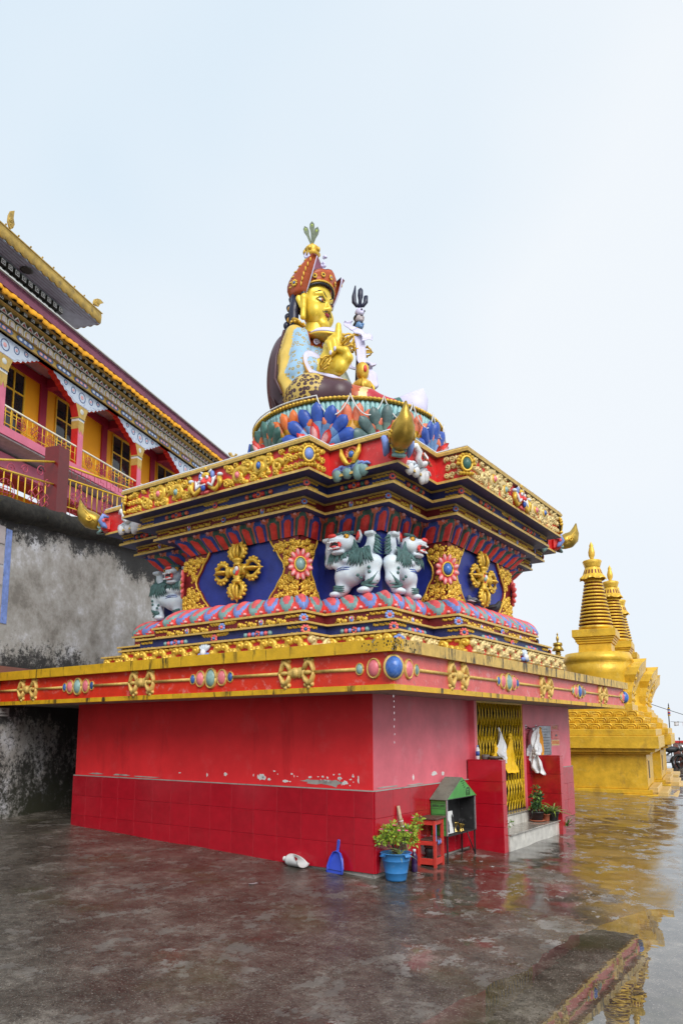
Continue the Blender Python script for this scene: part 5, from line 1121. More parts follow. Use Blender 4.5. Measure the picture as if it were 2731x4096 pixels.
# ------------------------------------------------------------------ cornice reliefs
HC=.34; ZC=5.035
def bigscroll(seed,m='gold',jewel='petal_red',flip=1):
    rr=random.Random(seed); out=[]
    return out
def place_curls(F,pl,L):
    for (x,y,r,a0,t,m,w_,tl) in L:
        r*=1.22; w_*=1.15; mb=MB(); curl(mb,0,0,r,a0,t,m,w_,.042,tail=tl); mb.ball((r*1.05,-r*.9,0),(r*.38,r*.3,.035),m,8,3,half=True); mb.ball((-r*1.0,r*.95,0),(r*.36,r*.28,.03),m,8,3,half=True); P_('gold_curl',mb,F(x,pl,ZC+y))
A8=3.225; w8=A8-GG
for F in (FL,FT):
    m='gold' if F is FL else 'gold_pale'
    for s in (-1,1):
        L=[(s*1.28,-.04,.075,0,s*1.3,m,.032,(s*.1,.1)),(s*1.13,.05,.06,pi,-s*1.2,m,.028,(s*.02,-.16)),(s*.98,.02,.105,0 if s>0 else pi,s*1.35,m,.045,(s*-.05,-.17)),(s*.77,.06,.07,pi if s>0 else 0,-s*1.2,m,.034,(s*.1,-.14)),(s*.6,-.03,.1,0 if s>0 else pi,s*1.3,m,.044,(s*.15,.14)),(s*.44,.08,.05,pi,-s*1.2,m,.026,(s*.1,-.1)),(s*.38,-.1,.05,0,s*1.2,m,.026,(s*.12,.06)),(s*1.45,.02,.045,0,s*1.1,m,.022,(s*-.08,-.1)),(s*.88,-.11,.05,.5,s*1.2,m,.026,(s*.1,.1)),(s*.7,.125,.04,.5,-s*1.2,m,.02,(s*-.08,-.02))]
        for k in range(13): x=.36+.098*k; L.append((s*x,(-.125 if k%2 else .125)+.02*random.random(),.034,random.uniform(0,6),random.choice((-1,1))*1.2,m,.017,(random.uniform(-.07,.07),random.uniform(-.06,.06))))
        place_curls(F,A8,L)
        for x,y,c in ((s*.98,.02,'egg_pink' if s<0 else 'egg_blue'),(s*.6,-.03,'egg_green' if s<0 else 'egg_pink')): P_('jewel',eggm(.042,.055,.06,c,'gold'),F(x,A8,ZC+y)@T(0,0,.025))
    # guardian mask in the middle of the bay
    mk=MB(); mk.ball((0,.0,.02),(.11,.1,.07),'petal_red',12,8); mk.ball((0,-.02,.09),(.045,.035,.04),'petal_red',8,6); mk.ball((0,.09,.05),(.075,.05,.04),'gold',8,6)
    for s in (-1,1):
        mk.ball((s*.055,.045,.08),(.03,.03,.022),'white_paint',8,6); mk.ball((s*.055,.045,.1),(.012,.012,.01),'black_paint',6,5); mk.ball((s*.115,.09,.03),(.035,.06,.03),'petal_blue_pale',8,6); mk.ball((s*.14,.02,.03),(.04,.03,.03),'white_paint',8,6)
        mk.tube([(s*.08,-.04,.08),(s*.15,-.09,.07),(s*.17,.0,.06),(s*.2,.05,.05)],[.02,.026,.02,.006],7,'white_paint'); mk.tube([(s*.05,.12,.04),(s*.1,.16,.04),(s*.08,.2,.04)],[.02,.014,.004],6,'white_paint')
        mk.tube([(s*.08,-.08,.05),(s*.2,-.15,.05),(s*.27,-.08,.05),(s*.25,.04,.05)],[.03,.034,.03,.02],7,'gold')
        mk.tube([(s*.27,.0,.05),(s*.3,-.06,.06),(s*.29,-.13,.06)],[.04,.035,.01],7,'gold'); mk.ball((s*.28,.05,.05),(.045,.03,.04),'lion_white',8,5)
    for x in (-.04,-.02,0,.02,.04): mk.ball((x,-.06,.1),(.011,.016,.01),'white_paint',6,4)
    mk.ball((0,-.1,.09),(.04,.05,.025),'petal_blue',8,6)
    for x in (-.06,-.03,0,.03,.06): mk.ball((x,-.155,.05),(.014,.025,.02),'petal_pink',6,4)
    mk.ball((0,.19,.04),(.022,.035,.03),'gold',6,5); P_('guardian_mask',mk,F(0,A8,ZC))
# filigree cartouches with an egg on the bay corners
def cart(F,pl,u,s,m):
    rr=random.Random(int(u*31)+s)
    for k in range(9):
        x=.09+.085*(k%3)+.02*rr.random(); y=(-.11,0,.11)[k//3]+.01*rr.random(); mb=MB(); curl(mb,0,0,.04,rr.uniform(0,6),rr.choice((-1,1))*1.2,m,.018,.035,tail=(rr.uniform(-.06,.06),rr.uniform(-.05,.05))); mb.ball((.045,.02,0),(.018,.016,.025),m,6,3,half=True); P_('gold_curl',mb,F(u+s*x,pl,ZC+y))
for F,pl,u,s,m in ((FL,A8,w8,-1,'gold'),(FT,w8,-A8,1,'gold'),(FL,w8,A8,-1,'gold_pale'),(FT,A8,-w8,1,'gold_pale'),(FL,A8,-w8,1,'gold'),(FT,A8,w8,-1,'gold_pale')): cart(F,pl,u,s,m)
for F,u,rot,c in ((FL,w8,pi/4,'petal_blue_pale'),(FL,-w8,-pi/4,'egg_blue'),(FT,-w8,-pi/4,'petal_green'),(FT,w8,pi/4,'egg_green')):
    mb=MB(); egg(mb,0,0,.062,.085,.06,c,'gold',rw=.3)
    for k in range(9): a=pi*(k/8); mb.ball((.11*math.cos(a),.12*math.sin(a)*1.1,-.01),(.03,.03,.03),'gold',6,4)
    for k in range(5): mb.ball((-.08+.04*k,-.13,-.005),(.025,.03,.03),'gold',6,4)
    P_('egg_boss',mb,F(u,A8,ZC)@RY(rot)@T(0,0,.012))
# corner block reliefs: fish, waves, flaming jewel / dragon
c8=A8-DD
def fish(mb,P,r,m): mb.tube(P,[r*.5,r,r*1.1,r*.8,r*.4],8,m); e=Vector(P[-1]); mb.ball((e.x,e.y,e.z),(r*1.3,r*.4,r*.5),m,7,4); 
for F,u0,tone in ((FL,w8+.02,0),(FT,-c8+.2,1),(FL,-c8+.25,1),(FT,w8+.05,0)):
    mb=MB(); 
    for k in range(7): mb.tube([(x,-.15+.05*math.sin(pi*(x-(.03+.075*k))/.16)+.02*(k%2),.02) for x in [.03+.075*k+.02*i for i in range(8)]],[.012,.02,.026,.026,.024,.02,.016,.01],6,'petal_blue_pale' if not tone else 'lion_white')
    P_('wave_relief',mb,F(u0,c8,ZC))
    mb=MB()
    for x,h in ((.1,.1),(.26,.09),(.42,.14),(.5,.1)): mb.ball((x,-.165,.0),(.085,h,.05),'petal_teal' if not tone else 'white_paint',9,5,half=False)
    P_('rock_relief',mb,F(u0,c8,ZC))
    mb=MB()
    if not tone:
        fish(mb,[(.18,.15,.03),(.2,.06,.045),(.24,-.01,.05),(.28,-.06,.05),(.31,-.08,.05)],.035,'gold'); fish(mb,[(.47,.16,.03),(.46,.07,.045),(.42,-.0,.05),(.39,-.05,.05),(.37,-.07,.05)],.035,'gold'); P_('golden_fish',mb,F(u0,c8,ZC))
        mb=MB(); egg(mb,0,0,.045,.05,.05,'egg_blue','gold')
        for k in range(11): a=pi*(k/10)*1.3-.45; mb.ball((.075*math.cos(a),.08*math.sin(a)+.015,.01),(.022,.03,.02),'coral',6,4,M=None)
        P_('flaming_jewel',mb,F(u0+.33,c8,ZC+.06))
    else:
        mb.tube([(.08,.1,.03),(.16,.12,.06),(.24,.06,.07),(.22,-.02,.06),(.3,-.08,.05),(.4,-.04,.06),(.46,.06,.05),(.42,.12,.04)],[.03,.045,.045,.04,.045,.04,.03,.012],8,'white_paint'); P_('dragon_relief',mb,F(u0,c8,ZC))
        mb=MB(); 
        for k in range(6): mb.tube([(.2+.05*k,.1-.02*k,.07),(.26+.05*k,.06-.02*k,.09),(.3+.05*k,.07-.02*k,.06)],[.02,.018,.005],6,'coral' if k%2 else 'egg_brown')
        P_('dragon_mane',mb,F(u0,c8,ZC))
# trunked corner beasts with upturned gilded snouts
def corner_beast(qx,qy,ang,tall=1.):
    M=T(X0+qx,Y0+qy,ZC-.02)@RZ(ang)      # x outward
    mb=MB(); mb.box((.03,0,-.02),(.14,.2,.22),'band_red',bev=.03); mb.box((.1,0,-.03),(.12,.17,.17),'petal_teal',bev=.03); mb.box((.14,0,-.02),(.1,.11,.13),'petal_red',bev=.02); o=P_('corner_beast',mb,M)
    mb=MB()
    for s in (-1,1):
        mb.tube([(-.02,s*.14,.08),(.06,s*.17,.1),(.1,s*.15,.02),(.05,s*.14,-.06),(.0,s*.15,-.1)],[.02,.04,.05,.045,.015],8,'petal_blue_pale'); mb.ball((.06,s*.17,.02),(.03,.03,.04),'petal_pink',8,5)
    mb.tube([(.1,-.08,-.12),(.16,0,-.15),(.1,.08,-.12)],[.02,.028,.02],7,'petal_teal'); P_('beast_jaw',mb,M,o)
    R=[(.12,0,.0,.1),(.2,0,.03,.135),(.3,0,.07,.15),(.38,0,.13,.13),(.43,0,.22,.085),(.45,0,.32,.04),(.47,0,.4,.012)]
    mb=MB(); mb.tube([(x,y,z) for x,y,z,_ in R],[r for *_,r in R],14,'gold_bronze'); mb.tube([(.13,-.1,.0),(.14,-.06,-.08),(.14,0,-.105),(.14,.06,-.08),(.13,.1,.0),(.12,.08,.07)],.02,6,'gold')
    for s in (-1,1):
        curl(mb,0,0,.055,0,1.3,'gold',.018,.03,M=M.inverted()@M@T(.28,s*.135,.06)@RX(-s*pi/2)); mb.tube([(.18,s*.13,.0),(.26,s*.155,.07),(.34,s*.12,.17),(.42,s*.06,.24)],.012,5,'gold')
    P_('gilded_snout',mb,M,o)
corner_beast(c8,-c8,-pi/4); corner_beast(-c8,-c8,-3*pi/4); corner_beast(c8,c8,pi/4)
# ================================================================== LOTUS SEAT
LX,LY,LZ,LR=-2.335,2.874,6.77,1.66
ls_=thing('lotus_seat',(LX,LY,5.27),'round lotus seat of giant coloured petals with a fluted teal rim above the cornice','lotus seat'); M0=T(LX,LY,0)
def cyl(th,r,z): return FR((LX+r*math.cos(th),LY+r*math.sin(th),z),(-math.sin(th),math.cos(th),0),UP,(math.cos(th),math.sin(th),0))
mb=MB(); mb.lathe([(1.42,5.26),(1.46,5.9),(1.5,6.25),(1.56,6.5),(1.6,6.66),(1.6,6.76),(.2,6.77)],64,'teal_pale'); P_('drum',mb,M0,ls_)
fb=MB(); fb.tube([(0,6.1,1.475),(0,6.3,1.52),(0,6.52,1.575),(0,6.68,1.615),(0,6.72,1.61)],[.03,.034,.038,.04,.02],6,'teal_pale'); fb=fb.mesh('flute')
NF=130
for k in range(NF):
    th=2*pi*k/NF; P_('flute',fb,FR((LX,LY,0),(-math.sin(th),math.cos(th),0),UP,(math.cos(th),math.sin(th),0)),ls_)
mb=MB(); mb.lathe([(1.58,6.73),(1.65,6.745),(1.65,6.785),(1.5,6.79)],64,'gold_bronze'); P_('rim',mb,M0,ls_)
rb=MB(); rb.ball((0,0,0),(.034,.028,.026),'gold',7,5); rb=rb.mesh('rim_bead')
for k in range(150): th=2*pi*k/150; P_('rim_bead',rb,cyl(th,1.672,6.752),ls_)
def lobe(L,w,m,m2,d=.07):
    mb=MB(); V=[];F=[];ms=[]; nu,nv=10,12
    for j in range(nv+1):
        v=j/nv; ww=w*(.2+.8*min(1,v/.72)**.9)*(max(0,1-max(0,(v-.7)/.3)**2.2)**.5 if v>.7 else 1)
        for i in range(nu+1): u=-1+2*i/nu; V.append((u*ww,v*L,d*max(0,1-u*u)**.5*(.35+.65*min(1,v*1.4))*(1 if v<.85 else (1-v)/.15*.6+.4)+.03*v*v-.02))
    for j in range(nv):
        for i in range(nu): b=j*(nu+1)+i; F.append((b,b+1,b+nu+2,b+nu+1)); ms.append(m2 if j<nv*.5 else m)
    mb.add(V,F,ms,True); return mb.mesh('petal')
pmat('petal_blue_light',(.16,.32,.6),.4,0,.3,8,.1); pmat('petal_gold',(.62,.3,.02),.4,0,.25,8,.12); pmat('petal_orange',(.75,.17,.03),.4,0,.3,9,.12); pmat('petal_slate',(.1,.17,.17),.4,0,.4,9,.12); pmat('petal_green_light',(.16,.26,.22),.4,0,.3,9,.12)
LB={'blue':lobe(.58,.108,'petal_blue','petal_blue_light'),'green':lobe(.56,.1,'petal_green','petal_green_light'),'orange':lobe(.56,.088,'petal_orange','petal_gold',.07),'coral':lobe(.56,.088,'petal_coral','petal_gold',.07),'slate':lobe(.56,.1,'petal_slate','petal_green_light')}
rl_=MB(); V=[]; rl_.sheet([[(u*.075*math.sin(min(1,v*1.1+.1)*pi*.5)*(1 if v<.6 else math.sqrt(max(.0,1-((v-.6)/.4)**2))),v*.4,.06*(1-u*u)+.12*v*v) for u in (-1,-.5,0,.5,1)] for v in [i/7 for i in range(8)]],.02,'petal_red'); rl_.sheet([[(u*.042*math.sin(min(1,v*1.1+.1)*pi*.5)*(1 if v<.6 else math.sqrt(max(.0,1-((v-.6)/.4)**2))),.03+v*.31,.085*(1-.5*u*u)+.1*v*v) for u in (-1,-.5,0,.5,1)] for v in [i/7 for i in range(8)]],.02,'pink_pale'); RLB=rl_.mesh('petal')
cores={}
for c in LB:
    mb=MB(); mb.ball((0,.12,0),(.28,.34,.06),{'blue':'petal_blue_light','green':'petal_green_light','orange':'petal_gold','coral':'petal_gold','slate':'petal_green_light'}[c],14,6); cores[c]=mb.mesh('petal_fan')
seq=['blue','coral','slate','orange','blue','orange','green','orange']
th0=math.radians(-71.8)
for k in range(-9,10):
    c=('blue','coral','slate','coral')[k%4] if k>=0 else ('blue','orange','green','orange')[(-k)%4]
    th=th0+k*math.radians(18.95); front=c in('blue','green','slate')
    Mf=cyl(th,1.55 if front else 1.53,5.98 if front else 6.0)@RX(.13)@SCL(1,1.04,1); o=P_('petal_fan',cores[c],Mf,ls_)
    angs=(-96,-72,-48,-24,0,24,48,72,96) if front else (-48,-29,-10,10,29,48)
    for a in angs:
        r=math.radians(a); s=1.0-.14*abs(a)/100 if front else 1-.1*abs(a)/60
        P_('petal',LB[c],Mf@RZ(-r)@T(0,.1,.06 if front else .02)@SCL(1,s*1.02,1),o)
    if front:
        for a in (-80,-40,0,40,80): P_('petal',RLB,Mf@T(0,-.12,.12)@RZ(-math.radians(a))@T(0,.04,.03)@SCL(1,1-.0025*abs(a),1),o)
cd=[]
SX,SY,SZ=-2.9,2.87,6.77
def ca(th,z,r=1.70): return (LX+r*math.cos(th),LY+r*math.sin(th),z)
for k in range(0,200):
    th=math.radians(-72+k*.75); ph=(k%24)/24; cd.append(ca(th,6.80-.36*math.sin(pi*ph)**.75,1.705+.02*math.sin(pi*ph)))
pre=[ca(math.radians(a),6.80,1.69) for a in range(-150,-72,6)]
mb=MB(); mb.tube(pre+cd,.011,6,'cord_white'); tag(P_('light_cord',mb,None,None),'slack white lighting cord swagged along the rim of the lotus seat','cord')
# ================================================================== SEATED STATUE (faces +X)
stt=thing('statue',(SX,SY,SZ),'gold faced seated deity statue in lotus hat and brown cloak with one hand raised','statue'); MS=T(SX,SY,SZ); SB=Matrix()
def S_(name,mb,M=None,par=None): return part(name,mb.mesh(name) if isinstance(mb,MB) else mb,par or stt,MS@SB@M if M is not None else MS@SB)
s=SDF(.07); B_='robe_brown'
s.ell((-.4,-.02,1.28),(.46,.56,.96),B_,.1); s.ell((-.3,0,1.93),(.34,.56,.33),B_,.1)
s.ell((-.12,-.02,1.5),(.3,.42,.66),'robe_blue',.06)
s.cap((-.2,0,2.0),(-.17,0,2.42),.26,.2,'gold_skin',.03)
s.ell((-.5,-.38,1.2),(.37,.45,.98),B_,.1); s.chain([(-.27,-.5,2.05),(-.27,-.66,1.5),(-.16,-.82,.98),(-.02,-.9,.68)],[.17,.18,.17,.13],'gold_panel',.05); s.chain([(-.12,-.5,1.95),(-.02,-.62,1.48),(.08,-.74,1.05)],[.16,.2,.25],'robe_blue',.05)
s.chain([(.03,-.72,1.02),(.22,-.66,1.12)],[.27,.24],'robe_blue',.06); s.ell((.1,-.72,.82),(.27,.22,.25),'robe_blue',.06)
s.chain([(.3,-.62,1.14),(.48,-.6,1.18)],[.15,.13],'gold_skin',.03)
s.chain([(-.25,.54,2.0),(-.08,.72,1.3),(.1,.62,1.0),(.45,.42,1.0)],[.22,.26,.24,.16],'sari_green',.06)
s.ell((.15,0,.3),(.75,.72,.34),B_,.1)
s.chain([(-.1,-.55,.4),(.35,-.78,.5),(.82,-.66,.46)],[.4,.42,.3],B_,.1)
s.chain([(-.1,.55,.4),(.45,.78,.42),(.9,.5,.36)],[.38,.38,.28],B_,.1)
s.chain([(.8,-.6,.44),(1.12,-.3,.38),(1.4,.08,.3),(1.5,.35,.26)],[.3,.27,.22,.15],'gold_pale',.06)
s.ell((.2,-.05,.95),(.25,.3,.45),'hat_red',.05)
def paint(C,nm):
    x,y,z=C.T; nm=np.array(nm); out=[]
    brocade=((x-.3)**2/.2+(y+.9)**2/.5+(z-.6)**2/.12<1)&(nm==B_); out.append((brocade,'robe_brocade'))
    q=(nm=='gold_pale')&(x>.98)&(x<1.2)&(z<.8); out.append((q&((np.floor((x-.98)*9)%2)==1),'hat_orange')); out.append(((nm=='gold_pale')&(x>1.3),'hat_red'))
    ch=(nm=='robe_blue')&(z>1.8)&(y>-.5); out.append((ch,'hat_orange'))
    out.append(((nm=='robe_blue')&(z>1.25)&(z<1.34)&(y>-.45),'hat_red'))
    out.append(((nm=='sari_green')&(z>1.35)&(x>.05)&(y<.5),'hat_red'))
    edge=(nm==B_)&(np.abs(y+.60)<.03)&(z>1.0)&(x<-.3); out.append((edge,'dark_navy'))
    return out
o_body=S_('body',s.mesh('body',(-1.1,-1.3,-.08),(1.75,1.3,2.75),.034,paint))
mb=MB(); mb.tube([(-.34,-.72,2.05),(-.4,-.86,1.5),(-.32,-.98,1.0),(-.1,-1.05,.62)],[.02,.026,.03,.02],6,'robe_brown'); mb.tube([(-.5,-.62,2.0),(-.66,-.7,1.5),(-.62,-.74,.9),(-.4,-.82,.5)],[.03,.04,.04,.02],6,'robe_brown'); mb.tube([(-.7,-.45,1.9),(-.86,-.48,1.4),(-.8,-.5,.8),(-.55,-.6,.35)],[.03,.04,.04,.02],6,'robe_brown'); S_('cloak_fold',mb)
mb=MB(); mb.lathe([(.3,2.08),(.37,2.0),(.42,1.95),(.36,2.02)],20,'lilac_white',M=T(-.13,0,.08)@RY(.12)); mb.lathe([(.4,1.97),(.47,1.9),(.44,1.88)],20,'gold',M=T(-.13,0,.08)@RY(.12)); S_('collar',mb)
mb=MB()
for x,y,z,r in ((.1,-.3,1.87,.07),(.16,-.12,1.86,.07),(.17,.08,1.86,.07)):
    curl(mb,0,0,r,0,1.2,'lilac_white',.02,.02,M=FR((x-.02,y,z),(.35,.94,0),UP,(.94,-.35,0)))
S_('collar_scroll',mb)
# cuff of the raised arm
mb=MB(); Mc=T(.27,-.63,1.12)@RY(1.15)@RX(.25)
mb.lathe([(.2,-.05),(.3,.0),(.34,.05),(.36,.1),(.3,.11),(.2,.08)],22,['robe_blue','amber','amber','lilac_white','lilac_white'],M=Mc@SCL(1.25,.9,1)); mb.tube([(.2,-.7,1.36),(.15,-.8,1.1),(.35,-.82,.92),(.62,-.72,.86),(.88,-.58,.84)],[.03,.05,.05,.045,.012],8,'amber'); mb.tube([(.3,-.7,1.3),(.26,-.78,1.08),(.42,-.78,.97),(.66,-.68,.9),(.8,-.58,.87)],[.03,.06,.07,.06,.02],8,'lilac_white'); S_('cuff',mb,T(.07,0,-.08))
# raised hand, palm out, index and little finger up, the others folded to the thumb
h_=SDF(.035); g='gold_skin'
h_.chain([(.36,-.6,1.16),(.5,-.6,1.15)],[.15,.17],g); h_.ell((.62,-.6,1.22),(.26,.12,.27),g,.05); h_.ell((.76,-.64,1.1),(.15,.11,.16),g,.05); h_.ell((.46,-.63,1.28),(.12,.1,.2),g,.05)
h_.chain([(.66,-.58,1.42),(.675,-.555,1.66),(.68,-.55,1.8),(.685,-.55,1.93)],[.075,.07,.062,.048],g,.02)
h_.chain([(.45,-.6,1.4),(.47,-.6,1.58),(.55,-.6,1.68),(.63,-.6,1.73)],[.07,.062,.056,.042],g,.02)
h_.chain([(.6,-.6,1.44),(.64,-.66,1.6),(.71,-.72,1.54),(.76,-.74,1.37)],[.072,.068,.06,.046],g,.018)
h_.chain([(.53,-.6,1.42),(.56,-.68,1.57),(.64,-.75,1.5),(.69,-.76,1.31)],[.07,.066,.058,.045],g,.018)
h_.chain([(.82,-.6,1.12),(.92,-.6,1.22),(.9,-.66,1.33),(.82,-.72,1.36)],[.1,.085,.07,.05],g,.03)
S_('hand',h_.mesh('hand',(.2,-.95,.85),(1.1,-.4,2.05),.018),T(.07,0,-.08))
mb=MB()
for p in ((.775,-.785,1.36),(.7,-.805,1.3)): mb.ball(p,(.028,.014,.045),'lilac_white',7,5)
S_('fingernail',mb,T(.07,0,-.08))
def cage(mb,a,b,r,m,w=.018,n=4):
    a=Vector(a); b=Vector(b); d=(b-a); up=d.cross(Vector((0,1,.2))).normalized(); bn=d.cross(up).normalized()
    for k in range(n):
        an=2*pi*k/n+.4; v=up*math.cos(an)+bn*math.sin(an); mb.tube([a,a+d*.2+v*r*.8,a+d*.5+v*r,a+d*.8+v*r*.7,b],[w*.8,w,w*1.25,w,w*.7],5,m)
        mb.ball(tuple(a+d*.5+v*r*1.15),w*1.6,m,6,4)
    mb.tube([a,b+d*.12],[w,w*.5],5,m)
mb=MB(); cage(mb,(.68,-.78,1.25),(.5,-.83,1.05),.1,'gold'); cage(mb,(.84,-.68,1.45),(1.02,-.58,1.62),.1,'gold'); mb.tube([(.68,-.78,1.25),(.84,-.68,1.45)],.035,7,'gold'); S_('hand_vajra',mb,T(.07,0,-.08))
SB=T(-.2,0,2.75)@SCL(.9,.9,.98)@T(.2,0,-2.75)
# head ---------------------------------------------------------------
hd=SDF(.06)
hd.ell((-.2,0,2.98),(.35,.385,.4),g); hd.ell((-.12,0,2.64),(.27,.345,.33),g,.1); hd.ell((-.03,-.2,2.58),(.15,.14,.15),g,.08); hd.ell((-.03,.2,2.58),(.15,.14,.15),g,.08); hd.ell((.05,0,2.37),(.11,.14,.1),g,.06)
hd.chain([(.09,0,2.88),(.155,0,2.72),(.185,0,2.65)],[.035,.045,.06],g,.03); hd.ell((.13,-.065,2.63),(.06,.045,.04),g,.025); hd.ell((.13,.065,2.63),(.06,.045,.04),g,.025)
for q in (-1,1): hd.chain([(.13,q*.05,2.86),(.11,q*.16,2.93),(.03,q*.28,2.9)],[.035,.04,.025],g,.04); hd.ell((.07,q*.17,2.79),(.06,.1,.045),g,.025)
hd.ell((.15,0,2.548),(.03,.075,.016),'lip_red',.015); hd.ell((.145,0,2.515),(.03,.06,.018),'lip_red',.015)
for q in (-1,1):
    hd.chain([(-.18,q*.4,2.92),(-.14,q*.44,2.8),(-.15,q*.43,2.62),(-.17,q*.42,2.42)],[.07,.06,.055,.06],g,.02); hd.chain([(-.25,q*.42,2.95),(-.27,q*.46,2.8),(-.2,q*.44,2.62)],[.06,.05,.04],g,.02)
def hpaint(C,nm):
    x,y,z=C.T; hair=(z>2.72)&((x<-.26)|((x<-.1)&(z>2.95)&(np.abs(y)>.25)))&(np.abs(y)<.41); return [(hair,'black_paint')]
S_('head',hd.mesh('head',(-.65,-.6,2.2),(.35,.6,3.45),.018,hpaint))
for q in (-1,1):
    mb=MB(); mb.ball((.085,q*.17,2.79),(.055,.085,.04),'white_paint',10,7); mb.ball((.132,q*.155,2.79),(.018,.036,.034),'hat_orange',8,6); mb.ball((.144,q*.15,2.79),(.012,.018,.018),'black_paint',7,5)
    mb.tube([(.07,q*.28,2.785),(.115,q*.24,2.82),(.15,q*.16,2.84),(.145,q*.07,2.8)],[.006,.013,.014,.006],5,'black_paint'); mb.tube([(.08,q*.27,2.77),(.13,q*.18,2.745),(.14,q*.08,2.77)],[.005,.008,.005],5,'black_paint'); S_('eye',mb)
    mb=MB(); mb.tube([(.165,q*.05,2.875),(.155,q*.14,2.945),(.1,q*.24,2.955),(.03,q*.31,2.9)],[.008,.014,.012,.004],5,'black_paint'); S_('eyebrow',mb)
    mb=MB(); mb.tube([(.17,q*.02,2.585),(.165,q*.08,2.58),(.14,q*.13,2.55),(.13,q*.16,2.585)],[.006,.01,.008,.003],5,'dark_navy'); S_('moustache',mb)
mb=MB(); mb.tube([(.18,-.0,2.47),(.17,0,2.44),(.15,0,2.41)],[.012,.01,.003],5,'dark_navy'); S_('chin_tuft',mb)
# hair
mb=MB()
for q in (-1,1):
    mb.tube([(-.13,q*.40,3.0),(-.16,q*.44,2.85),(-.19,q*.41,2.75)],[.05,.06,.03],7,'black_paint')
    mb.tube([(-.36,q*.40,2.9),(-.42,q*.42,2.6),(-.42,q*.42,2.35),(-.36,q*.48,2.2)],[.12,.11,.1,.08],9,'dark_navy')
    for (x,z,r) in ((-.52,2.9,.07),(-.57,2.74,.08),(-.6,2.56,.09),(-.62,2.38,.1)): mb.ball((x,q*.36,z),(r*.8,r*1.2,r),'dark_navy',9,7)
    mb.tube([(-.38,q*.5,2.22),(-.46,q*.6,2.1),(-.52,q*.66,1.92),(-.48,q*.7,1.75)],[.07,.08,.06,.015],8,'black_paint'); mb.tube([(-.3,q*.5,2.2),(-.2,q*.62,2.08),(-.22,q*.68,1.9),(-.28,q*.72,1.68)],[.06,.065,.06,.02],8,'black_paint')
S_('hair',mb)['kind']='stuff'
mb=MB()
for q in (-1,1):
    for (x,z) in ((-.5,2.68),(-.52,2.46),(-.47,3.1)): mb.ball((x,q*.44,z),(.06,.04,.06),'amber',8,6)
    mb.lathe([(.02,-.02),(.1,-.015),(.16,.0),(.1,.02),(.02,.025)],14,'gold',M=T(-.27,q*.47,2.28)@RX(q*.5)@RY(.35)); 
    for k in range(9): mb.ball((-.27+.15*math.cos(k*.7),q*.47+.13*math.sin(k*.7),2.28-.04*math.cos(k*.7)),(.035,.03,.025),'gold',6,4)
S_('ear_ornament',mb)
# hat
mb=MB(); n=30
def ringpt(a,r,zoff): x=-.2+r*.95*math.cos(a); y=r*1.05*math.sin(a); return (x,y,3.0+.16*math.cos(a)+zoff)
mb.sheet([[ringpt(a,.4+.0*j,.02+.16*j) for j in (0,1)] for a in [2*pi*k/n for k in range(n+1)]],.03,'hat_orange'); S_('hat_band',mb)
mb=MB(); mb.tube([ringpt(2*pi*k/n,.42,.01) for k in range(n+1)],.022,6,'gold'); mb.tube([ringpt(2*pi*k/n,.405,-.035) for k in range(n+1)],.025,6,'black_paint'); S_('hat_trim',mb)
mb=MB(); G=[]
for i in range(13):
    a=-1.05+2.1*i/12; tip=.1*max(0,1-abs(a)/1.05)**.7+.03*abs(math.cos(a*4.5))+.02; G.append([ringpt(a,.415+.05*t,.03+.0*t+(.10+tip)*t) for t in (0,.35,.7,1)])
mb.sheet(G,.03,'hat_orange'); o=S_('hat_front_flap',mb)
mb=MB(); mb.tube([tuple(G[i][3]) for i in range(13)],.014,5,'dark_navy'); S_('flap_edge',mb,None,o)
mb=MB()
for a,z in ((0,.13),(-.45,.12),(.45,.12),(-.85,.1)):
    p=ringpt(a,.455,z); flower(mb,0,0,.055,8,'gold','egg_blue' if abs(a)<.1 else 'black_paint','gold',.02,M=FR(p,(-math.sin(a),math.cos(a),0),UP,(math.cos(a),math.sin(a),0)))
S_('hat_flower',mb,None,o)
mb=MB(); mb.lathe([(.38,3.1),(.36,3.3),(.28,3.5),(.19,3.7),(.13,3.85),(.1,3.92)],16,'mon_plum',M=T(-.24,0,0)); S_('hat_crown',mb)
for q in (-1,1):
    Fp=[(-.1,.42,2.88),(.06,.46,3.1),(.14,.47,3.3),(.2,.45,3.52)]; Bp=[(-.46,.4,2.86),(-.56,.47,3.1),(-.47,.47,3.3),(.17,.46,3.54)]
    F5=bez(Fp,8); B5=bez([(-.46,.4,2.86),(-.68,.5,3.1),(-.5,.5,3.36),(.17,.46,3.54)],8); G=[]
    for i in range(9):
        a,b=F5[i],B5[i]; G.append([(a.x+(b.x-a.x)*t,q*(a.y+(b.y-a.y)*t+.1*math.sin(pi*t)),a.z+(b.z-a.z)*t) for t in (0,.25,.5,.75,1)])
    mb=MB(); mb.sheet(G,.03,*(('hat_orange','hat_red') if q<0 else ('hat_red','hat_orange')) if q<0 else ('hat_orange','hat_red')); 
    o=S_('hat_side_flap',mb)
    mb=MB(); mb.tube([tuple(G[i][0]) for i in range(9)],.018,6,'lilac_white'); mb.tube([tuple(G[i][4]) for i in range(9)],.016,6,'dark_navy'); S_('flap_edge',mb,None,o)
    mb=MB()
    for i in range(2,8):
        for p,r in ((Vector(G[i][3]),(.05,.012,.018)),(Vector(G[i][1]),(.02,.012,.055))): mb=MB(); mb.ball((p.x,p.y+q*.02,p.z),r,'gold',7,4); S_('gilt_leaf',mb,None,o)
    mb=MB(); flower(mb,0,0,.075,8,'gold','egg_blue','gold',.03,M=FR((-.28,q*.565,3.08),(1,0,0) if q<0 else (-1,0,0),UP,(0,q,0))); S_('hat_flower',mb,None,o)
mb=MB()
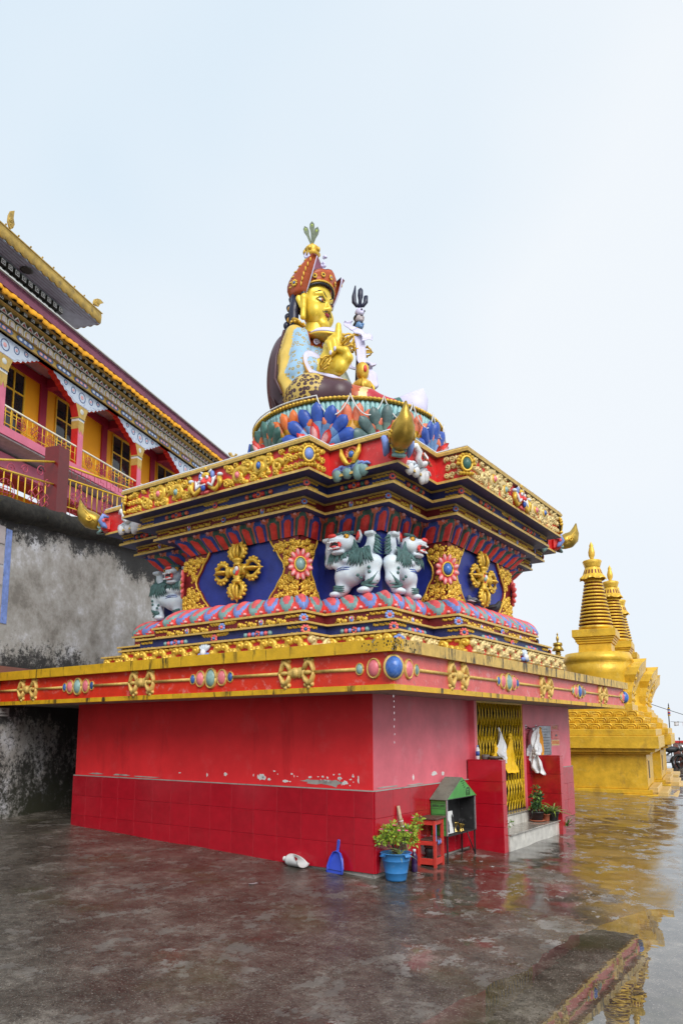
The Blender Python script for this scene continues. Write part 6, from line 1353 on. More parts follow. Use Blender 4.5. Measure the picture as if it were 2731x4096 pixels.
for (x,y,z,r,t) in ((-.36,-.1,3.75,.09,1.2),(-.3,-.12,3.92,.08,-1.2),(-.4,-.06,4.02,.06,1.1),(-.02,.02,3.5,.08,1.2),(.02,.02,3.66,.06,-1.2),(-.1,.05,3.42,.08,-1.1),(.04,.03,3.8,.035,1.)):
    P=arc(0,0,r,-.5,-.5+t*2*pi,12,r*.3); mb=MB(); mb.tube([(x+a,y,z+b) for a,b in P],[.034-.0018*i for i in range(13)],6,'lilac_white'); S_('hat_scroll',mb)
mb=MB(); mb.lathe([(.1,3.9),(.16,3.96),(.13,4.02),(.17,4.06),(.12,4.12),(.03,4.14),(.025,4.2)],14,'gold',M=T(-.26,0,0))
for a in range(5): mb.ball((-.26+.16*math.cos(a*1.256),.16*math.sin(a*1.256),4.02),(.045,.045,.05),'gold',7,5)
S_('hat_finial',mb)
for (dx,dy,dz,lean) in ((-.12,-.05,.36,-.24),(0,0,.43,.0),(.1,.02,.28,.2)):
    a=Vector((-.27,0,4.15)); b=Vector((-.27+dx,dy,4.15+dz)); d=(b-a).normalized(); side=Vector((.815,.58,0)); side=(side-d*side.dot(d)).normalized(); nn=side.cross(d)
    M=FR(tuple(b),tuple(side),tuple(d),tuple(nn)); mb=MB(); L=(b-a).length
    mb.prism([(-.012,-L),(.012,-L),(.03,-.12),(.055,-.03),(.05,.05),(.0,.11),(-.05,.05),(-.055,-.03),(-.03,-.12)],-.008,.008,'feather_green',M=M); mb.ball((0,.02,0),(.028,.045,.012),'feather_eye',8,5,M=M); mb.ball((0,.012,0),(.014,.022,.016),'dark_navy',7,5,M=M); S_('peacock_feather',mb)
SB=Matrix()
# boot and hem at the front of the crossed legs
mb=MB(); Mb=FR((1.64,.38,.36),(.815,.58,0),UP,(.58,-.815,0)); mb.prism([(-.3,.02),(-.05,-.08),(.2,-.22),(.28,.0),(.3,.2),(.22,.42),(-.02,.34),(-.22,.24)],-.1,.1,'lilac_white',M=Mb,bev=.05,smooth=True); mb.tube([(1.2,.1,.3),(1.38,.22,.42),(1.52,.3,.5)],[.16,.18,.14],10,'petal_green'); mb.lathe([(.13,0),(.16,.03),(.13,.06)],12,'gold',M=T(1.16,.06,.22)@RY(.9)); S_('boot',mb)
# items held by the statue are things of their own
kp=thing('ritual_vase',(SX+.62,SY+.4,SZ+1.0),'ornate golden vase on a bowl in the lap of the statue','vase'); MV=T(SX+.62,SY+.4,SZ)
mb=MB(); mb.lathe([(.06,.9),(.16,.92),(.13,1.0),(.1,1.03)],14,'gold'); P_('foot',mb,MV,kp)
mb=MB(); mb.lathe([(.1,1.03),(.16,1.08),(.17,1.16),(.12,1.24),(.06,1.27)],14,'gold'); P_('belly',mb,MV,kp)
for k in range(4): mb=MB(); a=k*pi/2+.6; mb.tube([(.12*math.cos(a),.12*math.sin(a),1.24),(.2*math.cos(a),.2*math.sin(a),1.12),(.21*math.cos(a),.21*math.sin(a),.98)],[.02,.028,.03],6,'gold'); P_('strut',mb,MV,kp)
mb=MB(); mb.lathe([(.05,1.27),(.1,1.32),(.12,1.42),(.12,1.52),(.08,1.58),(.02,1.62)],12,'gold'); mb.ball((.1,-.06,1.44),(.03,.04,.07),'petal_red',8,6); P_('jewelled_top',mb,MV,kp)
sf=thing('trident_staff',(SX+.28,SY+.7,SZ+1.2),'dark trident staff with three stacked heads and lilac scarves leaning by the statue','staff'); MV=MS
def Q(z): t=(z-1.2)/2.1; return Vector((.27+.12*t,.7,z))
mb=MB(); mb.tube([Q(.9),Q(2.0)],.032,8,'robe_brown'); mb.lathe([(.04,0),(.06,.02),(.04,.05)],10,'lip_red',M=T(*Q(1.4))); P_('shaft',mb,MV,sf)
mb=MB(); mb.tube([Q(2.92),Q(3.1),Q(3.2),Q(3.32),Q(3.37)],[.036,.034,.055,.05,.01],8,'dark_navy')
for q,zz in ((-1,3.42),(1,3.2)):
    b=Q(3.0); mb.tube([b,b+Vector((q*.05,q*.035,.0)),b+Vector((q*.09,q*.065,.07)),b+Vector((q*.095,q*.065,.19)),b+Vector((q*.07,q*.05,zz-3.0))],[.03,.04,.046,.044,.012],8,'dark_navy')
P_('trident',mb,MV,sf)
for z,c,e in ((2.86,'lilac_white',1),(2.72,'soffit_grey',0),(2.58,'petal_blue_light',0)):
    p=Q(z); mb=MB(); mb.ball(tuple(p),(.095,.085,.085),c,12,9); mb.ball((p.x+.06,p.y-.03,p.z-.05),(.05,.05,.04),c,8,6)
    if e: mb.ball((p.x+.075,p.y-.045,p.z+.015),(.022,.02,.022),'black_paint',7,5); mb.ball((p.x+.085,p.y+.035,p.z+.015),(.022,.02,.022),'black_paint',7,5); mb.ball((p.x+.09,p.y-.02,p.z-.05),(.02,.03,.008),'lip_red',7,5)
    else:
        mb.ball((p.x-.04,p.y,p.z+.03),(.085,.088,.08),'black_paint',10,7); mb.tube([(p.x+.07,p.y-.06,p.z+.03),(p.x+.1,p.y-.01,p.z+.03)],.006,4,'black_paint'); mb.ball((p.x+.105,p.y-.01,p.z),(.02,.018,.028),c,7,5); mb.tube([(p.x+.09,p.y-.05,p.z-.05),(p.x+.105,p.y,p.z-.05)],.008,4,'lip_red')
    P_('carved_head',mb,MV,sf)
p=Q(2.25); mb=MB(); mb.lathe([(.03,-.2),(.06,-.16),(.11,-.06),(.12,.04),(.08,.12),(.11,.16),(.05,.24),(.07,.28)],14,'gold',M=T(*p)); P_('vase_knob',mb,MV,sf)
mb=MB(); p=Q(2.06)
for a,z in (((-.3,-.1),.24),((.26,.1),-.05),((.06,-.2),-.05)): cage(mb,(p.x+a[0]*.3,p.y+a[1]*.3,p.z),(p.x+a[0],p.y+a[1],p.z+z),.08,'gold',.016)
P_('crossed_vajra',mb,MV,sf)
mb=MB()
def ribbon(P,w,m='lilac_white'):
    P=bez(P,14); mb.sheet([[p+Vector((.03*math.sin(i*.7),-.02,0))+Vector((w*u*.8,w*u*.58,.02*math.sin(3*u+i*.5))) for u in (-1,-.4,.4,1)] for i,p in enumerate(P)],.015,m)
q=Q(2.45); ribbon([q+Vector((0,-.12,0)),q+Vector((.1,-.12,-.1)),q+Vector((.22,-.1,-.14)),q+Vector((.28,-.1,-.3))],.1); ribbon([q+Vector((-.02,-.1,0)),q+Vector((-.12,-.12,.1)),q+Vector((-.2,-.12,.25)),q+Vector((-.15,-.1,.22))],.075)
q=Q(2.1); ribbon([q+Vector((-.2,-.1,.1)),q+Vector((-.25,-.1,-.35)),q+Vector((-.02,-.1,-.5)),q+Vector((.2,-.1,-.5))],.08); ribbon([q+Vector((.1,-.1,.2)),q+Vector((.1,-.1,-.4)),q+Vector((.35,-.1,-.45)),q+Vector((.25,-.1,-.6))],.09); ribbon([q+Vector((.15,-.1,-.5)),q+Vector((.55,-.1,-.65)),q+Vector((.5,-.1,-1.05)),q+Vector((.25,-.1,-.95))],.09); ribbon([q+Vector((.12,-.1,-.45)),q+Vector((.4,-.1,-.3)),q+Vector((.45,-.1,-.55)),q+Vector((.35,-.1,-.5))],.06)
P_('scarf',mb,MV,sf)
# ================================================================== THINGS BY THE DOOR
def lathe_thing(name,loc,label,cat,prof,m,n=20,group=None): 
    mb=MB(); mb.lathe(prof,n,m); return tag(part(name,mb.mesh(name),None,T(*loc)),label,cat,group)
def leaf_bunch(mb,c,R,n,m,size,rr,up=.3,squash=.8,shape=2.2):
    for _ in range(n):
        d=Vector((rr.gauss(0,1),rr.gauss(0,1),rr.gauss(0,1))).normalized(); p=Vector(c)+Vector((d.x*R,d.y*R,d.z*R*squash))*rr.uniform(.55,1)
        a=(d+Vector((0,0,up))+Vector((rr.gauss(0,.4),rr.gauss(0,.4),rr.gauss(0,.4)))).normalized(); b=a.cross(Vector((rr.gauss(0,1),rr.gauss(0,1),rr.gauss(0,1)))).normalized(); L=size*rr.uniform(.7,1.2); w=L/shape; nrm=a.cross(b)
        V=[p,p+a*L*.45+b*w*.5+nrm*w*.12,p+a*L,p+a*L*.45-b*w*.5+nrm*w*.12,p+a*L*.5-nrm*w*.08]
        mb.add(V,[(0,1,4),(1,2,4),(2,3,4),(3,0,4)],m if isinstance(m,str) else rr.choice(m),True)
def blade_clump(mb,c,n,L,w,ms,rr,droop=1.,spread=1.):
    for k in range(n):
        a=rr.uniform(0,2*pi); l=L*rr.uniform(.6,1.1); el=rr.uniform(.5,1.35); d=Vector((math.cos(a)*math.cos(el)*spread,math.sin(a)*math.cos(el)*spread,math.sin(el))); P=[]
        for i in range(7): t=i/6; P.append(Vector(c)+d*l*t+Vector((0,0,-droop*l*.75*t*t*(1.2-math.sin(el)*.6)))+Vector((math.cos(a),math.sin(a),0))*l*.25*t*t)
        s=Vector((-math.sin(a),math.cos(a),0)); G=[[p-s*w*(1-(2*t-.7)**2*.45)*max(.08,1-t**3)*.5,p+Vector((0,0,-.15*w)),p+s*w*(1-(2*t-.7)**2*.45)*max(.08,1-t**3)*.5] for p,t in zip(P,[i/6 for i in range(7)])]
        mb.sheet(G,.0015,rr.choice(ms))
rr=random.Random(4)
# blue bucket with its plants
BX,BY=.205,.13; bz=float(zg(BX,BY))-.004
bk_=thing('bucket',(BX,BY,bz),'blue plastic bucket used as a planter at the near corner of the red wall','bucket'); M0=T(BX,BY,bz)
mb=MB(); mb.lathe([(.0,.003),(.112,0),(.118,.02),(.13,.085),(.133,.087),(.131,.092),(.155,.215),(.159,.218),(.157,.223),(.17,.295),(.182,.298),(.182,.304),(.164,.306),(.16,.26),(.0,.255)],32,['bucket_blue']*13+['soil']); P_('body',mb,M0,bk_)
for a in (-.25,-1.95,2.2):
    mb=MB(); G=[[((.165+.04*t)*math.cos(a+u),(.165+.04*t)*math.sin(a+u),.3-.03*t*t) for t in (0,.5,1)] for u in (-.22,-.1,0,.1,.22)]; mb.sheet(G,.008,'bucket_blue'); P_('handle',mb,M0,bk_)
az=thing('azalea_bush',(BX,BY,bz+.26),'bushy lime green shrub with pink blossoms growing in the blue bucket','plant'); M1=T(BX,BY,bz+.26)
mb=MB(); br=[]
for tip in ((-.10,-.12,.2),(-.02,-.1,.3),(.06,-.05,.27),(.12,.06,.26),(.17,.14,.38),(.1,.16,.22),(-.1,-.02,.25),(.03,.08,.18)):
    P=bez([(0,0,-.02),(tip[0]*.1,tip[1]*.1,tip[2]*.5),(tip[0]*.9,tip[1]*.9,tip[2]*.55),tip],6); mb.tube(P,[.014,.012,.01,.008,.007,.005,.003],6,'stem_brown'); br.append(tip)
P_('branches',mb,M1,az)
mb=MB()
for tip in br:
    for k in range(4): leaf_bunch(mb,(tip[0]+rr.gauss(0,.03),tip[1]+rr.gauss(0,.03),tip[2]+rr.gauss(0,.03)),.06,36,('leaf_lime','leaf_lime','leaf_lime','leaf_mid'),.046,rr)
o=P_('leaves',mb,M1,az); o['kind']='stuff'
for k in range(9):
    tip=rr.choice(br); mb=MB(); c=Vector(tip)+Vector((rr.gauss(0,.05)-.0,rr.gauss(0,.05)-.03,rr.uniform(.02,.06)))
    for q in range(5): a=q*1.256; mb.ball((c.x+.012*math.cos(a),c.y+.012*math.sin(a),c.z),(.012,.012,.009),'flower_pink',6,4)
    P_('blossom',mb,M1,az)
mb=MB(); blade_clump(mb,(0,0,0),16,.24,.017,('leaf_stripe','leaf_mid','leaf_stripe'),rr,1.15); leaf_bunch(mb,(-.05,-.04,.01),.09,50,'leaf_mid',.018,rr,.8,.3,1.3)
tag(P_('spider_plant',mb,T(BX+.05,BY+.0,bz+.27),None),'striped spider plant drooping over the rim of the blue bucket','plant')
# broom, bottle, stool
br_=thing('broom',(.09,.61,-.06),'straw broom with a thick wooden handle standing upright behind the blue bucket','broom')
mb=MB(); mb.tube([(.035,.475,.72),(.075,.5,.44)],[.02,.023],10,'wood_pale'); P_('handle',mb,None,br_)
mb=MB(); mb.tube([(.062,.49,.57),(.075,.5,.44)],[.027,.03],10,'broom_straw'); mb.tube([(.062,.49,.55),(.064,.492,.54)],.03,10,'plastic_white'); mb.tube([(.071,.497,.49),(.073,.499,.47)],.032,10,'alu'); P_('binding',mb,None,br_)
mb=MB()
for k in range(70): a=rr.uniform(0,6.3); r=rr.uniform(0,1)**.5; mb.tube([(.075+.025*r*math.cos(a),.5+.025*r*math.sin(a),.45),(.08+.035*r*math.cos(a),.545+.04*r*math.sin(a),.2),(.095+.05*r*math.cos(a),.6+.085*r*math.sin(a),rr.uniform(-.05,-.02))],.0028,3,'broom_straw')
o=P_('bristles',mb,None,br_); o['kind']='stuff'
bt=thing('bottle',(.18,.59,float(zg(.18,.59))),'clear plastic bottle of dark purple liquid with a white cap on the wet ground','bottle'); M0=T(.18,.59,float(zg(.18,.59)))
mb=MB(); mb.lathe([(.033,0),(.036,.01),(.036,.09),(.032,.1),(.036,.11),(.037,.17),(.03,.2),(.018,.225),(.016,.235)],18,'bottle_purple'); P_('body',mb,M0,bt); mb=MB(); mb.lathe([(.019,.232),(.019,.262),(.0,.264)],14,'plastic_white'); P_('cap',mb,M0,bt)
sz=float(zg(.2,1.1))-.004
st=thing('stool',(.12,1.1,sz),'tall red painted wooden stool with two shelves beside the green cabinet','stool'); MSt=T(.125,1.105,sz)@RZ(.13)
mb=MB(); mb.box((0,0,.588),(.29,.33,.026),'wood_dark',bev=.006); P_('seat',mb,MSt,st)
for x in (-.105,.105):
    for y in (-.13,.13): mb=MB(); mb.box((x,y,.288),(.034,.034,.576),'stool_red',bev=.004); P_('leg',mb,MSt,st)
for z,h in ((.545,.07),(.29,.05),(.07,.075)):
    for x in (-.105,.105): mb=MB(); mb.box((x,0,z),(.02,.226,h),'stool_red',bev=.003); P_('rail',mb,MSt,st)
    for y in (-.13,.13): mb=MB(); mb.box((0,y,z),(.176,.02,h),'stool_red',bev=.003); P_('rail',mb,MSt,st)
for z,m in ((.325,'wood_dark'),(.1,'wood_dark')): mb=MB(); mb.box((0,0,z),(.2,.25,.014),m); P_('shelf',mb,MSt,st)
mb=MB(); mb.box((.124,-.13,.42),(.003,.018,.2),'petal_blue_pale'); P_('paint_streak',mb,MSt,st)
brz=thing('stove',(.1,1.08,sz+.108),'small dark iron stove sitting on the lowest shelf of the red stool','stove'); M0=MSt@T(-.01,-.02,.108)
mb=MB(); mb.lathe([(.05,0),(.06,.01),(.055,.05),(.065,.06),(.06,.1),(.052,.11)],16,'steel_dark'); P_('body',mb,M0,brz); mb=MB(); mb.lathe([(.05,.11),(.068,.12),(.072,.15),(.066,.165),(.04,.17)],16,'wood_dark'); P_('bowl',mb,M0,brz)
for k in range(3): a=k*2.1; mb=MB(); mb.tube([(.05*math.cos(a),.05*math.sin(a),.0),(.07*math.cos(a),.07*math.sin(a),-.0)],.008,6,'steel_dark'); P_('foot',mb,M0,brz)
mb=MB(); mb.sheet([[(.13+.01*math.sin(5*v),-.1+u*.12,.33-.06*v+.012*math.sin(9*u+v)) for v in (0,.5,1)] for u in [i/6 for i in range(7)]],.002,'petal_blue_pale'); tag(P_('blue_rag',mb,MSt,None),'torn light blue rag hanging off the middle shelf of the red stool','rag')
# green lamp cabinet on iron legs
cb=thing('lamp_cabinet',(.11,1.73,-.05),'green sheet metal butter lamp cabinet with gabled roof on thin iron legs','cabinet')
y0,y1,xf,xb=1.31,2.14,.255,.022; zf,zw,za=.285,.745,1.0; ym=(y0+y1)/2
def slab(name,V,F,m): mb=MB(); mb.add(V,F,m); return P_(name,mb,None,cb)
def plate(name,p,m,th=.006,m2=None):
    P=[Vector(q) for q in p]; n_=(P[1]-P[0]).cross(P[2]-P[1]).normalized()*th; k=len(P); V=P+[q-n_ for q in P]; F=[tuple(range(k)),tuple(range(2*k-1,k-1,-1))]+[(i,i+k,(i+1)%k+k,(i+1)%k) for i in range(k)]
    return slab(name,V,F,[m,m2 or m]+[m]*k)
side=plate('side_panel',[(xb,y0,zf),(xf,y0,zf),(xf,y0,zw),(xb,y0,zw)],'tin_green',m2='soot'); plate('side_panel',[(xf,y1,zf),(xb,y1,zf),(xb,y1,zw),(xf,y1,zw)],'tin_green',m2='soot')
for z in (.69,.62,.55,.42,.36): mb=MB(); mb.box(((xb+xf)/2,y0-.002,z),(xf-xb,.002,.004),'ink'); P_('seam',mb,None,side)
plate('back_panel',[(xb+.008,y0,zf),(xb+.008,y1,zf),(xb+.008,y1,zw),(xb+.008,y0,zw)],'soot')
plate('floor_panel',[(xb,y0,zf),(xf,y0,zf),(xf,y1,zf),(xb,y1,zf)],'soot'); plate('roof_panel',[(xb,y0-.03,zw-.01),(xf+.02,y0-.03,zw-.01),(xf+.02,ym,za),(xb,ym,za)],'tin_grey',m2='soot'); plate('roof_panel',[(xf+.02,y1+.02,zw-.01),(xb,y1+.02,zw-.01),(xb,ym,za),(xf+.02,ym,za)],'tin_green',m2='soot')
gab=plate('gable_panel',[(xf+.018,y0-.02,zw-.004),(xf+.018,y1+.015,zw-.004),(xf+.018,ym,za-.006)],'tin_green',m2='soot')
for y in (y0,y1): mb=MB(); mb.box((xf,y,(zf+zw)/2),(.018,.018,zw-zf),'alu'); P_('frame_post',mb,None,cb)
for z,m in ((zf,'soot'),(zw-.006,'steel_dark')): mb=MB(); mb.box((xf+.006,ym,z),(.018,y1-y0,.016),m); P_('frame_rail',mb,None,cb)
for x,y in ((xf-.01,y0+.012),(xf-.01,y1-.012),(xb+.03,y0+.012),(xb+.03,y1-.012)): g=float(zg(x,y)); mb=MB(); mb.box((x,y,(zf+g)/2),(.018,.018,zf-g),'steel_dark'); P_('leg',mb,None,cb)
mb=MB(); mb.tube([(xf-.01,y1-.25,zf),(xf-.01,y1-.02,-.03)],.009,6,'steel_dark'); P_('brace',mb,None,cb)
part('lettering',text_mesh('lettering','L (INDIA) LIMIT',.05,'ink',.0008,sx=.62),side,FR((.125,y0-.003,.655),(1,0,0),UP,(0,-1,0)))
Mg=FR((xf+.0195,ym,.8),(0,1,0),UP,(1,0,0))
mb=MB(); mb.ridge([(.12,-.045),(.12,.03),(.14,.05),(.2,.05),(.22,.03),(.22,-.045)],.009,.002,'ink',M=Mg); mb.ridge([(.145,-.045),(.145,.02),(.195,.02),(.195,-.045)],.006,.002,'ink',M=Mg); mb.ridge([(.17,-.045),(.17,.0)],.006,.002,'ink',M=Mg); P_('printed_emblem',mb,None,gab)
for k in range(4): part('lettering',text_mesh('lettering',('MADE IN INDIA','LIMITED','1 2 2022','INDIA')[k],.018,'ink',.0006),gab,Mg@T(.02+.015*k,.15-.027*k,.0)@RZ(pi+.12))
wb=MB(); wb.box((0,0,.14),(.012,.3,.28),'plastic_white',bev=.003); o=part('burnt_board',wb.mesh('burnt_board'),None,T(.2,1.49,zf+.006)@RY(-.16)); tag(o,'white board with soot scorches leaning inside the green cabinet','board')
mb=MB()
for y,h,w_ in ((-.03,.09,.035),(.12,.14,.03)): mb.prism([(y+w_*math.cos(a)*(1+.3*math.sin(3*a)),.1+h*math.sin(a)) for a in [2*pi*i/14 for i in range(14)]],0,.0015,'soot',M=FR((.0065,0,0),(0,1,0),UP,(1,0,0)))
part('scorch_mark',mb.mesh('scorch_mark'),o,WM[o])
for k,(x,y,s_) in enumerate(((.16,1.72,1.),(.2,1.8,.8),(.19,1.88,.65))):
    lathe_thing('butter_lamp',(x,y,zf+.004),('largest brass butter lamp beside the scorched board in the cabinet','middle brass butter lamp in the green cabinet','smallest brass butter lamp at the right of the three in the cabinet')[k],'lamp',[(.04*s_,0),(.03*s_,.012*s_),(.012*s_,.03*s_),(.012*s_,.06*s_),(.03*s_,.085*s_),(.045*s_,.12*s_),(.05*s_,.125*s_),(.04*s_,.12*s_),(.02*s_,.1*s_)],'brass',16,'brass butter lamps in the cabinet')
# things on the porch wall
bt=thing('small_bottle',(.13,2.55,1.203),'small water bottle with a blue label standing on the porch wall','bottle'); M0=T(.13,2.55,1.203)
mb=MB(); mb.lathe([(.026,0),(.028,.01),(.028,.13),(.02,.165),(.011,.18)],14,'scarf_white'); P_('body',mb,M0,bt); mb=MB(); mb.lathe([(.0285,.05),(.0285,.115)],14,'petal_blue'); P_('label_wrap',mb,M0,bt); mb=MB(); mb.lathe([(.013,.178),(.013,.2),(0,.201)],10,'petal_blue_pale'); P_('cap',mb,M0,bt)
lathe_thing('stone_pot',(.25,2.55,1.203),'small round stone incense pot on the porch wall beside the bottle','pot',[(.045,0),(.058,.01),(.058,.065),(.05,.07),(.045,.06),(0,.058)],'stone_pot',18)
lathe_thing('stone_dish',(.39,2.55,1.203),'wide shallow stone dish on the porch wall nearest its outer end','dish',[(.055,0),(.06,.015),(.085,.025),(.088,.045),(.075,.047),(.0,.04)],'stone_pot',22)
def drape(name,rows,m,label,cat='scarf',amp=.03,fr=5.,seed=0,th=.003,group=None):
    r=random.Random(seed); G=[]; ph=r.uniform(0,6)
    for i,(y,z,x,w_) in enumerate(rows):
        G.append([(x+amp*min(1,w_/.06)*math.sin(u*fr+ph+i*.35)+r.gauss(0,.003),y+u*w_+.008*math.sin(i*1.3+u*2),z+.012*math.sin(u*3.1+i)) for u in [-1+k/7 for k in range(15)]])
    mb=MB(); mb.sheet(G,th,m); return tag(P_(name,mb,None,None),label,cat,group)
def lerp_rows(R,n=4):
    out=[]
    for a,b in zip(R[:-1],R[1:]):
        for k in range(n): t=k/n; out.append(tuple(p+(q-p)*t for p,q in zip(a,b)))
    return out+[R[-1]]
drape('white_scarf',lerp_rows([(3.41,1.65,.09,.012),(3.46,1.56,.1,.045),(3.47,1.42,.11,.1),(3.46,1.28,.11,.12),(3.52,1.2,.12,.07),(3.55,1.1,.12,.045)]),'scarf_white','ragged white ceremonial scarf knotted to the yellow gate left of the yellow scarf',amp=.035,seed=2)
drape('yellow_scarf',lerp_rows([(3.82,1.53,.1,.03),(3.8,1.46,.1,.055),(3.78,1.3,.11,.1),(3.82,1.1,.11,.17),(3.84,.95,.12,.18)]),'scarf_yellow','long bright yellow scarf hanging in two tails on the folding gate',amp=.045,fr=7,seed=3)
mb=MB(); mb.ball((.1,3.83,1.53),(.035,.05,.04),'scarf_yellow'); mb.ball((.11,3.78,1.49),(.03,.04,.03),'scarf_yellow'); tag(P_('scarf_knot',mb,None,None),'bulky knot of yellow cloth at the top of the long yellow scarf','knot')
drape('orange_scarf',lerp_rows([(3.29,1.42,.08,.012),(3.28,1.36,.09,.05),(3.24,1.27,.09,.09),(3.23,1.2,.09,.1)]),'scarf_yellow','short orange yellow scarf tied low on the gate behind the porch wall',amp=.03,seed=5)
for k,(y,lab) in enumerate(((4.82,'left metal wall hook above the white scarves'),(5.3,'right metal wall hook above the white scarves'))):
    hk=thing('wall_hook',(-e_,y,1.66),lab,'hook','wall hooks by the door'); mb=MB(); mb.box((-e_+.004,y,1.665),(.008,.05,.085),'alu',bev=.003); P_('plate',mb,None,hk); mb=MB(); mb.tube([(-e_+.008,y,1.68),(.03,y,1.665),(.05,y,1.64),(.06,y,1.66)],.007,6,'steel_dark'); P_('hook',mb,None,hk)
mb=MB(); mb.tube([(.045,4.72,1.645),(.045,5.42,1.645)],.006,6,'steel_dark'); tag(P_('hanging_rod',mb,None,None),'thin dark rod held by the two wall hooks','rod')
drape('white_scarf',lerp_rows([(5.05,1.655,.05,.13),(4.96,1.55,.08,.2),(4.9,1.4,.1,.24),(4.82,1.25,.12,.23),(4.75,1.12,.13,.17),(4.72,1.02,.14,.08)]),'scarf_white','wide white silk scarf hung from the wall hooks by the door',amp=.05,fr=8,seed=7)
G=[]
for i,(x,y,z,w_) in enumerate(lerp_rows([(.06,5.1,1.655,.05),(.13,4.85,1.58,.07),(.17,4.66,1.46,.07),(.2,4.6,1.36,.065),(.23,4.585,1.25,.05),(.2,4.58,1.14,.09),(.24,4.575,1.02,.1),(.3,4.575,.93,.085),(.33,4.58,.9,.05)],4)):
    G.append([(x+u*w_+.012*math.sin(i*.8+u*3),y-.03*math.sin(u*6+i*.45)+.012*math.sin(i),z+.022*math.sin(u*2.6+i*.3)) for u in [-1+k/7 for k in range(15)]])
mb=MB(); mb.sheet(G,.004,'scarf_white'); tag(P_('white_scarf',mb,None,None),'long twisted white scarf falling over the front of the porch wall tiles','scarf')
mb=MB()
for k in range(12): mb.ball((.225+.03*rr.gauss(0,1),4.565+.015*rr.gauss(0,1),1.24+.035*rr.gauss(0,1)),(.026,.022,.03),'scarf_white',8,5)
tag(P_('scarf_knot',mb,None,None),'crumpled knot in the twisted white scarf','knot')
drape('orange_scarf',lerp_rows([(5.3,1.66,.05,.03),(5.33,1.5,.05,.07),(5.37,1.3,.05,.09),(5.38,1.19,.05,.09)]),'scarf_orange','orange scarf showing behind the white scarves on the hooks',amp=.02,seed=11)
pl=thing('plaque',(-e_,5.72,1.43),'dark polished stone plaque with faint engraved lines on the red wall','plaque'); mb=MB(); mb.box((-e_+.006,5.725,1.43),(.014,.6,.52),'plaque',bev=.003); P_('slab',mb,None,pl)
mb=MB()
for k in range(9): wl=(.2,.42,.15,.45,.35,.45,.25,.4,.3)[k]; mb.box((-e_+.0135,5.75,1.63-.05*k),(.001,wl,.009),'silver_band')
o=P_('engraved_lines',mb,None,pl); o['kind']='stuff'
ds=thing('donation_box',(-e_,6.28,1.5),'painted donation box panel with a slot and gold lettering on the red wall','donation box'); Md=FR((-e_+.002,6.285,1.515),(0,1,0),UP,(1,0,0))
mb=MB()
for (x,y,w_,h) in ((0,.195,.44,.006),(0,.085,.44,.006),(0,-.075,.44,.006),(0,-.195,.44,.006),(-.218,0,.006,.39),(.218,0,.006,.39)): mb.box((x,y,.001),(w_,h,.003),'sign_line',M=Md)
P_('painted_frame',mb,None,ds)
mb=MB(); mb.box((0,.005,.004),(.4,.14,.012),'fascia_red_faded',M=Md,bev=.003); P_('metal_plate',mb,None,ds); mb=MB(); mb.box((.03,.0,.011),(.1,.036,.006),'black_paint',M=Md,bev=.002); P_('slot',mb,None,ds)
mb=MB(); mb.box((0,-.135,.001),(.42,.095,.003),'sign_gold',M=Md); P_('gold_ground',mb,None,ds)
part('lettering',text_mesh('lettering','दान पेटी',.1,'sign_gold',.001),ds,Md@T(0,.14,.001)); part('lettering',text_mesh('lettering','DONATION BOX',.085,'wall_red',.001,sx=.62),ds,Md@T(0,-.135,.003))
# pots on the step
def potthing(name,loc,label,r,h,m,saucer=None):
    t=thing(name,loc,label,'pot'); M0=T(*loc); mb=MB(); mb.lathe([(r*.72,0),(r*.78,.01),(r*.95,h*.85),(r*1.05,h*.86),(r*1.05,h),(r*.9,h),(r*.86,h*.86),(0,h*.84)],22,[m]*6+['soil']); P_('body',mb,M0,t)
    if saucer: mb=MB(); mb.lathe([(r*.9,-.012),(r*1.15,0),(r*1.18,.012),(r*1.05,.012),(r*.8,.0)],22,saucer); P_('saucer',mb,M0,t)
zs=.1765
potthing('flower_pot',(.33,4.27,zs+.014),'black plastic pot on a terracotta saucer on the marble step',.105,.14,'pot_black','terracotta'); potthing('flower_pot',(.42,4.42,zs),'little terracotta pot between the two black pots on the step',.06,.11,'terracotta'); potthing('flower_pot',(.5,4.53,zs),'squat black pot of striped spider plant at the outer end of the step',.09,.13,'pot_black')
pt=thing('leafy_plant',(.33,4.27,zs+.14),'dense dark green leafy plant in the black pot by the door','plant'); mb=MB()
for k in range(26): a=rr.uniform(0,6.3); h=rr.uniform(.05,.3); r=.13*(1-.5*h/.3); leaf_bunch(mb,(r*math.cos(a)*rr.uniform(.2,1),r*math.sin(a)*rr.uniform(.2,1),h),.05,16,('leaf_dark','leaf_dark','leaf_mid'),.05,rr,.2,.7,1.7)
for a in range(3): leaf_bunch(mb,(.03*math.cos(a*2.),.03*math.sin(a*2.),.36),.045,14,('leaf_mid','leaf_dark'),.05,rr,.5)
o=P_('leaves',mb,T(.33,4.27,zs+.15),pt); o['kind']='stuff'
mb=MB(); 
for k in range(5): mb.tube([(0,0,-.02),(.04*math.cos(k*1.3),.04*math.sin(k*1.3),.15),(.05*math.cos(k*1.3),.05*math.sin(k*1.3),.3)],.006,5,'stem_brown')
P_('stem',mb,T(.33,4.27,zs+.15),pt)
mb=MB(); blade_clump(mb,(0,0,0),54,.3,.02,('leaf_stripe','leaf_stripe','leaf_lime','leaf_mid'),rr,1.0,1.15); tag(P_('spider_plant',mb,T(.5,4.53,zs+.12),None),'striped spider plant spilling from the squat black pot on the step','plant')
mb=MB(); blade_clump(mb,(0,0,0),24,.26,.02,('leaf_dark','leaf_dark','leaf_mid'),rr,.8); tag(P_('grassy_plant',mb,T(.42,4.42,zs+.1),None),'dark grassy plant in the little terracotta pot','plant')
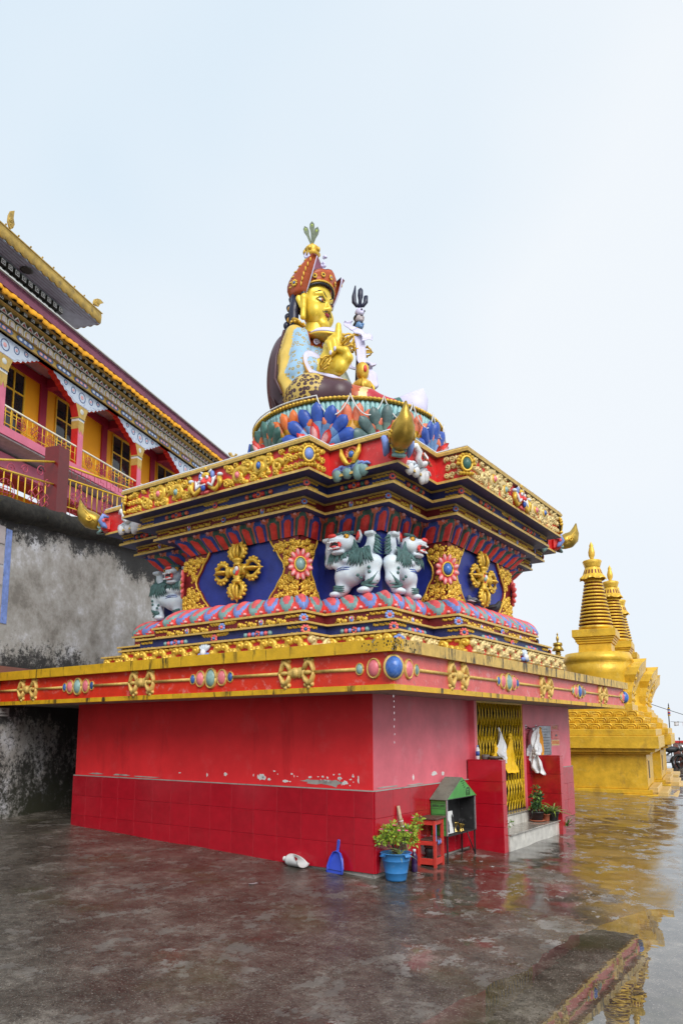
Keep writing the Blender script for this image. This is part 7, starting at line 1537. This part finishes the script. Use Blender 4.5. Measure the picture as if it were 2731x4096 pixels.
mb=MB(); blade_clump(mb,(0,0,0),20,.2,.02,('leaf_mid','leaf_dark','leaf_stripe'),rr,.7); mb.tube([(0,0,0),(-.06,-.12,.1),(-.1,-.25,.0)],.004,5,'leaf_stripe'); tag(P_('spider_plantlet',mb,T(.62,4.83,.06),None),'green plantlet hanging from a runner past the end of the porch wall','plant')
mb=MB(); blade_clump(mb,(0,0,0),9,.06,.012,('leaf_mid',),rr,.6); leaf_bunch(mb,(0,0,.02),.05,26,'leaf_mid',.03,rr); tag(P_('weed',mb,T(.08,5.0,float(zg(.08,5.0))),None),'small weed sprouting at the foot of the tiled wall','weed')
mb=MB(); mb.tube([(0,0,0),(.01,0,.12),(.03,.01,.2)],.004,5,'leaf_mid'); leaf_bunch(mb,(.02,.0,.14),.05,22,'leaf_mid',.045,rr,.2); tag(P_('sprig',mb,T(.5,2.68,.178),None),'thin green sprig growing behind the end of the porch wall','plant')
# dustpan and cut jug on the ground by the long wall
dp=thing('dustpan',(-.5,-.05,float(zg(-.5,-.05))),'bright blue plastic dustpan leaning upright against the tiled wall','dustpan'); Mp=FR((-.5,-.085,float(zg(-.5,-.08))+.002),(.985,-.17,0),(.02,.2,.98),(-.17,-.96,.2))
O=[(-.125,0),(.125,0),(.128,.07),(.1,.17),(.055,.235),(0,.25),(-.055,.235),(-.1,.17),(-.128,.07)]
mb=MB(); mb.prism(O,-.004,.0,'plastic_blue',M=Mp); P_('tray',mb,None,dp)
mb=MB(); mb.tube([Mp@Vector((x,y,.014)) for x,y in O[1:]+[O[0]]],.009,6,'plastic_blue'); mb.sheet([[Mp@Vector((x,y,h)) for h in (-.004,.012,.03 if 1<i<6 else .015)] for i,(x,y) in enumerate(O[1:]+[O[0]])],.004,'plastic_blue'); P_('rim',mb,None,dp)
mb=MB(); mb.box((0,.035,.003),(.235,.004,.005),'dark_navy',M=Mp); P_('lip_line',mb,None,dp)
mb=MB(); mb.prism([(-.02,.24),(.02,.24),(.014,.27),(.02,.37),(.014,.385),(-.014,.385),(-.02,.37),(-.014,.27)],-.006,.01,'plastic_blue',M=Mp,bev=.003)
for k in range(7): mb.ball((0.006*(-1)**k,.285+.013*k,.0105),(.005,.004,.001),'dark_navy',6,2,M=Mp,half=True)
P_('handle',mb,None,dp)
jg=thing('jug_scoop',(-1.1,-.1,-.03),'white plastic jug cut open as a scoop lying by the wall','scoop'); zj=float(zg(-1.1,-.1)); Mj=T(-1.13,-.09,zj+.068)@RZ(-.17)
G=[]
for i in range(13):
    t=i/12; x=-.1+.3*t; r=.072 if t>.2 else .03+.042*math.sin(t/.2*pi/2); op=0 if t<.3 else min(1.9,(t-.3)*3.2); a0=pi/2-.25+op*.85; a1=pi/2-.25-op*.85+2*pi; G.append([(x+.02*math.cos(a0+(a1-a0)*k/16)*t,r*1.1*math.cos(a0+(a1-a0)*k/16),r*math.sin(a0+(a1-a0)*k/16)*(1-.12*t)) for k in range(17)])
mb=MB(); mb.sheet(G,.004,'plastic_white',M=Mj); P_('shell',mb,None,jg); mb=MB(); mb.lathe([(.022,0),(.026,.01),(.026,.05),(.03,.052),(.03,.06)],14,'plastic_white',M=Mj@T(-.095,0,0)@RY(-pi/2)); P_('spout',mb,None,jg)
# pigeons on the petals of the walk side
def pigeon(loc,rz,label,dark):
    t=thing('pigeon',loc,label,'pigeon','pigeons perched on the lower petals',rz); M0=WM[t]; s=SDF(.02); a='pigeon_dark' if dark else 'pigeon_grey'
    s.ell((0,0,.085),(.1,.055,.058),a); s.ell((.075,0,.12),(.045,.038,.05),a); s.ell((.1,0,.17),(.03,.026,.028),a); s.cap((-.08,0,.07),(-.19,0,.045),.03,.012,'pigeon_dark'); part('body',s.mesh('body',(-.24,-.1,0),(.16,.1,.22),.011),t,M0)
    for q in (-1,1):
        mb=MB(); mb.tube([(.05,q*.05,.1),(-.03,q*.062,.09),(-.12,q*.035,.06)],[.03,.042,.01],7,'pigeon_dark' if dark else 'soffit_grey',flat=.4); P_('wing',mb,M0,t); mb=MB(); mb.tube([(.01,q*.02,.05),(.015,q*.022,.0),(.035,q*.022,0)],.005,5,'coral'); P_('leg',mb,M0,t)
    mb=MB(); mb.tube([(.125,0,.168),(.15,0,.16)],[.008,.002],5,'steel_dark'); P_('beak',mb,M0,t)
pigeon((.25,2.29,3.375),2.6,'grey pigeon perched on the petals left of the crossed vajra',False); pigeon((.25,3.0,3.375),.5,'dark hunched pigeon perched right of the crossed vajra',True)
# litter, drips
for (x,y,s_,m,lab) in ((-.86,-1.1,.05,'soffit_grey','pale crumpled leaf lying alone on the wet concrete in front of the long wall'),(.5,1.75,.025,'scarf_white','white paper shred on the wet ground below the green cabinet'),(.75,1.55,.02,'scarf_white','tiny white shred on the wet ground right of the red stool')):
    mb=MB(); mb.sheet([[(s_*(u+.2*v*v),s_*.45*v*(1-.3*u),.006+.012*s_*10*(u*u*.5+.2*v*u)) for v in (-1,0,1)] for u in (-1,-.4,.3,1)],.002,m); tag(P_('paper_scrap',mb,T(x,y,float(zg(x,y)))@RZ(rr.uniform(0,3)),None),lab,'litter')
mb=MB()
for k in range(8): z=1.97-.05*k*(1+.05*k); mb.ball((.745+.003*rr.gauss(0,1),-.755,z),(.003,.003,.008+.007*rr.random()),'scarf_white',6,5)
o=P_('rain_drips',mb,None,None); tag(o,'string of falling rain drops below the corner of the roof slab',kind='stuff')
